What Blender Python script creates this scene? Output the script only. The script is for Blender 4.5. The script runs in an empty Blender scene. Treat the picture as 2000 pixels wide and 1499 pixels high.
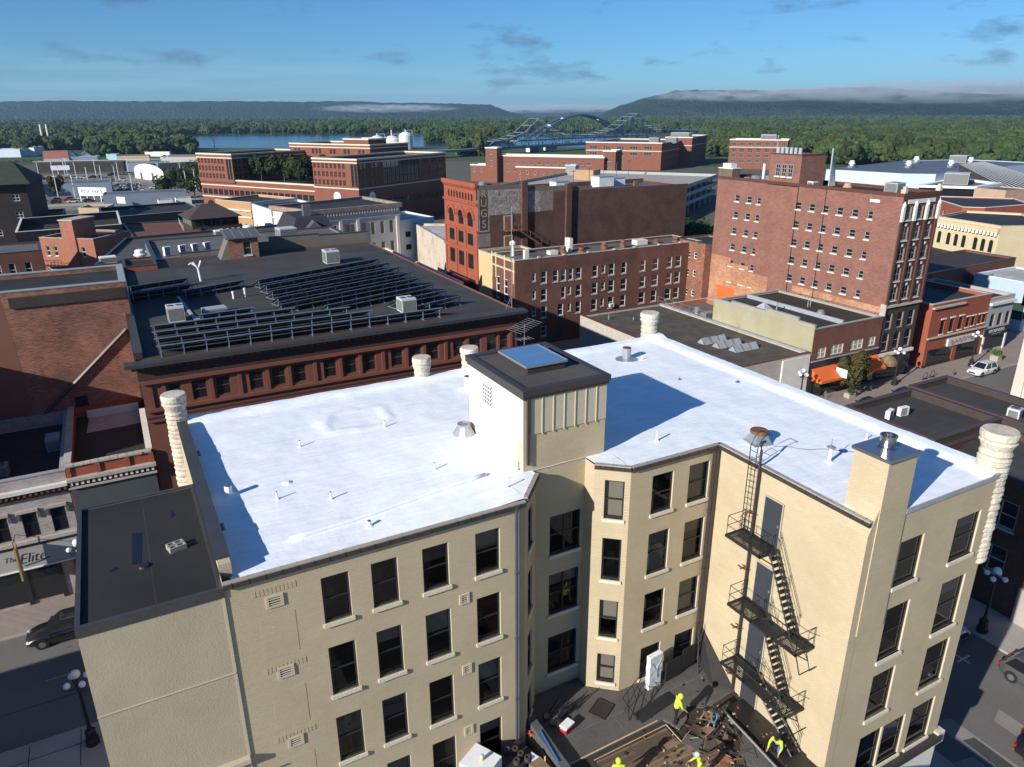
import bpy, math, random
from math import sin, cos, pi, radians, sqrt, atan2, hypot
from mathutils import Vector, noise as mnoise
random.seed(7)
SC = bpy.context.scene
COL = SC.collection
# ------------------------------------------------------------------ camera
cam = bpy.data.cameras.new('camera')
camo = bpy.data.objects.new('camera', cam); COL.objects.link(camo); SC.camera = camo
cam.sensor_fit = 'HORIZONTAL'; cam.sensor_width = 36.0; cam.lens = 1435 / 2000 * 36.0
cam.clip_start = 0.5; cam.clip_end = 60000
YAW, PIT, ROL = radians(28.3), radians(20.27), radians(-0.25)
fw = Vector((sin(YAW) * cos(PIT), cos(YAW) * cos(PIT), -sin(PIT)))
rt = Vector((cos(YAW), -sin(YAW), 0)); up = rt.cross(fw)
r2 = rt * cos(ROL) + up * sin(ROL); u2 = up * cos(ROL) - rt * sin(ROL)
M4 = camo.matrix_world.copy()
for i in range(3):
    M4[i][0] = r2[i]; M4[i][1] = u2[i]; M4[i][2] = -fw[i]
M4[0][3], M4[1][3], M4[2][3] = 0, 0, 34.5
camo.matrix_world = M4
# ------------------------------------------------------------------ world and sun
SUN_EL, SUN_AZ = radians(24), radians(17)         # light travels towards +X, a little +Y
w = bpy.data.worlds.new('World'); SC.world = w; w.use_nodes = True
nt = w.node_tree; nt.nodes.clear()
def N(t, typ, **kw):
    n = t.nodes.new(typ)
    for k, v in kw.items():
        if k.startswith('i_'): n.inputs[k[2:].replace('_', ' ')].default_value = v
        else: setattr(n, k, v)
    return n
sky = N(nt, 'ShaderNodeTexSky', sky_type='NISHITA', sun_disc=False, sun_elevation=SUN_EL,
        sun_rotation=radians(253), altitude=200, air_density=1.0, dust_density=0.0, ozone_density=3.0)
tc = N(nt, 'ShaderNodeTexCoord'); sep = N(nt, 'ShaderNodeSeparateXYZ')
nt.links.new(tc.outputs['Generated'], sep.inputs[0])
def math_(t, op, a, b=None, c=None):
    n = t.nodes.new('ShaderNodeMath'); n.operation = op
    for i, v in enumerate((a, b, c)):
        if v is None: continue
        if isinstance(v, (int, float)): n.inputs[i].default_value = v
        else: t.links.new(v, n.inputs[i])
    return n.outputs[0]
zc = math_(nt, 'ADD', math_(nt, 'MAXIMUM', sep.outputs['Z'], 0.0), 0.07)
comb = N(nt, 'ShaderNodeCombineXYZ')
nt.links.new(math_(nt, 'DIVIDE', sep.outputs['X'], zc), comb.inputs[0])
nt.links.new(math_(nt, 'DIVIDE', sep.outputs['Y'], zc), comb.inputs[1])
def ramp(t, fac, stops):
    r = t.nodes.new('ShaderNodeValToRGB'); e = r.color_ramp.elements
    while len(e) < len(stops): e.new(0.5)
    for el, (p, c) in zip(e, stops): el.position = p; el.color = c if len(c) == 4 else (*c, 1)
    t.links.new(fac, r.inputs[0]); return r.outputs[0]
n1 = N(nt, 'ShaderNodeTexNoise', i_Scale=1.0, i_Detail=7.0, i_Roughness=0.6)
mp1 = N(nt, 'ShaderNodeMapping'); mp1.inputs['Scale'].default_value = (9, 9, 30); mp1.inputs['Location'].default_value = (3.1, 1.7, 0.4)
nt.links.new(tc.outputs['Generated'], mp1.inputs[0]); nt.links.new(mp1.outputs[0], n1.inputs['Vector'])
c1 = ramp(nt, n1.outputs[0], [(0.57, (0, 0, 0)), (0.69, (1, 1, 1))])
n2 = N(nt, 'ShaderNodeTexNoise', i_Scale=1.0, i_Detail=7.0, i_Roughness=0.6)
mp = N(nt, 'ShaderNodeMapping'); mp.inputs['Scale'].default_value = (4, 4, 46)
nt.links.new(tc.outputs['Generated'], mp.inputs[0]); nt.links.new(mp.outputs[0], n2.inputs['Vector'])
c2 = ramp(nt, n2.outputs[0], [(0.42, (0, 0, 0)), (0.66, (1, 1, 1))])
low = ramp(nt, sep.outputs['Z'], [(0.0, (1, 1, 1)), (0.045, (0.8, 0.8, 0.8)), (0.075, (0, 0, 0))])
lowc = math_(nt, 'MULTIPLY', c2, low)
mx1 = N(nt, 'ShaderNodeMix', data_type='RGBA'); mx2 = N(nt, 'ShaderNodeMix', data_type='RGBA')
nt.links.new(math_(nt, 'MULTIPLY', lowc, 0.62), mx1.inputs['Factor'])
nt.links.new(sky.outputs[0], mx1.inputs[6]); mx1.inputs[7].default_value = (9.5, 8.6, 8.0, 1)
nt.links.new(math_(nt, 'MULTIPLY', c1, 0.62), mx2.inputs['Factor'])
nt.links.new(mx1.outputs[2], mx2.inputs[6]); mx2.inputs[7].default_value = (2.6, 2.75, 3.1, 1)
bg = N(nt, 'ShaderNodeBackground'); bg.inputs[1].default_value = 0.062
out = N(nt, 'ShaderNodeOutputWorld')
tint = N(nt, 'ShaderNodeMix', data_type='RGBA', blend_type='MULTIPLY'); tint.inputs['Factor'].default_value = 1; tint.inputs[7].default_value = (0.47, 0.87, 1.30, 1)
nt.links.new(mx2.outputs[2], tint.inputs[6]); nt.links.new(tint.outputs[2], bg.inputs[0]); nt.links.new(bg.outputs[0], out.inputs[0])
sl = bpy.data.lights.new('sun', 'SUN'); sl.energy = 5.0; sl.angle = radians(0.53); sl.color = (1, 0.955, 0.88)
so = bpy.data.objects.new('sun', sl); COL.objects.link(so)
ldir = Vector((cos(SUN_EL) * cos(SUN_AZ), cos(SUN_EL) * sin(SUN_AZ), -sin(SUN_EL)))
so.rotation_euler = ldir.to_track_quat('-Z', 'Y').to_euler(); so.location = (-40, -20, 80)
vs = SC.view_settings; vs.view_transform = 'Standard'; vs.look = 'None'; vs.exposure = 0.45; vs.gamma = 1.0
SC.cycles.volume_step_rate = 3; SC.cycles.volume_max_steps = 128; SC.cycles.volume_bounces = 0; SC.cycles.max_bounces = 4; SC.cycles.transparent_max_bounces = 8

# ------------------------------------------------------------------ materials
MATS = {}
def base_mat(name):
    m = bpy.data.materials.new(name); m.use_nodes = True
    t = m.node_tree; b = t.nodes['Principled BSDF']
    return m, t, b
def sc(c, k): return tuple(min(1, max(0, x * k)) for x in c[:3]) + (1,)
def mat(name, col, rough=0.85, var=0.18, scale=0.6, fine=6.0, bump=0.0, metal=0.0, spec=0.3, stretch=None, dirt=None, coat=0):
    """plain surface with two scales of uneven tone; dirt = (colour, amount) adds blotches"""
    if name in MATS: return MATS[name]
    m, t, b = base_mat(name); L = t.links
    co = N(t, 'ShaderNodeTexCoord'); src = co.outputs['Object']
    if stretch:
        mpn = N(t, 'ShaderNodeMapping'); mpn.inputs['Scale'].default_value = stretch; L.new(src, mpn.inputs[0]); src = mpn.outputs[0]
    na = N(t, 'ShaderNodeTexNoise', i_Scale=scale, i_Detail=5.0, i_Roughness=0.6); L.new(src, na.inputs['Vector'])
    nb = N(t, 'ShaderNodeTexNoise', i_Scale=fine, i_Detail=4.0, i_Roughness=0.65); L.new(src, nb.inputs['Vector'])
    f = math_(t, 'ADD', math_(t, 'MULTIPLY', na.outputs[0], 0.55), math_(t, 'MULTIPLY', nb.outputs[0], 0.45))
    colr = ramp(t, f, [(0.3, sc(col, 1 - var)), (0.7, sc(col, 1 + var))])
    if dirt:
        nd = N(t, 'ShaderNodeTexNoise', i_Scale=scale * 0.55, i_Detail=6.0, i_Roughness=0.7); L.new(co.outputs['Object'], nd.inputs['Vector'])
        mx = N(t, 'ShaderNodeMix', data_type='RGBA'); mx.inputs[7].default_value = (*dirt[0], 1)
        L.new(math_(t, 'MULTIPLY', ramp(t, nd.outputs[0], [(0.5, (0, 0, 0)), (0.66, (1, 1, 1))]), dirt[1]), mx.inputs['Factor'])
        L.new(colr, mx.inputs[6]); colr = mx.outputs[2]
    L.new(colr, b.inputs['Base Color'])
    b.inputs['Roughness'].default_value = rough; b.inputs['Metallic'].default_value = metal
    b.inputs['Specular IOR Level'].default_value = spec
    if coat: b.inputs['Coat Weight'].default_value = coat; b.inputs['Coat Roughness'].default_value = 0.05
    if bump:
        bn = N(t, 'ShaderNodeBump', i_Strength=bump, i_Distance=0.05); L.new(f, bn.inputs['Height']); L.new(bn.outputs[0], b.inputs['Normal'])
    MATS[name] = m; return m
def brick(name, c1, c2, mortar, bw=0.24, bh=0.085, ms=0.01, var=0.35, stain=None, bump=0.4, rough=0.9, wob=0.0):
    if name in MATS: return MATS[name]
    m, t, b = base_mat(name); L = t.links
    co = N(t, 'ShaderNodeTexCoord'); s = N(t, 'ShaderNodeSeparateXYZ'); L.new(co.outputs['Object'], s.inputs[0])
    cb = N(t, 'ShaderNodeCombineXYZ'); L.new(math_(t, 'ADD', s.outputs[0], s.outputs[1]), cb.inputs[0]); L.new(s.outputs[2], cb.inputs[1])
    bt = N(t, 'ShaderNodeTexBrick'); L.new(cb.outputs[0], bt.inputs['Vector'])
    for k, v in (('Color1', (*c1, 1)), ('Color2', (*c2, 1)), ('Mortar', (*mortar, 1)), ('Scale', 1.0), ('Mortar Size', ms), ('Brick Width', bw), ('Row Height', bh), ('Bias', 0.0)):
        bt.inputs[k].default_value = v
    na = N(t, 'ShaderNodeTexNoise', i_Scale=0.35, i_Detail=6.0, i_Roughness=0.65); L.new(co.outputs['Object'], na.inputs['Vector'])
    mpn = N(t, 'ShaderNodeMapping'); mpn.inputs['Scale'].default_value = (1.6, 1.6, 7.0); L.new(co.outputs['Object'], mpn.inputs[0])
    nb = N(t, 'ShaderNodeTexNoise', i_Scale=1.0, i_Detail=5.0, i_Roughness=0.7); L.new(mpn.outputs[0], nb.inputs['Vector'])
    f = math_(t, 'ADD', math_(t, 'MULTIPLY', na.outputs[0], 0.5), math_(t, 'MULTIPLY', nb.outputs[0], 0.5))
    g = ramp(t, f, [(0.3, (1 - var,) * 3), (0.7, (1 + var,) * 3)])
    mx = N(t, 'ShaderNodeMix', data_type='RGBA', blend_type='MULTIPLY'); mx.inputs['Factor'].default_value = 1
    L.new(bt.outputs[0], mx.inputs[6]); L.new(g, mx.inputs[7]); colr = mx.outputs[2]
    if stain:
        ns = N(t, 'ShaderNodeTexNoise', i_Scale=0.22, i_Detail=7.0, i_Roughness=0.7); L.new(co.outputs['Object'], ns.inputs['Vector'])
        m2 = N(t, 'ShaderNodeMix', data_type='RGBA'); m2.inputs[7].default_value = (*stain[0], 1)
        L.new(math_(t, 'MULTIPLY', ramp(t, ns.outputs[0], [(0.48, (0, 0, 0)), (0.68, (1, 1, 1))]), stain[1]), m2.inputs['Factor'])
        L.new(colr, m2.inputs[6]); colr = m2.outputs[2]
    L.new(colr, b.inputs['Base Color']); b.inputs['Roughness'].default_value = rough; b.inputs['Specular IOR Level'].default_value = 0.2
    if bump:
        bn = N(t, 'ShaderNodeBump', i_Strength=bump, i_Distance=0.015)
        h = math_(t, 'ADD', math_(t, 'MULTIPLY', bt.outputs[1], -1.0), math_(t, 'MULTIPLY', nb.outputs[0], 0.8))
        L.new(h, bn.inputs['Height']); L.new(bn.outputs[0], b.inputs['Normal'])
    MATS[name] = m; return m
def glass(name, col=(0.015, 0.018, 0.022), rough=0.04, see=0.0):
    """opaque dark pane seen from far, or (see>0) a thin pane one can look through"""
    if name in MATS: return MATS[name]
    m, t, b = base_mat(name); L = t.links
    if see:
        t.nodes.remove(b); o = t.nodes['Material Output']
        tr = N(t, 'ShaderNodeBsdfTransparent'); tr.inputs[0].default_value = (see, see, see * 1.02, 1)
        gl = N(t, 'ShaderNodeBsdfGlossy'); gl.inputs['Roughness'].default_value = 0.02
        fr = N(t, 'ShaderNodeFresnel'); fr.inputs[0].default_value = 1.5
        mx = N(t, 'ShaderNodeMixShader'); L.new(math_(t, 'MULTIPLY', fr.outputs[0], 1.0), mx.inputs[0]); L.new(tr.outputs[0], mx.inputs[1]); L.new(gl.outputs[0], mx.inputs[2]); L.new(mx.outputs[0], o.inputs[0])
    else:
        b.inputs['Base Color'].default_value = (*col, 1); b.inputs['Roughness'].default_value = rough; b.inputs['Specular IOR Level'].default_value = 0.7
        nn = N(t, 'ShaderNodeTexNoise', i_Scale=1.2, i_Detail=2.0); bn = N(t, 'ShaderNodeBump', i_Strength=0.06, i_Distance=0.05)
        co = N(t, 'ShaderNodeTexCoord'); L.new(co.outputs['Object'], nn.inputs['Vector']); L.new(nn.outputs[0], bn.inputs['Height']); L.new(bn.outputs[0], b.inputs['Normal'])
    MATS[name] = m; return m
def roofmat(name, col, seam=None, sw=1.1, slen=9.0, var=0.3, rough=0.75, swap=False, line=1.9):
    """membrane roof: uneven tone, long lap seams, worn patches"""
    if name in MATS: return MATS[name]
    m, t, b = base_mat(name); L = t.links
    co = N(t, 'ShaderNodeTexCoord'); s = N(t, 'ShaderNodeSeparateXYZ'); L.new(co.outputs['Object'], s.inputs[0])
    cb = N(t, 'ShaderNodeCombineXYZ'); L.new(s.outputs[1 if swap else 0], cb.inputs[0]); L.new(s.outputs[0 if swap else 1], cb.inputs[1])
    bt = N(t, 'ShaderNodeTexBrick'); L.new(cb.outputs[0], bt.inputs['Vector'])
    for k, v in (('Color1', sc(col, 0.9)), ('Color2', sc(col, 1.12)), ('Mortar', sc(col, line)), ('Scale', 1.0), ('Mortar Size', 0.02), ('Mortar Smooth', 0.4), ('Brick Width', slen), ('Row Height', sw)):
        bt.inputs[k].default_value = v
    na = N(t, 'ShaderNodeTexNoise', i_Scale=0.25, i_Detail=7.0, i_Roughness=0.68); L.new(co.outputs['Object'], na.inputs['Vector'])
    nb = N(t, 'ShaderNodeTexNoise', i_Scale=9.0, i_Detail=3.0, i_Roughness=0.7); L.new(co.outputs['Object'], nb.inputs['Vector'])
    f = math_(t, 'ADD', math_(t, 'MULTIPLY', na.outputs[0], 0.7), math_(t, 'MULTIPLY', nb.outputs[0], 0.3))
    g = ramp(t, f, [(0.3, (1 - var,) * 3), (0.72, (1 + var * 1.3,) * 3)])
    mx = N(t, 'ShaderNodeMix', data_type='RGBA', blend_type='MULTIPLY'); mx.inputs['Factor'].default_value = 1
    L.new(bt.outputs[0], mx.inputs[6]); L.new(g, mx.inputs[7]); L.new(mx.outputs[2], b.inputs['Base Color'])
    b.inputs['Roughness'].default_value = rough; b.inputs['Specular IOR Level'].default_value = 0.3
    bn = N(t, 'ShaderNodeBump', i_Strength=0.35, i_Distance=0.04); L.new(f, bn.inputs['Height']); L.new(bn.outputs[0], b.inputs['Normal'])
    MATS[name] = m; return m

CREAM = brick('cream_painted_brick', (0.525, 0.428, 0.282), (0.50, 0.406, 0.265), (0.465, 0.377, 0.245), bw=0.21, bh=0.078, ms=0.012, var=0.10, bump=0.6, stain=((0.41, 0.33, 0.215), 0.6))
CREAMS = mat('cream_stucco', (0.435, 0.365, 0.25), 0.95, 0.13, 0.5, 14, bump=0.5)
CREAMP = mat('cream_paint', (0.52, 0.445, 0.315), 0.8, 0.08, 0.8, 5)
SILL = mat('sill_stone', (0.62, 0.55, 0.42), 0.9, 0.15, 2, 9, bump=0.6)
STONE = mat('limestone', (0.56, 0.50, 0.40), 0.92, 0.28, 1.5, 6, bump=0.7, dirt=((0.30, 0.26, 0.2), 0.5))
DARKM = mat('dark_bronze_metal', (0.045, 0.037, 0.034), 0.45, 0.2, 1, 8, spec=0.5)
BLACKM = mat('black_iron', (0.018, 0.018, 0.02), 0.5, 0.3, 2, 12, spec=0.45)
FRAME = mat('dark_window_frame', (0.022, 0.022, 0.025), 0.4, 0.15, 2, 9, spec=0.5)
WFRAME = mat('white_window_frame', (0.72, 0.71, 0.68), 0.6, 0.08, 2, 9)
GFRAME = mat('grey_window_frame', (0.30, 0.30, 0.29), 0.6, 0.12, 2, 9)
BFRAME = mat('brown_window_frame', (0.16, 0.06, 0.04), 0.6, 0.12, 2, 9)
PANE = glass('dark_pane')
SEE = glass('clear_pane', see=0.62)
SKYP = glass('blue_skylight_pane', (0.10, 0.22, 0.42), 0.12)
ROOM = mat('room_interior', (0.06, 0.052, 0.045), 0.9, 0.5, 0.9, 4)
BLIND = mat('tan_blind', (0.46, 0.42, 0.33), 0.9, 0.06, 1, 30)
WHITE = mat('white_metal', (0.78, 0.79, 0.79), 0.5, 0.06, 1, 6)
OFFW = mat('offwhite_paint', (0.66, 0.63, 0.56), 0.8, 0.12, 1, 6)
GALV = mat('galvanized_metal', (0.42, 0.44, 0.46), 0.38, 0.15, 1.2, 8, metal=0.6, spec=0.5)
GREYM = mat('grey_metal', (0.36, 0.38, 0.40), 0.5, 0.12, 1.2, 8)
DGREY = mat('dark_grey_metal', (0.10, 0.105, 0.115), 0.55, 0.2, 1.2, 8)
RUST = mat('rusty_metal', (0.20, 0.085, 0.045), 0.85, 0.35, 2, 10)
TAR = roofmat('black_membrane_roof', (0.030, 0.029, 0.029))
TAR2 = roofmat('brown_black_roof', (0.038, 0.034, 0.031), sw=0.95, slen=7, swap=True, line=1.6)
GREYR = roofmat('grey_membrane_roof', (0.115, 0.115, 0.115), line=0.7)
BLUER = roofmat('blue_grey_roof', (0.10, 0.125, 0.155), line=0.7)
GRAVEL = mat('gravel_roof', (0.085, 0.074, 0.062), 0.95, 0.6, 0.5, 22, bump=0.6)
PALER = roofmat('pale_roof', (0.42, 0.41, 0.38), line=0.8)
COPE = mat('dark_coping', (0.05, 0.05, 0.052), 0.45, 0.25, 0.8, 5, spec=0.5)
CAPG = mat('grey_coping', (0.30, 0.32, 0.34), 0.5, 0.2, 0.8, 5)
CAPS = mat('stone_coping', (0.42, 0.38, 0.32), 0.9, 0.25, 1.2, 6)
BR_RED = brick('red_brick', (0.20, 0.060, 0.040), (0.155, 0.048, 0.034), (0.16, 0.10, 0.08))
BR_APT = brick('dark_red_brick', (0.185, 0.066, 0.046), (0.14, 0.050, 0.036), (0.15, 0.10, 0.08), stain=((0.06, 0.045, 0.04), 0.7))
BR_RUG = brick('brown_brick', (0.125, 0.050, 0.036), (0.088, 0.037, 0.028), (0.11, 0.08, 0.065), var=0.5, stain=((0.04, 0.03, 0.027), 0.6))
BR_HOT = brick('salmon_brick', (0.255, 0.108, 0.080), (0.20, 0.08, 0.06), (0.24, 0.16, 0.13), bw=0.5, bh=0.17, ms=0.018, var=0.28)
BR_OLD = brick('weathered_brick', (0.33, 0.11, 0.06), (0.18, 0.07, 0.046), (0.26, 0.18, 0.14), bw=0.36, bh=0.13, ms=0.016, var=0.8, stain=((0.12, 0.085, 0.07), 0.7))
BR_ORG = brick('orange_red_brick', (0.34, 0.092, 0.05), (0.29, 0.076, 0.041), (0.26, 0.09, 0.058), var=0.2)
BR_SAL = brick('bright_salmon_brick', (0.36, 0.135, 0.085), (0.31, 0.11, 0.07), (0.32, 0.18, 0.13), var=0.25)
BR_CMP = brick('plaza_brick', (0.23, 0.082, 0.052), (0.195, 0.068, 0.044), (0.20, 0.10, 0.07), var=0.16)
BR_DRK = brick('charcoal_brick', (0.065, 0.048, 0.040), (0.05, 0.038, 0.033), (0.06, 0.05, 0.045), var=0.3)
BR_CRM = brick('cream_brick', (0.60, 0.50, 0.31), (0.55, 0.45, 0.27), (0.5, 0.42, 0.28), var=0.12)
BR_TAN = brick('tan_orange_brick', (0.46, 0.27, 0.14), (0.40, 0.22, 0.115), (0.40, 0.28, 0.18), var=0.2)
TERRA = mat('terracotta_paint', (0.185, 0.068, 0.045), 0.85, 0.14, 0.5, 5)
TERRAD = mat('dark_maroon_frieze', (0.065, 0.030, 0.026), 0.8, 0.25, 0.5, 6)
ORANGE = mat('orange_canvas', (0.62, 0.13, 0.035), 0.9, 0.08, 0.6, 12)
GREENW = mat('olive_stucco', (0.34, 0.31, 0.20), 0.95, 0.14, 0.4, 5, dirt=((0.40, 0.38, 0.28), 0.5))
TANST = mat('grey_tan_stucco', (0.16, 0.14, 0.115), 0.95, 0.18, 0.5, 6)
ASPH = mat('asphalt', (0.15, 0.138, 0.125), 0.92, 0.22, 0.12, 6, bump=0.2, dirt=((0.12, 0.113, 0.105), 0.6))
ASPHL = mat('patched_asphalt', (0.25, 0.225, 0.195), 0.92, 0.2, 0.3, 7)
ASPHD = mat('dark_asphalt_patch', (0.06, 0.059, 0.058), 0.9, 0.2, 0.5, 7)
CONC = mat('concrete', (0.36, 0.33, 0.285), 0.92, 0.14, 0.4, 7)
PAVER = brick('brick_pavers', (0.30, 0.245, 0.21), (0.26, 0.21, 0.18), (0.23, 0.19, 0.17), bw=0.24, bh=0.12, ms=0.01, var=0.15, bump=0.2)
YEL = mat('yellow_road_paint', (0.55, 0.30, 0.06), 0.8, 0.3, 2, 14)
WPAINT = mat('white_road_paint', (0.55, 0.54, 0.52), 0.8, 0.25, 2, 14)

# ------------------------------------------------------------------ mesh helpers
class MB:
    def __init__(s): s.v = []; s.f = []; s.m = []
    def face(s, pts, m=0):
        i = len(s.v); s.v += [tuple(p) for p in pts]; s.f.append(tuple(range(i, i + len(pts)))); s.m.append(m)
    def box(s, x0, y0, z0, x1, y1, z1, m=0):
        i = len(s.v)
        s.v += [(x0, y0, z0), (x1, y0, z0), (x1, y1, z0), (x0, y1, z0), (x0, y0, z1), (x1, y0, z1), (x1, y1, z1), (x0, y1, z1)]
        for q in ((0, 3, 2, 1), (4, 5, 6, 7), (0, 1, 5, 4), (1, 2, 6, 5), (2, 3, 7, 6), (3, 0, 4, 7)):
            s.f.append(tuple(i + k for k in q)); s.m.append(m)
        return s
    def cbox(s, cx, cy, z0, wx, wy, h, m=0, rz=0):
        i = len(s.v); c, n = cos(rz), sin(rz)
        for z in (z0, z0 + h):
            for a, b in ((-1, -1), (1, -1), (1, 1), (-1, 1)):
                x, y = a * wx / 2, b * wy / 2; s.v.append((cx + x * c - y * n, cy + x * n + y * c, z))
        for q in ((0, 3, 2, 1), (4, 5, 6, 7), (0, 1, 5, 4), (1, 2, 6, 5), (2, 3, 7, 6), (3, 0, 4, 7)):
            s.f.append(tuple(i + k for k in q)); s.m.append(m)
        return s
    def prism(s, poly, z0, z1, m=0, bottom=False, top=True):
        n = len(poly); i = len(s.v)
        s.v += [(x, y, z0) for x, y in poly] + [(x, y, z1) for x, y in poly]
        for k in range(n):
            j = (k + 1) % n; s.f.append((i + k, i + j, i + n + j, i + n + k)); s.m.append(m)
        if top: s.f.append(tuple(range(i + n, i + 2 * n))); s.m.append(m)
        if bottom: s.f.append(tuple(range(i + n - 1, i - 1, -1))); s.m.append(m)
        return s
    def ring(s, outer, inner, z0, z1, m=0, bottom=True):
        n = len(outer); i = len(s.v)
        s.v += [(x, y, z0) for x, y in outer] + [(x, y, z1) for x, y in outer] + [(x, y, z0) for x, y in inner] + [(x, y, z1) for x, y in inner]
        for k in range(n):
            j = (k + 1) % n
            s.f += [(i + k, i + j, i + n + j, i + n + k), (i + 2 * n + j, i + 2 * n + k, i + 3 * n + k, i + 3 * n + j), (i + n + k, i + n + j, i + 3 * n + j, i + 3 * n + k)]; s.m += [m] * 3
            if bottom: s.f.append((i + j, i + k, i + 2 * n + k, i + 2 * n + j)); s.m.append(m)
        return s
    def tube(s, pts, r, n=6, m=0, r1=None, cap=True):
        pts = [Vector(p) for p in pts]; i = len(s.v); K = len(pts)
        for k, p in enumerate(pts):
            d = (pts[min(k + 1, K - 1)] - pts[max(k - 1, 0)]).normalized()
            a = d.cross(Vector((0, 0, 1)) if abs(d.z) < 0.95 else Vector((1, 0, 0))).normalized(); b = d.cross(a)
            rr = r if r1 is None else r + (r1 - r) * k / (K - 1)
            s.v += [tuple(p + (a * cos(2 * pi * q / n) + b * sin(2 * pi * q / n)) * rr) for q in range(n)]
        for k in range(K - 1):
            for q in range(n):
                q2 = (q + 1) % n; s.f.append((i + k * n + q, i + k * n + q2, i + (k + 1) * n + q2, i + (k + 1) * n + q)); s.m.append(m)
        if cap:
            s.f.append(tuple(i + n - 1 - q for q in range(n))); s.m.append(m)
            s.f.append(tuple(i + (K - 1) * n + q for q in range(n))); s.m.append(m)
        return s
    def lathe(s, cx, cy, prof, n=16, m=0, jit=0.0, rnd=None, captop=True):
        i = len(s.v); K = len(prof)
        for r, z in prof:
            for q in range(n):
                rr = r * (1 + (rnd.uniform(-jit, jit) if rnd else 0)); s.v.append((cx + rr * cos(2 * pi * q / n), cy + rr * sin(2 * pi * q / n), z))
        for k in range(K - 1):
            for q in range(n):
                q2 = (q + 1) % n; s.f.append((i + k * n + q, i + k * n + q2, i + (k + 1) * n + q2, i + (k + 1) * n + q)); s.m.append(m)
        if captop: s.f.append(tuple(i + (K - 1) * n + q for q in range(n))); s.m.append(m)
        return s
    def mesh(s, name, mats, smooth=False):
        me = bpy.data.meshes.new(name); me.from_pydata(s.v, [], s.f)
        if not isinstance(mats, (list, tuple)): mats = [mats]
        for q in mats: me.materials.append(q)
        if len(mats) > 1: me.polygons.foreach_set('material_index', s.m)
        if smooth: me.polygons.foreach_set('use_smooth', [True] * len(me.polygons))
        me.update(); return me
    def build(s, name, mats, parent=None, loc=(0, 0, 0), rz=0.0, smooth=False):
        return place(name, s.mesh(name, mats, smooth), parent, loc, rz)
def place(name, me, parent=None, loc=(0, 0, 0), rz=0.0):
    o = bpy.data.objects.new(name, me); COL.objects.link(o)
    o.parent = parent; o.location = loc; o.rotation_euler = (0, 0, rz); return o
LABELS = set()
def tag(o, label, cat, group=None):
    o['label'] = label; o['category'] = cat
    if group: o['group'] = group
    return o
def thing(name, label, cat, loc=(0, 0, 0), rz=0.0, group=None):
    o = bpy.data.objects.new(name, None); COL.objects.link(o); o.location = loc; o.rotation_euler = (0, 0, rz); o.empty_display_size = 0.3
    return tag(o, label, cat, group)
def struct(o): o['kind'] = 'structure'; return o
def stuff(o): o['kind'] = 'stuff'; return o
def dup(root, loc, rz=None, label=None, group=None, matmap=None):
    """a copy of a thing with copies of its parts and sub-parts"""
    def cp(o, par):
        c = o.copy(); COL.objects.link(c); c.parent = par
        for ch in list(o.children): cp(ch, c)
        return c
    r = cp(root, None); r.location = loc
    if rz is not None: r.rotation_euler = (0, 0, rz)
    if label: r['label'] = label
    if group: r['group'] = group
    return r
def offset_poly(poly, d):
    n = len(poly); res = []
    for i in range(n):
        p0, p1, p2 = Vector(poly[i - 1]), Vector(poly[i]), Vector(poly[(i + 1) % n])
        a = (p1 - p0).normalized(); b = (p2 - p1).normalized()
        na, nb = Vector((-a.y, a.x)), Vector((-b.y, b.x)); k = 1 + na.dot(nb)
        q = p1 + (na + nb) * (d / max(k, 0.25)); res.append((q.x, q.y))
    return res

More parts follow.
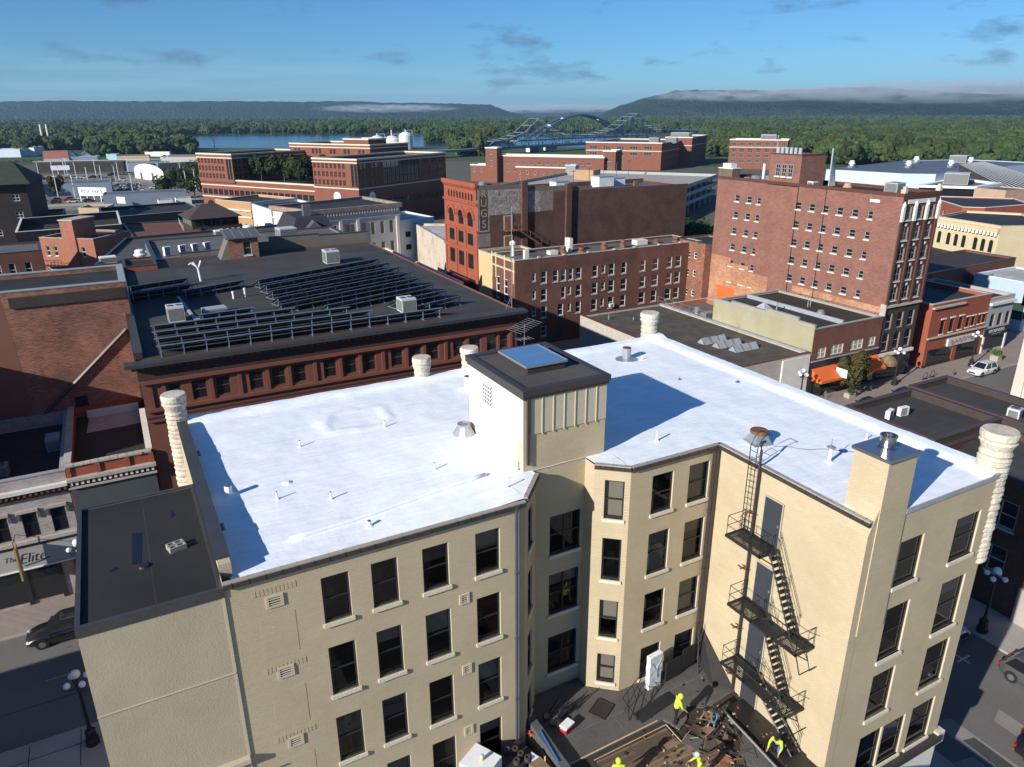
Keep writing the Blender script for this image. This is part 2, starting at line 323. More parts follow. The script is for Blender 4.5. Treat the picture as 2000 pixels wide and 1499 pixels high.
# ------------------------------------------------------------------ walls with openings and windows
def wallface(mb, p0, p1, z0, z1, ops, depth=0.16, m=0, mrev=0, mroom=None, room=0):
    """wall from p0 to p1 (outside on the right-hand side) with recessed openings (u0,u1,za,zb,rise)"""
    L = hypot(p1[0] - p0[0], p1[1] - p0[1]); dx, dy = (p1[0] - p0[0]) / L, (p1[1] - p0[1]) / L; nx, ny = dy, -dx
    P = lambda u, z, d=0: (p0[0] + dx * u - nx * d, p0[1] + dy * u - ny * d, z)
    ops = [o for o in ops if o[0] > 0.001 and o[1] < L - 0.001]
    us = sorted({0, L, *[o[0] for o in ops], *[o[1] for o in ops]}); zs = sorted({z0, z1, *[o[2] for o in ops], *[o[3] for o in ops]})
    zs = [z for z in zs if z0 - 1e-6 <= z <= z1 + 1e-6]
    for i in range(len(us) - 1):
        uc = (us[i] + us[i + 1]) / 2; j = 0
        while j < len(zs) - 1:
            zcn = (zs[j] + zs[j + 1]) / 2
            if any(o[0] < uc < o[1] and o[2] < zcn < o[3] for o in ops): j += 1; continue
            k = j
            while k + 1 < len(zs) - 1 and not any(o[0] < uc < o[1] and o[2] < (zs[k + 1] + zs[k + 2]) / 2 < o[3] for o in ops): k += 1
            mb.face([P(us[i], zs[j]), P(us[i + 1], zs[j]), P(us[i + 1], zs[k + 1]), P(us[i], zs[k + 1])], m); j = k + 1
    for o in ops:
        u0, u1, a, b = o[:4]; rise = o[4] if len(o) > 4 else 0
        zb = b - rise
        mb.face([P(u0, a), P(u0, zb), P(u0, zb, depth), P(u0, a, depth)], mrev); mb.face([P(u1, zb), P(u1, a), P(u1, a, depth), P(u1, zb, depth)], mrev)
        mb.face([P(u1, a), P(u0, a), P(u0, a, depth), P(u1, a, depth)], mrev)
        if rise:
            n = 8; arc = [((u0 + u1) / 2 - (u1 - u0) / 2 * cos(pi * k / n), zb + rise * sin(pi * k / n)) for k in range(n + 1)]
            for k in range(n):
                q, r = arc[k], arc[k + 1]; mb.face([P(*q), P(*r), P(*r, depth), P(*q, depth)], mrev)
                cu = u0 if k < n / 2 else u1; mb.face([P(cu, b), P(*q), P(*r)], m)
            mb.face([P(u0, b), P(*arc[n // 2]), P(u1, b)], m) if False else None
        else: mb.face([P(u0, b), P(u1, b), P(u1, b, depth), P(u0, b, depth)], mrev)
        if room:
            D = depth + room; e = 0.3
            for q in ([P(u0 - e, a - .4, D), P(u1 + e, a - .4, D), P(u1 + e, b + e, D), P(u0 - e, b + e, D)], [P(u0 - e, a - .4, depth), P(u0 - e, a - .4, D), P(u0 - e, b + e, D), P(u0 - e, b + e, depth)],
                      [P(u1 + e, a - .4, D), P(u1 + e, a - .4, depth), P(u1 + e, b + e, depth), P(u1 + e, b + e, D)], [P(u0 - e, a - .4, depth), P(u1 + e, a - .4, depth), P(u1 + e, a - .4, D), P(u0 - e, a - .4, D)], [P(u0 - e, b + e, D), P(u1 + e, b + e, D), P(u1 + e, b + e, depth), P(u0 - e, b + e, depth)]): mb.face(q, mroom)
    return P
WCACHE = {}
def window_meshes(w, h, fm, t=0.06, cols=1, rows=2, gm=None, sill=None, proud=0.0, arch=0):
    gm = gm or PANE
    key = (round(w, 2), round(h, 2), fm.name, t, cols, rows, gm.name, sill.name if sill else None, arch)
    if key in WCACHE: return WCACHE[key]
    mb = MB(); d0, d1 = 0.08, 0.17
    mb.box(-w / 2, d0, 0, -w / 2 + t, d1, h); mb.box(w / 2 - t, d0, 0, w / 2, d1, h); mb.box(-w / 2 + t, d0, 0, w / 2 - t, d1, t * 1.3); mb.box(-w / 2 + t, d0, h - t, w / 2 - t, d1, h)
    for k in range(1, rows): mb.box(-w / 2 + t, d0 + 0.015, h * k / rows - t * .45, w / 2 - t, d1 - .01, h * k / rows + t * .45)
    for k in range(1, cols): x = -w / 2 + w * k / cols; mb.box(x - t * .45, d0 + 0.01, t, x + t * .45, d1 - .015, h - t)
    fme = mb.mesh('window', fm)
    p = MB(); p.face([(-w / 2 + t, d1 - 0.04, t), (w / 2 - t, d1 - 0.04, t), (w / 2 - t, d1 - 0.04, h - t), (-w / 2 + t, d1 - 0.04, h - t)])
    pme = p.mesh('pane', gm); sme = None
    if sill:
        s = MB(); s.box(-w / 2 - .07, -0.09, -0.16, w / 2 + .07, 0.075, 0.0); sme = s.mesh('sill', sill)
    WCACHE[key] = (fme, pme, sme); return WCACHE[key]
def add_window(par, p0, p1, uc, z, w, h, style, origin=(0, 0, 0), off=0.0):
    th = atan2(p1[1] - p0[1], p1[0] - p0[0]); L = hypot(p1[0] - p0[0], p1[1] - p0[1])
    x = p0[0] + (p1[0] - p0[0]) * uc / L + sin(th) * off; y = p0[1] + (p1[1] - p0[1]) * uc / L - cos(th) * off
    fme, pme, sme = window_meshes(w, h, **style)
    o = place('window', fme, par, (x - origin[0], y - origin[1], z - origin[2]), th)
    place('pane', pme, o)
    if sme: place('sill', sme, o)
    return o
ST_MAIN = dict(fm=FRAME, t=0.075, gm=SEE, sill=SILL)
ST_WHITE = dict(fm=WFRAME, t=0.085)
ST_WHITES = dict(fm=WFRAME, t=0.085, sill=CAPS)
ST_DARK = dict(fm=FRAME, t=0.06)
ST_BR = dict(fm=BFRAME, t=0.08)
ST_GREY = dict(fm=GFRAME, t=0.08, sill=OFFW)
def building(name, label, cat, poly, z1, wm, rm, z0=0.0, parapet=0.5, pt=0.3, cope=COPE, wins=None, depth=0.14, loc=None, rz=0.0, group=None, cope_h=0.09, cope_o=0.05, rev=None, roofname='roof'):
    """walls with real openings, recessed roof deck, coping; wins = {edge: [(u, z, w, h, style[, rise])]}.  poly runs counter-clockwise"""
    if loc is None: loc = (poly[0][0], poly[0][1], 0); poly = [(x - loc[0], y - loc[1]) for x, y in poly]
    t = thing(name, label, cat, loc, rz, group); wins = wins or {}; mb = MB(); n = len(poly)
    inner = offset_poly(poly, pt)
    for i in range(n):
        ops = [(q[0] - q[2] / 2, q[0] + q[2] / 2, q[1], q[1] + q[3]) + ((q[5],) if len(q) > 5 and q[5] else ()) for q in wins.get(i, [])]
        wallface(mb, poly[i], poly[(i + 1) % n], z0, z1, ops, depth, 0, 1)
        if parapet > 0: a, b = inner[i], inner[(i + 1) % n]; mb.face([(*b, z1 - parapet), (*a, z1 - parapet), (*a, z1), (*b, z1)], 0)
    mb.build('wall', [wm, rev or wm], t)
    r = MB(); r.face([(x, y, z1 - parapet) for x, y in (inner if parapet > 0 else poly)]); t2 = r.build(roofname, rm, t)
    if cope and parapet > 0: MB().ring(offset_poly(poly, -cope_o), offset_poly(poly, pt + cope_o), z1 + 0.003, z1 + cope_h, 0).build('coping', cope, t)
    for i, lst in wins.items():
        for q in lst: add_window(t, poly[i], poly[(i + 1) % n], q[0], q[1], q[2], q[3], q[4])
    return t
def rect(x0, y0, x1, y1): return [(x0, y0), (x1, y0), (x1, y1), (x0, y1)]
def rows_of(us, zs, w, h, st, rise=0): return [(u, z, w, h, st, rise) for z in zs for u in us]
def lin(a, b, n): return [a + (b - a) * k / (n - 1) for k in range(n)] if n > 1 else [a]
# ================================================================== the setting
def sheet(name, pts, z, m):
    mb = MB(); mb.face([(x, y, z) for x, y in pts]); return struct(mb.build(name, m))
GRND = mat('dry_ground', (0.105, 0.10, 0.075), 0.95, 0.3, 0.01, 0.2)
GRASS = mat('meadow', (0.055, 0.085, 0.03), 0.95, 0.3, 0.004, 0.1)
mbg = MB(); mbg.face([(-3000, -400, -0.06), (9000, -400, -0.06), (9000, 10000, -0.06), (-3000, 10000, -0.06)])
struct(mbg.build('ground', GRASS))
sheet('town_ground', [(-140, -60), (420, -60), (420, 300), (250, 520), (60, 640), (-140, 660)], -0.03, GRND)
sheet('main_street', [(-120, 42.3), (300, 42.3), (300, 53.8), (-120, 53.8)], 0.0, ASPH)
sheet('cross_street', [(36.5, -50), (48.4, -50), (48.4, 42.3), (36.5, 42.3)], 0.0, ASPH)
sheet('cross_street', [(36.5, 53.8), (48.4, 53.8), (48.4, 105), (36.5, 105)], 0.0, ASPH)
def pavement(name, poly, m):
    o = MB().prism(offset_poly(poly, 0.17), -0.02, 0.13, 0).build(name, m); struct(o)
    k = MB().ring(poly, offset_poly(poly, 0.17), -0.02, 0.134, 0).build('kerb', CONC, o)
    return o
pv1 = pavement('pavement', rect(-110, -50, 36.5, 42.3), CONC)
pv2 = pavement('pavement', rect(-110, 53.8, 36.5, 132), PAVER)
pv3 = pavement('pavement', rect(48.4, 53.8, 300, 132), PAVER)
pv4 = pavement('pavement', rect(48.4, -50, 300, 42.3), CONC)
# slab joints of the near footway and road paint
mb = MB()
for k in range(14): x = -30 + k * 2.6; mb.box(x, 39.2, 0.134, x + 0.05, 42.1, 0.139)
mb.box(-60, 40.9, 0.134, 1, 40.95, 0.1385)
struct(mb.build('pavement_joint', mat('joint', (0.07, 0.065, 0.06), 0.9)))
mb = MB()
for k in range(-9, 26):
    x = -8.7 + k * 5.2
    if 33 < x < 50: continue
    mb.face([(x, 47.86, 0.005), (x + 2.0, 47.86, 0.005), (x + 2.0, 47.98, 0.005), (x, 47.98, 0.005)])
struct(mb.build('road_marking', YEL))
mb = MB(); mb.face([(-60, 45.7, 0.004), (36, 45.7, 0.004), (36, 45.78, 0.004), (-60, 45.78, 0.004)])
struct(mb.build('road_seam', mat('joint', (0.07, 0.065, 0.06))))
mb = MB()
for x, y in ((45.45, 20.7), (45.45, 14.0), (45.45, 27.5)): mb.cbox(x, y, 0.005, 1.3, 0.12, 0.003); mb.cbox(x - 0.1, y, 0.009, 0.12, 1.0, 0.003)
for k in range(5): mb.face([(37.6 + k * 2.1, 39.6, 0.005), (38.7 + k * 2.1, 39.6, 0.005), (38.7 + k * 2.1, 41.8, 0.005), (37.6 + k * 2.1, 41.8, 0.005)])
struct(mb.build('road_marking', WPAINT))
mb = MB()
for pts in ([(38.2, 8), (39.6, 8), (39.7, 18.0), (38.4, 18.3)], [(36.6, 6), (38.0, 6), (38.1, 15.6), (36.7, 15.9)], [(41.6, 6), (42.8, 6), (43.0, 17.0), (41.8, 16.6)]): mb.face([(x, y, 0.004) for x, y in pts])
struct(mb.build('road_patch', ASPHL))
mb = MB(); mb.face([(38.5, 13.2, 0.0085), (39.4, 13.2, 0.0085), (39.5, 16.4, 0.0085), (38.7, 16.6, 0.0085)]); mb.face([(-7.7, 50.8, 0.004), (-7.2, 50.9, 0.004), (-7.3, 51.0, 0.004)])
struct(mb.build('road_patch', ASPHD))
# ---- river: a flat sheet lying on the plain
WATER, wt, wb = base_mat('river_water')
wb.inputs['Base Color'].default_value = (0.02, 0.06, 0.11, 1); wb.inputs['Roughness'].default_value = 0.16; wb.inputs['Specular IOR Level'].default_value = 0.6
nn = N(wt, 'ShaderNodeTexNoise', i_Scale=0.25, i_Detail=4.0); bn = N(wt, 'ShaderNodeBump', i_Strength=0.35, i_Distance=0.6)
wco = N(wt, 'ShaderNodeTexCoord'); wt.links.new(wco.outputs['Object'], nn.inputs['Vector']); wt.links.new(nn.outputs[0], bn.inputs['Height']); wt.links.new(bn.outputs[0], wb.inputs['Normal'])
struct(MB().build('x', WATER)) if False else None
mb = MB(); mb.face([(x, y, 0.02) for x, y in [(60, 905), (180, 830), (300, 780), (480, 640), (640, 560), (560, 470), (760, 330), (900, 250), (980, 330), (860, 470), (800, 640), (640, 850), (560, 1010), (470, 1190), (330, 1330), (200, 1420), (60, 1290)]])
struct(mb.build('river', WATER))
mb = MB(); mb.face([(x, y, 0.02) for x, y in [(-140, 1560), (-40, 1500), (60, 1500), (60, 1640), (-60, 1720), (-160, 1700)]])
struct(mb.build('river', WATER))
# ---- wooded bluffs beyond the river
HILLM, ht, hb = base_mat('wooded_hill'); hl = ht.links
hco = N(ht, 'ShaderNodeTexCoord')
ha = N(ht, 'ShaderNodeTexNoise', i_Scale=0.02, i_Detail=6.0, i_Roughness=0.7); hl.new(hco.outputs['Object'], ha.inputs['Vector'])
hv = N(ht, 'ShaderNodeTexVoronoi', i_Scale=0.06); hl.new(hco.outputs['Object'], hv.inputs['Vector'])
hl.new(ramp(ht, math_(ht, 'ADD', math_(ht, 'MULTIPLY', ha.outputs[0], 0.7), math_(ht, 'MULTIPLY', hv.outputs[0], 0.3)), [(0.3, (0.006, 0.014, 0.008)), (0.62, (0.06, 0.085, 0.035))]), hb.inputs['Base Color'])
hb.inputs['Roughness'].default_value = 1; hb.inputs['Specular IOR Level'].default_value = 0.0
hbn = N(ht, 'ShaderNodeBump', i_Strength=1.0, i_Distance=16.0); hl.new(hv.outputs[0], hbn.inputs['Height']); hl.new(hbn.outputs[0], hb.inputs['Normal'])
CX, CY = sin(YAW), cos(YAW)
def polar(az_px, dist):                                # direction given by the bearing of a picture column
    a = YAW + math.atan((az_px - 1000) / 1529.0); return dist * sin(a), dist * cos(a)
def bluff(name, cols, base_d, depth, seed):
    """ridge: list of (bearing column, crest height)"""
    mb = MB(); nu = 150; nv = 14
    xs = lin(cols[0][0], cols[-1][0], nu)
    for c in xs:
        for k in range(len(cols) - 1):
            if cols[k][0] <= c <= cols[k + 1][0]: f = (c - cols[k][0]) / (cols[k + 1][0] - cols[k][0]); h = cols[k][1] + (cols[k + 1][1] - cols[k][1]) * f
        for v in range(nv):
            t = v / (nv - 1); d = base_d + depth * t
            x, y = polar(c, d)
            g = mnoise.noise((x / 420 + seed, y / 420, 0)) * 0.35 + mnoise.noise((x / 150, y / 150 + seed, 3)) * 0.18
            z = h * max(0, min(1, (1.45 * t) ** 0.75 + g * 0.9 * min(1, t * 3) * (1 - t))) + (mnoise.noise((x / 45, y / 45, seed)) * 9 if t > .05 else -6)
            if v == nv - 1: z = -0.9
            mb.v.append((x, y, max(-0.9, z - (8 if v == 0 else 0))))
    for i in range(nu - 1):
        for v in range(nv - 1):
            a = i * nv + v; mb.f.append((a, a + nv, a + nv + 1, a + 1)); mb.m.append(0)
    return struct(mb.build(name, HILLM, smooth=True))
bluff('hills', [(-260, 118), (0, 112), (120, 122), (300, 116), (460, 120), (600, 116), (700, 122), (760, 106), (900, 98), (960, 92), (1000, 30), (1030, 4)], 5200, 1500, 2.3)
bluff('hills', [(930, 40), (1050, 55), (1190, 60), (1400, 30)], 8200, 1200, 5.1)
bluff('hills', [(1170, 4), (1210, 70), (1260, 120), (1320, 162), (1400, 170), (1500, 160), (1600, 164), (1700, 172), (1760, 150), (1880, 128), (2050, 110), (2300, 105)], 4300, 1500, 9.7)
# ---- woodland on the river islands and far bank
LEAFS = []
def leafmat(name, c, tip):
    m, t, b = base_mat(name); L = t.links
    co = N(t, 'ShaderNodeTexCoord'); oi = N(t, 'ShaderNodeObjectInfo')
    nz = N(t, 'ShaderNodeTexNoise', i_Scale=0.9, i_Detail=4.0, i_Roughness=0.7); L.new(co.outputs['Object'], nz.inputs['Vector'])
    col = ramp(t, nz.outputs[0], [(0.3, sc(c, 0.55)), (0.55, sc(c, 1.0)), (0.75, (*tip, 1))])
    hs = N(t, 'ShaderNodeHueSaturation'); L.new(col, hs.inputs['Color'])
    L.new(math_(t, 'ADD', math_(t, 'MULTIPLY', oi.outputs['Random'], 0.7), 0.65), hs.inputs['Value']); L.new(math_(t, 'ADD', math_(t, 'MULTIPLY', oi.outputs['Random'], 0.05), 0.47), hs.inputs['Hue'])
    L.new(hs.outputs[0], b.inputs['Base Color']); b.inputs['Roughness'].default_value = 0.75; b.inputs['Specular IOR Level'].default_value = 0.15
    return m
LEAF = leafmat('tree_foliage', (0.05, 0.075, 0.022), (0.10, 0.12, 0.035))
LEAFD = leafmat('dark_foliage', (0.035, 0.06, 0.02), (0.065, 0.095, 0.03))
LEAFA = leafmat('autumn_foliage', (0.055, 0.055, 0.018), (0.13, 0.055, 0.02))
BARK = mat('bark', (0.11, 0.085, 0.065), 0.95, 0.3, 2, 9, bump=0.6)
def crown_mesh(name, seed, R, Hh, n, size, m, base=0.0):
    """leafy crown: many small leaf clumps through the volume, uneven outline"""
    rnd = random.Random(seed); mb = MB()
    lobes = [(rnd.uniform(-.72, .72) * R, rnd.uniform(-.72, .72) * R, rnd.uniform(.2, .85) * Hh, rnd.uniform(.26, .48)) for _ in range(9)] + [(0, 0, Hh * .5, .5)]
    for _ in range(n):
        lx, ly, lz, lr = rnd.choice(lobes)
        while True:
            a = Vector((rnd.gauss(0, 1), rnd.gauss(0, 1), rnd.gauss(0, 1)))
            if a.length > 0.01: break
        a.normalize(); rr = rnd.uniform(0.62, 1.0) ** 0.6
        p = Vector((lx + a.x * R * lr * rr, ly + a.y * R * lr * rr, max(base, lz + a.z * Hh * lr * .75 * rr)))
        nrm = (a + Vector((rnd.uniform(-.7, .7), rnd.uniform(-.7, .7), rnd.uniform(-.3, .9)))).normalized()
        t1 = nrm.orthogonal().normalized(); t2 = nrm.cross(t1); th = rnd.uniform(0, 2 * pi); s = size * rnd.uniform(.6, 1.4)
        u = (t1 * cos(th) + t2 * sin(th)) * s; v = (t2 * cos(th) - t1 * sin(th)) * s * .7
        mb.face([p - u, p - v * .8 + nrm * s * .15, p + u, p + v * .8 + nrm * s * .15])
    return mb.mesh(name, m)
def blob_mesh(name, seed, R, Hh, m):
    """far tree: lumpy crown of overlapping faceted clumps"""
    rnd = random.Random(seed); mb = MB()
    ico = []
    g = (1 + sqrt(5)) / 2
    for a in (-1, 1):
        for b in (-g, g): ico += [(0, a, b), (a, b, 0), (b, 0, a)]
    ico = [Vector(p).normalized() for p in ico]
    import itertools
    edge = min((p - q).length for p, q in itertools.combinations(ico, 2)) * 1.01
    fs = [(i, j, k) for i, j, k in itertools.combinations(range(12), 3) if (ico[i] - ico[j]).length < edge and (ico[j] - ico[k]).length < edge and (ico[i] - ico[k]).length < edge]
    for k in range(46):
        a = Vector((rnd.gauss(0, 1), rnd.gauss(0, 1), rnd.gauss(0, 1) + .25)).normalized(); rr = rnd.uniform(.55, .95)
        c = Vector((a.x * R * rr * .8, a.y * R * rr * .8, Hh * .5 + a.z * Hh * .42 * rr)); s = R * rnd.uniform(.2, .34); i0 = len(mb.v)
        for p in ico: mb.v.append(tuple(c + p * s * rnd.uniform(.7, 1.3)))
        for f in fs:
            q = [Vector(mb.v[i0 + x]) for x in f]
            f2 = f if (q[1] - q[0]).cross(q[2] - q[0]).dot(q[0] - c) > 0 else (f[0], f[2], f[1])
            mb.f.append(tuple(i0 + x for x in f2)); mb.m.append(0)
    mb.tube([(0, 0, -1), (0, 0, Hh * .5)], R * .07, 5)
    return mb.mesh(name, m)
proto = []
for k in range(6):
    me = blob_mesh('far_tree', 40 + k, 6.0 + (k % 3), 11 + 2 * (k % 2), [LEAF, LEAFD, LEAF][k % 3])
    o = bpy.data.objects.new('far_tree_shape', me); proto.append(o)
def scatter(name, label, pts):
    """one wood: tree shapes instanced on points by geometry nodes"""
    by = {}
    rnd = random.Random(len(pts))
    me = bpy.data.meshes.new(name); me.from_pydata([(x, y, z) for x, y, z in pts], [], [])
    o = bpy.data.objects.new(name, me); COL.objects.link(o); stuff(o); tag(o, label, 'wood')
    g = bpy.data.node_groups.new(name, 'GeometryNodeTree')
    g.interface.new_socket('Geometry', in_out='INPUT', socket_type='NodeSocketGeometry'); g.interface.new_socket('Geometry', in_out='OUTPUT', socket_type='NodeSocketGeometry')
    gi = g.nodes.new('NodeGroupInput'); go = g.nodes.new('NodeGroupOutput'); iop = g.nodes.new('GeometryNodeInstanceOnPoints'); gj = g.nodes.new('GeometryNodeGeometryToInstance')
    for p in proto:
        oi = g.nodes.new('GeometryNodeObjectInfo'); oi.inputs['Object'].default_value = p; oi.inputs['As Instance'].default_value = True
        g.links.new(oi.outputs['Geometry'], gj.inputs[0])
    ri = g.nodes.new('FunctionNodeRandomValue'); ri.data_type = 'INT'; ri.inputs['Min'].default_value = 0; ri.inputs['Max'].default_value = len(proto) - 1
    g.links.new(gi.outputs[0], iop.inputs['Points']); g.links.new(gj.outputs[0], iop.inputs['Instance']); iop.inputs['Pick Instance'].default_value = True
    g.links.new([s for s in ri.outputs if s.type == 'INT'][0], iop.inputs['Instance Index'])
    rr = g.nodes.new('FunctionNodeRandomValue'); rr.data_type = 'FLOAT_VECTOR'; rr.inputs[0].default_value = (0, 0, 0); rr.inputs[1].default_value = (0.1, 0.1, 6.28)
    g.links.new(rr.outputs[0], iop.inputs['Rotation'])
    rs = g.nodes.new('FunctionNodeRandomValue'); rs.data_type = 'FLOAT'
    fl = [s for s in rs.inputs if s.type == 'VALUE']; fl[0].default_value = 0.7; fl[1].default_value = 1.35; rs.inputs['Seed'].default_value = 5
    g.links.new([s for s in rs.outputs if s.type == 'VALUE'][0], iop.inputs['Scale'])
    g.links.new(iop.outputs[0], go.inputs[0])
    md = o.modifiers.new('wood', 'NODES'); md.node_group = g
    return o
def inpoly(x, y, P):
    r = False; j = len(P) - 1
    for i in range(len(P)):
        if (P[i][1] > y) != (P[j][1] > y) and x < (P[j][0] - P[i][0]) * (y - P[i][1]) / (P[j][1] - P[i][1]) + P[i][0]: r = not r
        j = i
    return r
RIV1 = [(60, 905), (180, 830), (300, 780), (480, 640), (640, 560), (560, 470), (760, 330), (900, 250), (980, 330), (860, 470), (800, 640), (640, 850), (560, 1010), (470, 1190), (330, 1330), (200, 1420), (60, 1290)]
RIV2 = [(-140, 1560), (-40, 1500), (60, 1500), (60, 1640), (-60, 1720), (-160, 1700)]
def wood(colrange, drange, n, seed, avoid=True, pw=1.0):
    rnd = random.Random(seed); res = []; k = 0
    while len(res) < n and k < n * 6:
        k += 1; c = rnd.uniform(*colrange); d = drange[0] + (drange[1] - drange[0]) * rnd.random() ** pw
        x, y = polar(c, d)
        if avoid and (inpoly(x, y, RIV1) or inpoly(x, y, RIV2)): continue
        res.append((x, y, 0))
    return res
scatter('far_forest', 'wide belt of green woodland on the far side of the river', wood((-80, 2100), (1330, 2300), 3800, 3) + wood((-80, 2100), (2300, 4700), 4200, 4, pw=1.4))
scatter('bank_forest', 'dense woodland on the near river bank at the right', wood((1380, 2120), (640, 1330), 2600, 5, avoid=False) + wood((1560, 2120), (560, 700), 300, 9, avoid=False))
scatter('shore_wood', 'belt of trees along the shore behind the industrial sheds', wood((-60, 360), (900, 1330), 700, 6) + wood((170, 372), (740, 900), 150, 7) + wood((-60, 40), (800, 950), 60, 8) + wood((830, 1000), (900, 1330), 260, 18, avoid=False) + wood((880, 960), (640, 760), 26, 19, avoid=False))
# ================================================================== the white-roofed building in the middle
ZR = 19.5
mainp = [(1.3, 23.45), (13.2, 23.45), (14.72, 25.12), (14.72, 25.45), (17.55, 25.45), (17.55, 24.68), (18.8, 23.6), (24.05, 23.6), (24.05, 15.25), (32.6, 15.25), (33.0, 39.4), (1.3, 39.0)]
MO = (1.3, 23.45, 0)
main = thing('corner_building', 'cream painted brick block with a bright white coated roof', 'building', MO)
ml = lambda x, y: (x - MO[0], y - MO[1])
mp_ = [ml(*p) for p in mainp]
MW = {}
def mwin(e, uc, z, w_, h_, st=ST_MAIN): MW.setdefault(e, []).append((uc, z, w_, h_, st))
for r, (zb, zt) in enumerate(((16.45, 18.46), (13.05, 15.32), (9.62, 11.9), (6.1, 8.5), (2.6, 5.0))):
    for xc, ww in ((5.13, 1.06), (7.04, 1.06), (9.15, 1.12), (11.46, 1.12)): mwin(0, xc - 1.3, zb, ww, zt - zb)
for zb, zt in ((16.5, 18.5), (13.1, 15.3), (9.7, 11.9), (6.9, 8.6)): mwin(1, 1.12, zb, 0.85, zt - zb)
for zb, zt in ((14.75, 16.85), (11.35, 13.65), (7.8, 10.0)): mwin(3, 16.53 - 14.72, zb, 1.72, zt - zb, dict(fm=FRAME, t=0.085, gm=SEE, cols=2, sill=SILL))
for zb, zt in ((16.75, 18.73), (13.4, 15.68), (10.05, 12.2), (7.27, 8.98)): mwin(5, 0.94, zb, 0.9, zt - zb)
for zb, zt in ((16.7, 18.72), (13.33, 15.62), (10.15, 12.2), (7.0, 8.92)):
    mwin(6, 20.7 - 18.8, zb, 1.26, zt - zb); mwin(6, 22.92 - 18.8, zb, 1.28, zt - zb)
for zb, zt in ((15.75, 17.95), (11.9, 14.65), (8.6, 11.1), (5.05, 7.55)):
    mwin(8, 27.0 - 24.05, zb, 1.55, zt - zb); mwin(8, 30.88 - 24.05, zb, 1.75, zt - zb)
mwin(8, 28.7 - 24.05, 5.05, 1.6, 2.45)
mb = MB(); n = len(mp_)
for i in range(n):
    ops = [(q[0] - q[2] / 2, q[0] + q[2] / 2, q[1], q[1] + q[3]) for q in MW.get(i, [])]
    zt = ZR - 0.06 if i not in (9, 10, 11) else ZR
    wallface(mb, mp_[i], mp_[(i + 1) % n], 0, zt, ops, 0.17, 0, 2, 1, room=1.6 if ops and i != 1 else (0.5 if ops else 0))
mb.build('wall', [CREAM, ROOM, CREAMP], main)
rb = random.Random(5); POST = []
for i, lst in MW.items():
    for q in lst:
        o = add_window(main, mp_[i], mp_[(i + 1) % n], q[0], q[1], q[2], q[3], q[4])
        pulled = rb.random()
        if (i in (5, 6) and pulled < 0.75) or (i not in (5, 6) and pulled < 0.22):      # roller blinds behind some panes
            fr = 1.0 if i in (5, 6) and pulled < .5 else rb.choice((0.35, 0.5, 0.6))
            b = MB(); b.face([(-q[2] / 2 + .05, 0.24, q[3] * (1 - fr) + .05), (q[2] / 2 - .05, 0.24, q[3] * (1 - fr) + .05), (q[2] / 2 - .05, 0.24, q[3] - .03), (-q[2] / 2 + .05, 0.24, q[3] - .03)])
            b.build('blind', BLIND, o)
        if i == 0 and q[1] == 9.62 and q[0] < 6.5:                                     # posters in two panes
            b = MB(); b.face([(-q[2] / 2 + .06, 0.2, q[3] * .52), (q[2] / 2 - .06, 0.2, q[3] * .52), (q[2] / 2 - .06, 0.2, q[3] - .05), (-q[2] / 2 + .06, 0.2, q[3] - .05)]); pb = b.build('poster', mat('grey_poster', (0.20, 0.19, 0.18), .8, .1), o)
            POST.append((pb, q))
        elif pulled > 0.5:                                                           # dim shapes standing in the rooms
            b = MB(); b.box(-q[2] * .3, 0.9, 0, q[2] * .1, 1.3, q[3] * rb.uniform(.25, .6)); b.build('furniture', mat('dim_furniture', (0.12, 0.085, 0.05), 0.8, 0.5, 1.2, 5), o)
# louvred vents in framed panels
for x, z, a in ((2.92, 17.85, .62), (2.97, 14.68, .62), (2.99, 11.3, .6), (10.33, 15.3, .45), (10.35, 11.66, .45), (10.34, 8.25, .45)):
    v = MB(); v.box(-a / 2, -.05, 0, a / 2, 0, .08); v.box(-a / 2, -.05, .42, a / 2, 0, .5); v.box(-a / 2, -.05, .08, -a / 2 + .1, 0, .42); v.box(a / 2 - .1, -.05, .08, a / 2, 0, .42)
    vo = v.build('louvre_vent', CREAMP, main, (x - 1.3, 0, z)); s = MB(); s.box(-a / 2 + .1, -0.006, .08, a / 2 - .1, -.002, .42); s.build('vent_backing', ROOM, vo)
    for k in range(3): s = MB(); s.box(-a / 2 + .1, -.045, .13 + k * .1, a / 2 - .1, -.012, .165 + k * .1); s.build('slat', CREAMP, vo)
# bricked-up panels with soldier courses on the left strip
for x, z in ((2.95, 15.9), (2.99, 12.5), (3.02, 9.2)):
    s = MB(); s.box(x - .62 - 1.3, -.008, z - .2, x + .62 - 1.3, -.001, z + 1.6); s.build('infill_panel', CREAM, main)
    for k in range(11):
        s = MB(); s.box(x - .75 + k * .14 - 1.3, -.014, z + 2.55, x - .75 + k * .14 + .11 - 1.3, -.001, z + 2.8); s.build('soldier_brick', CREAM, main)
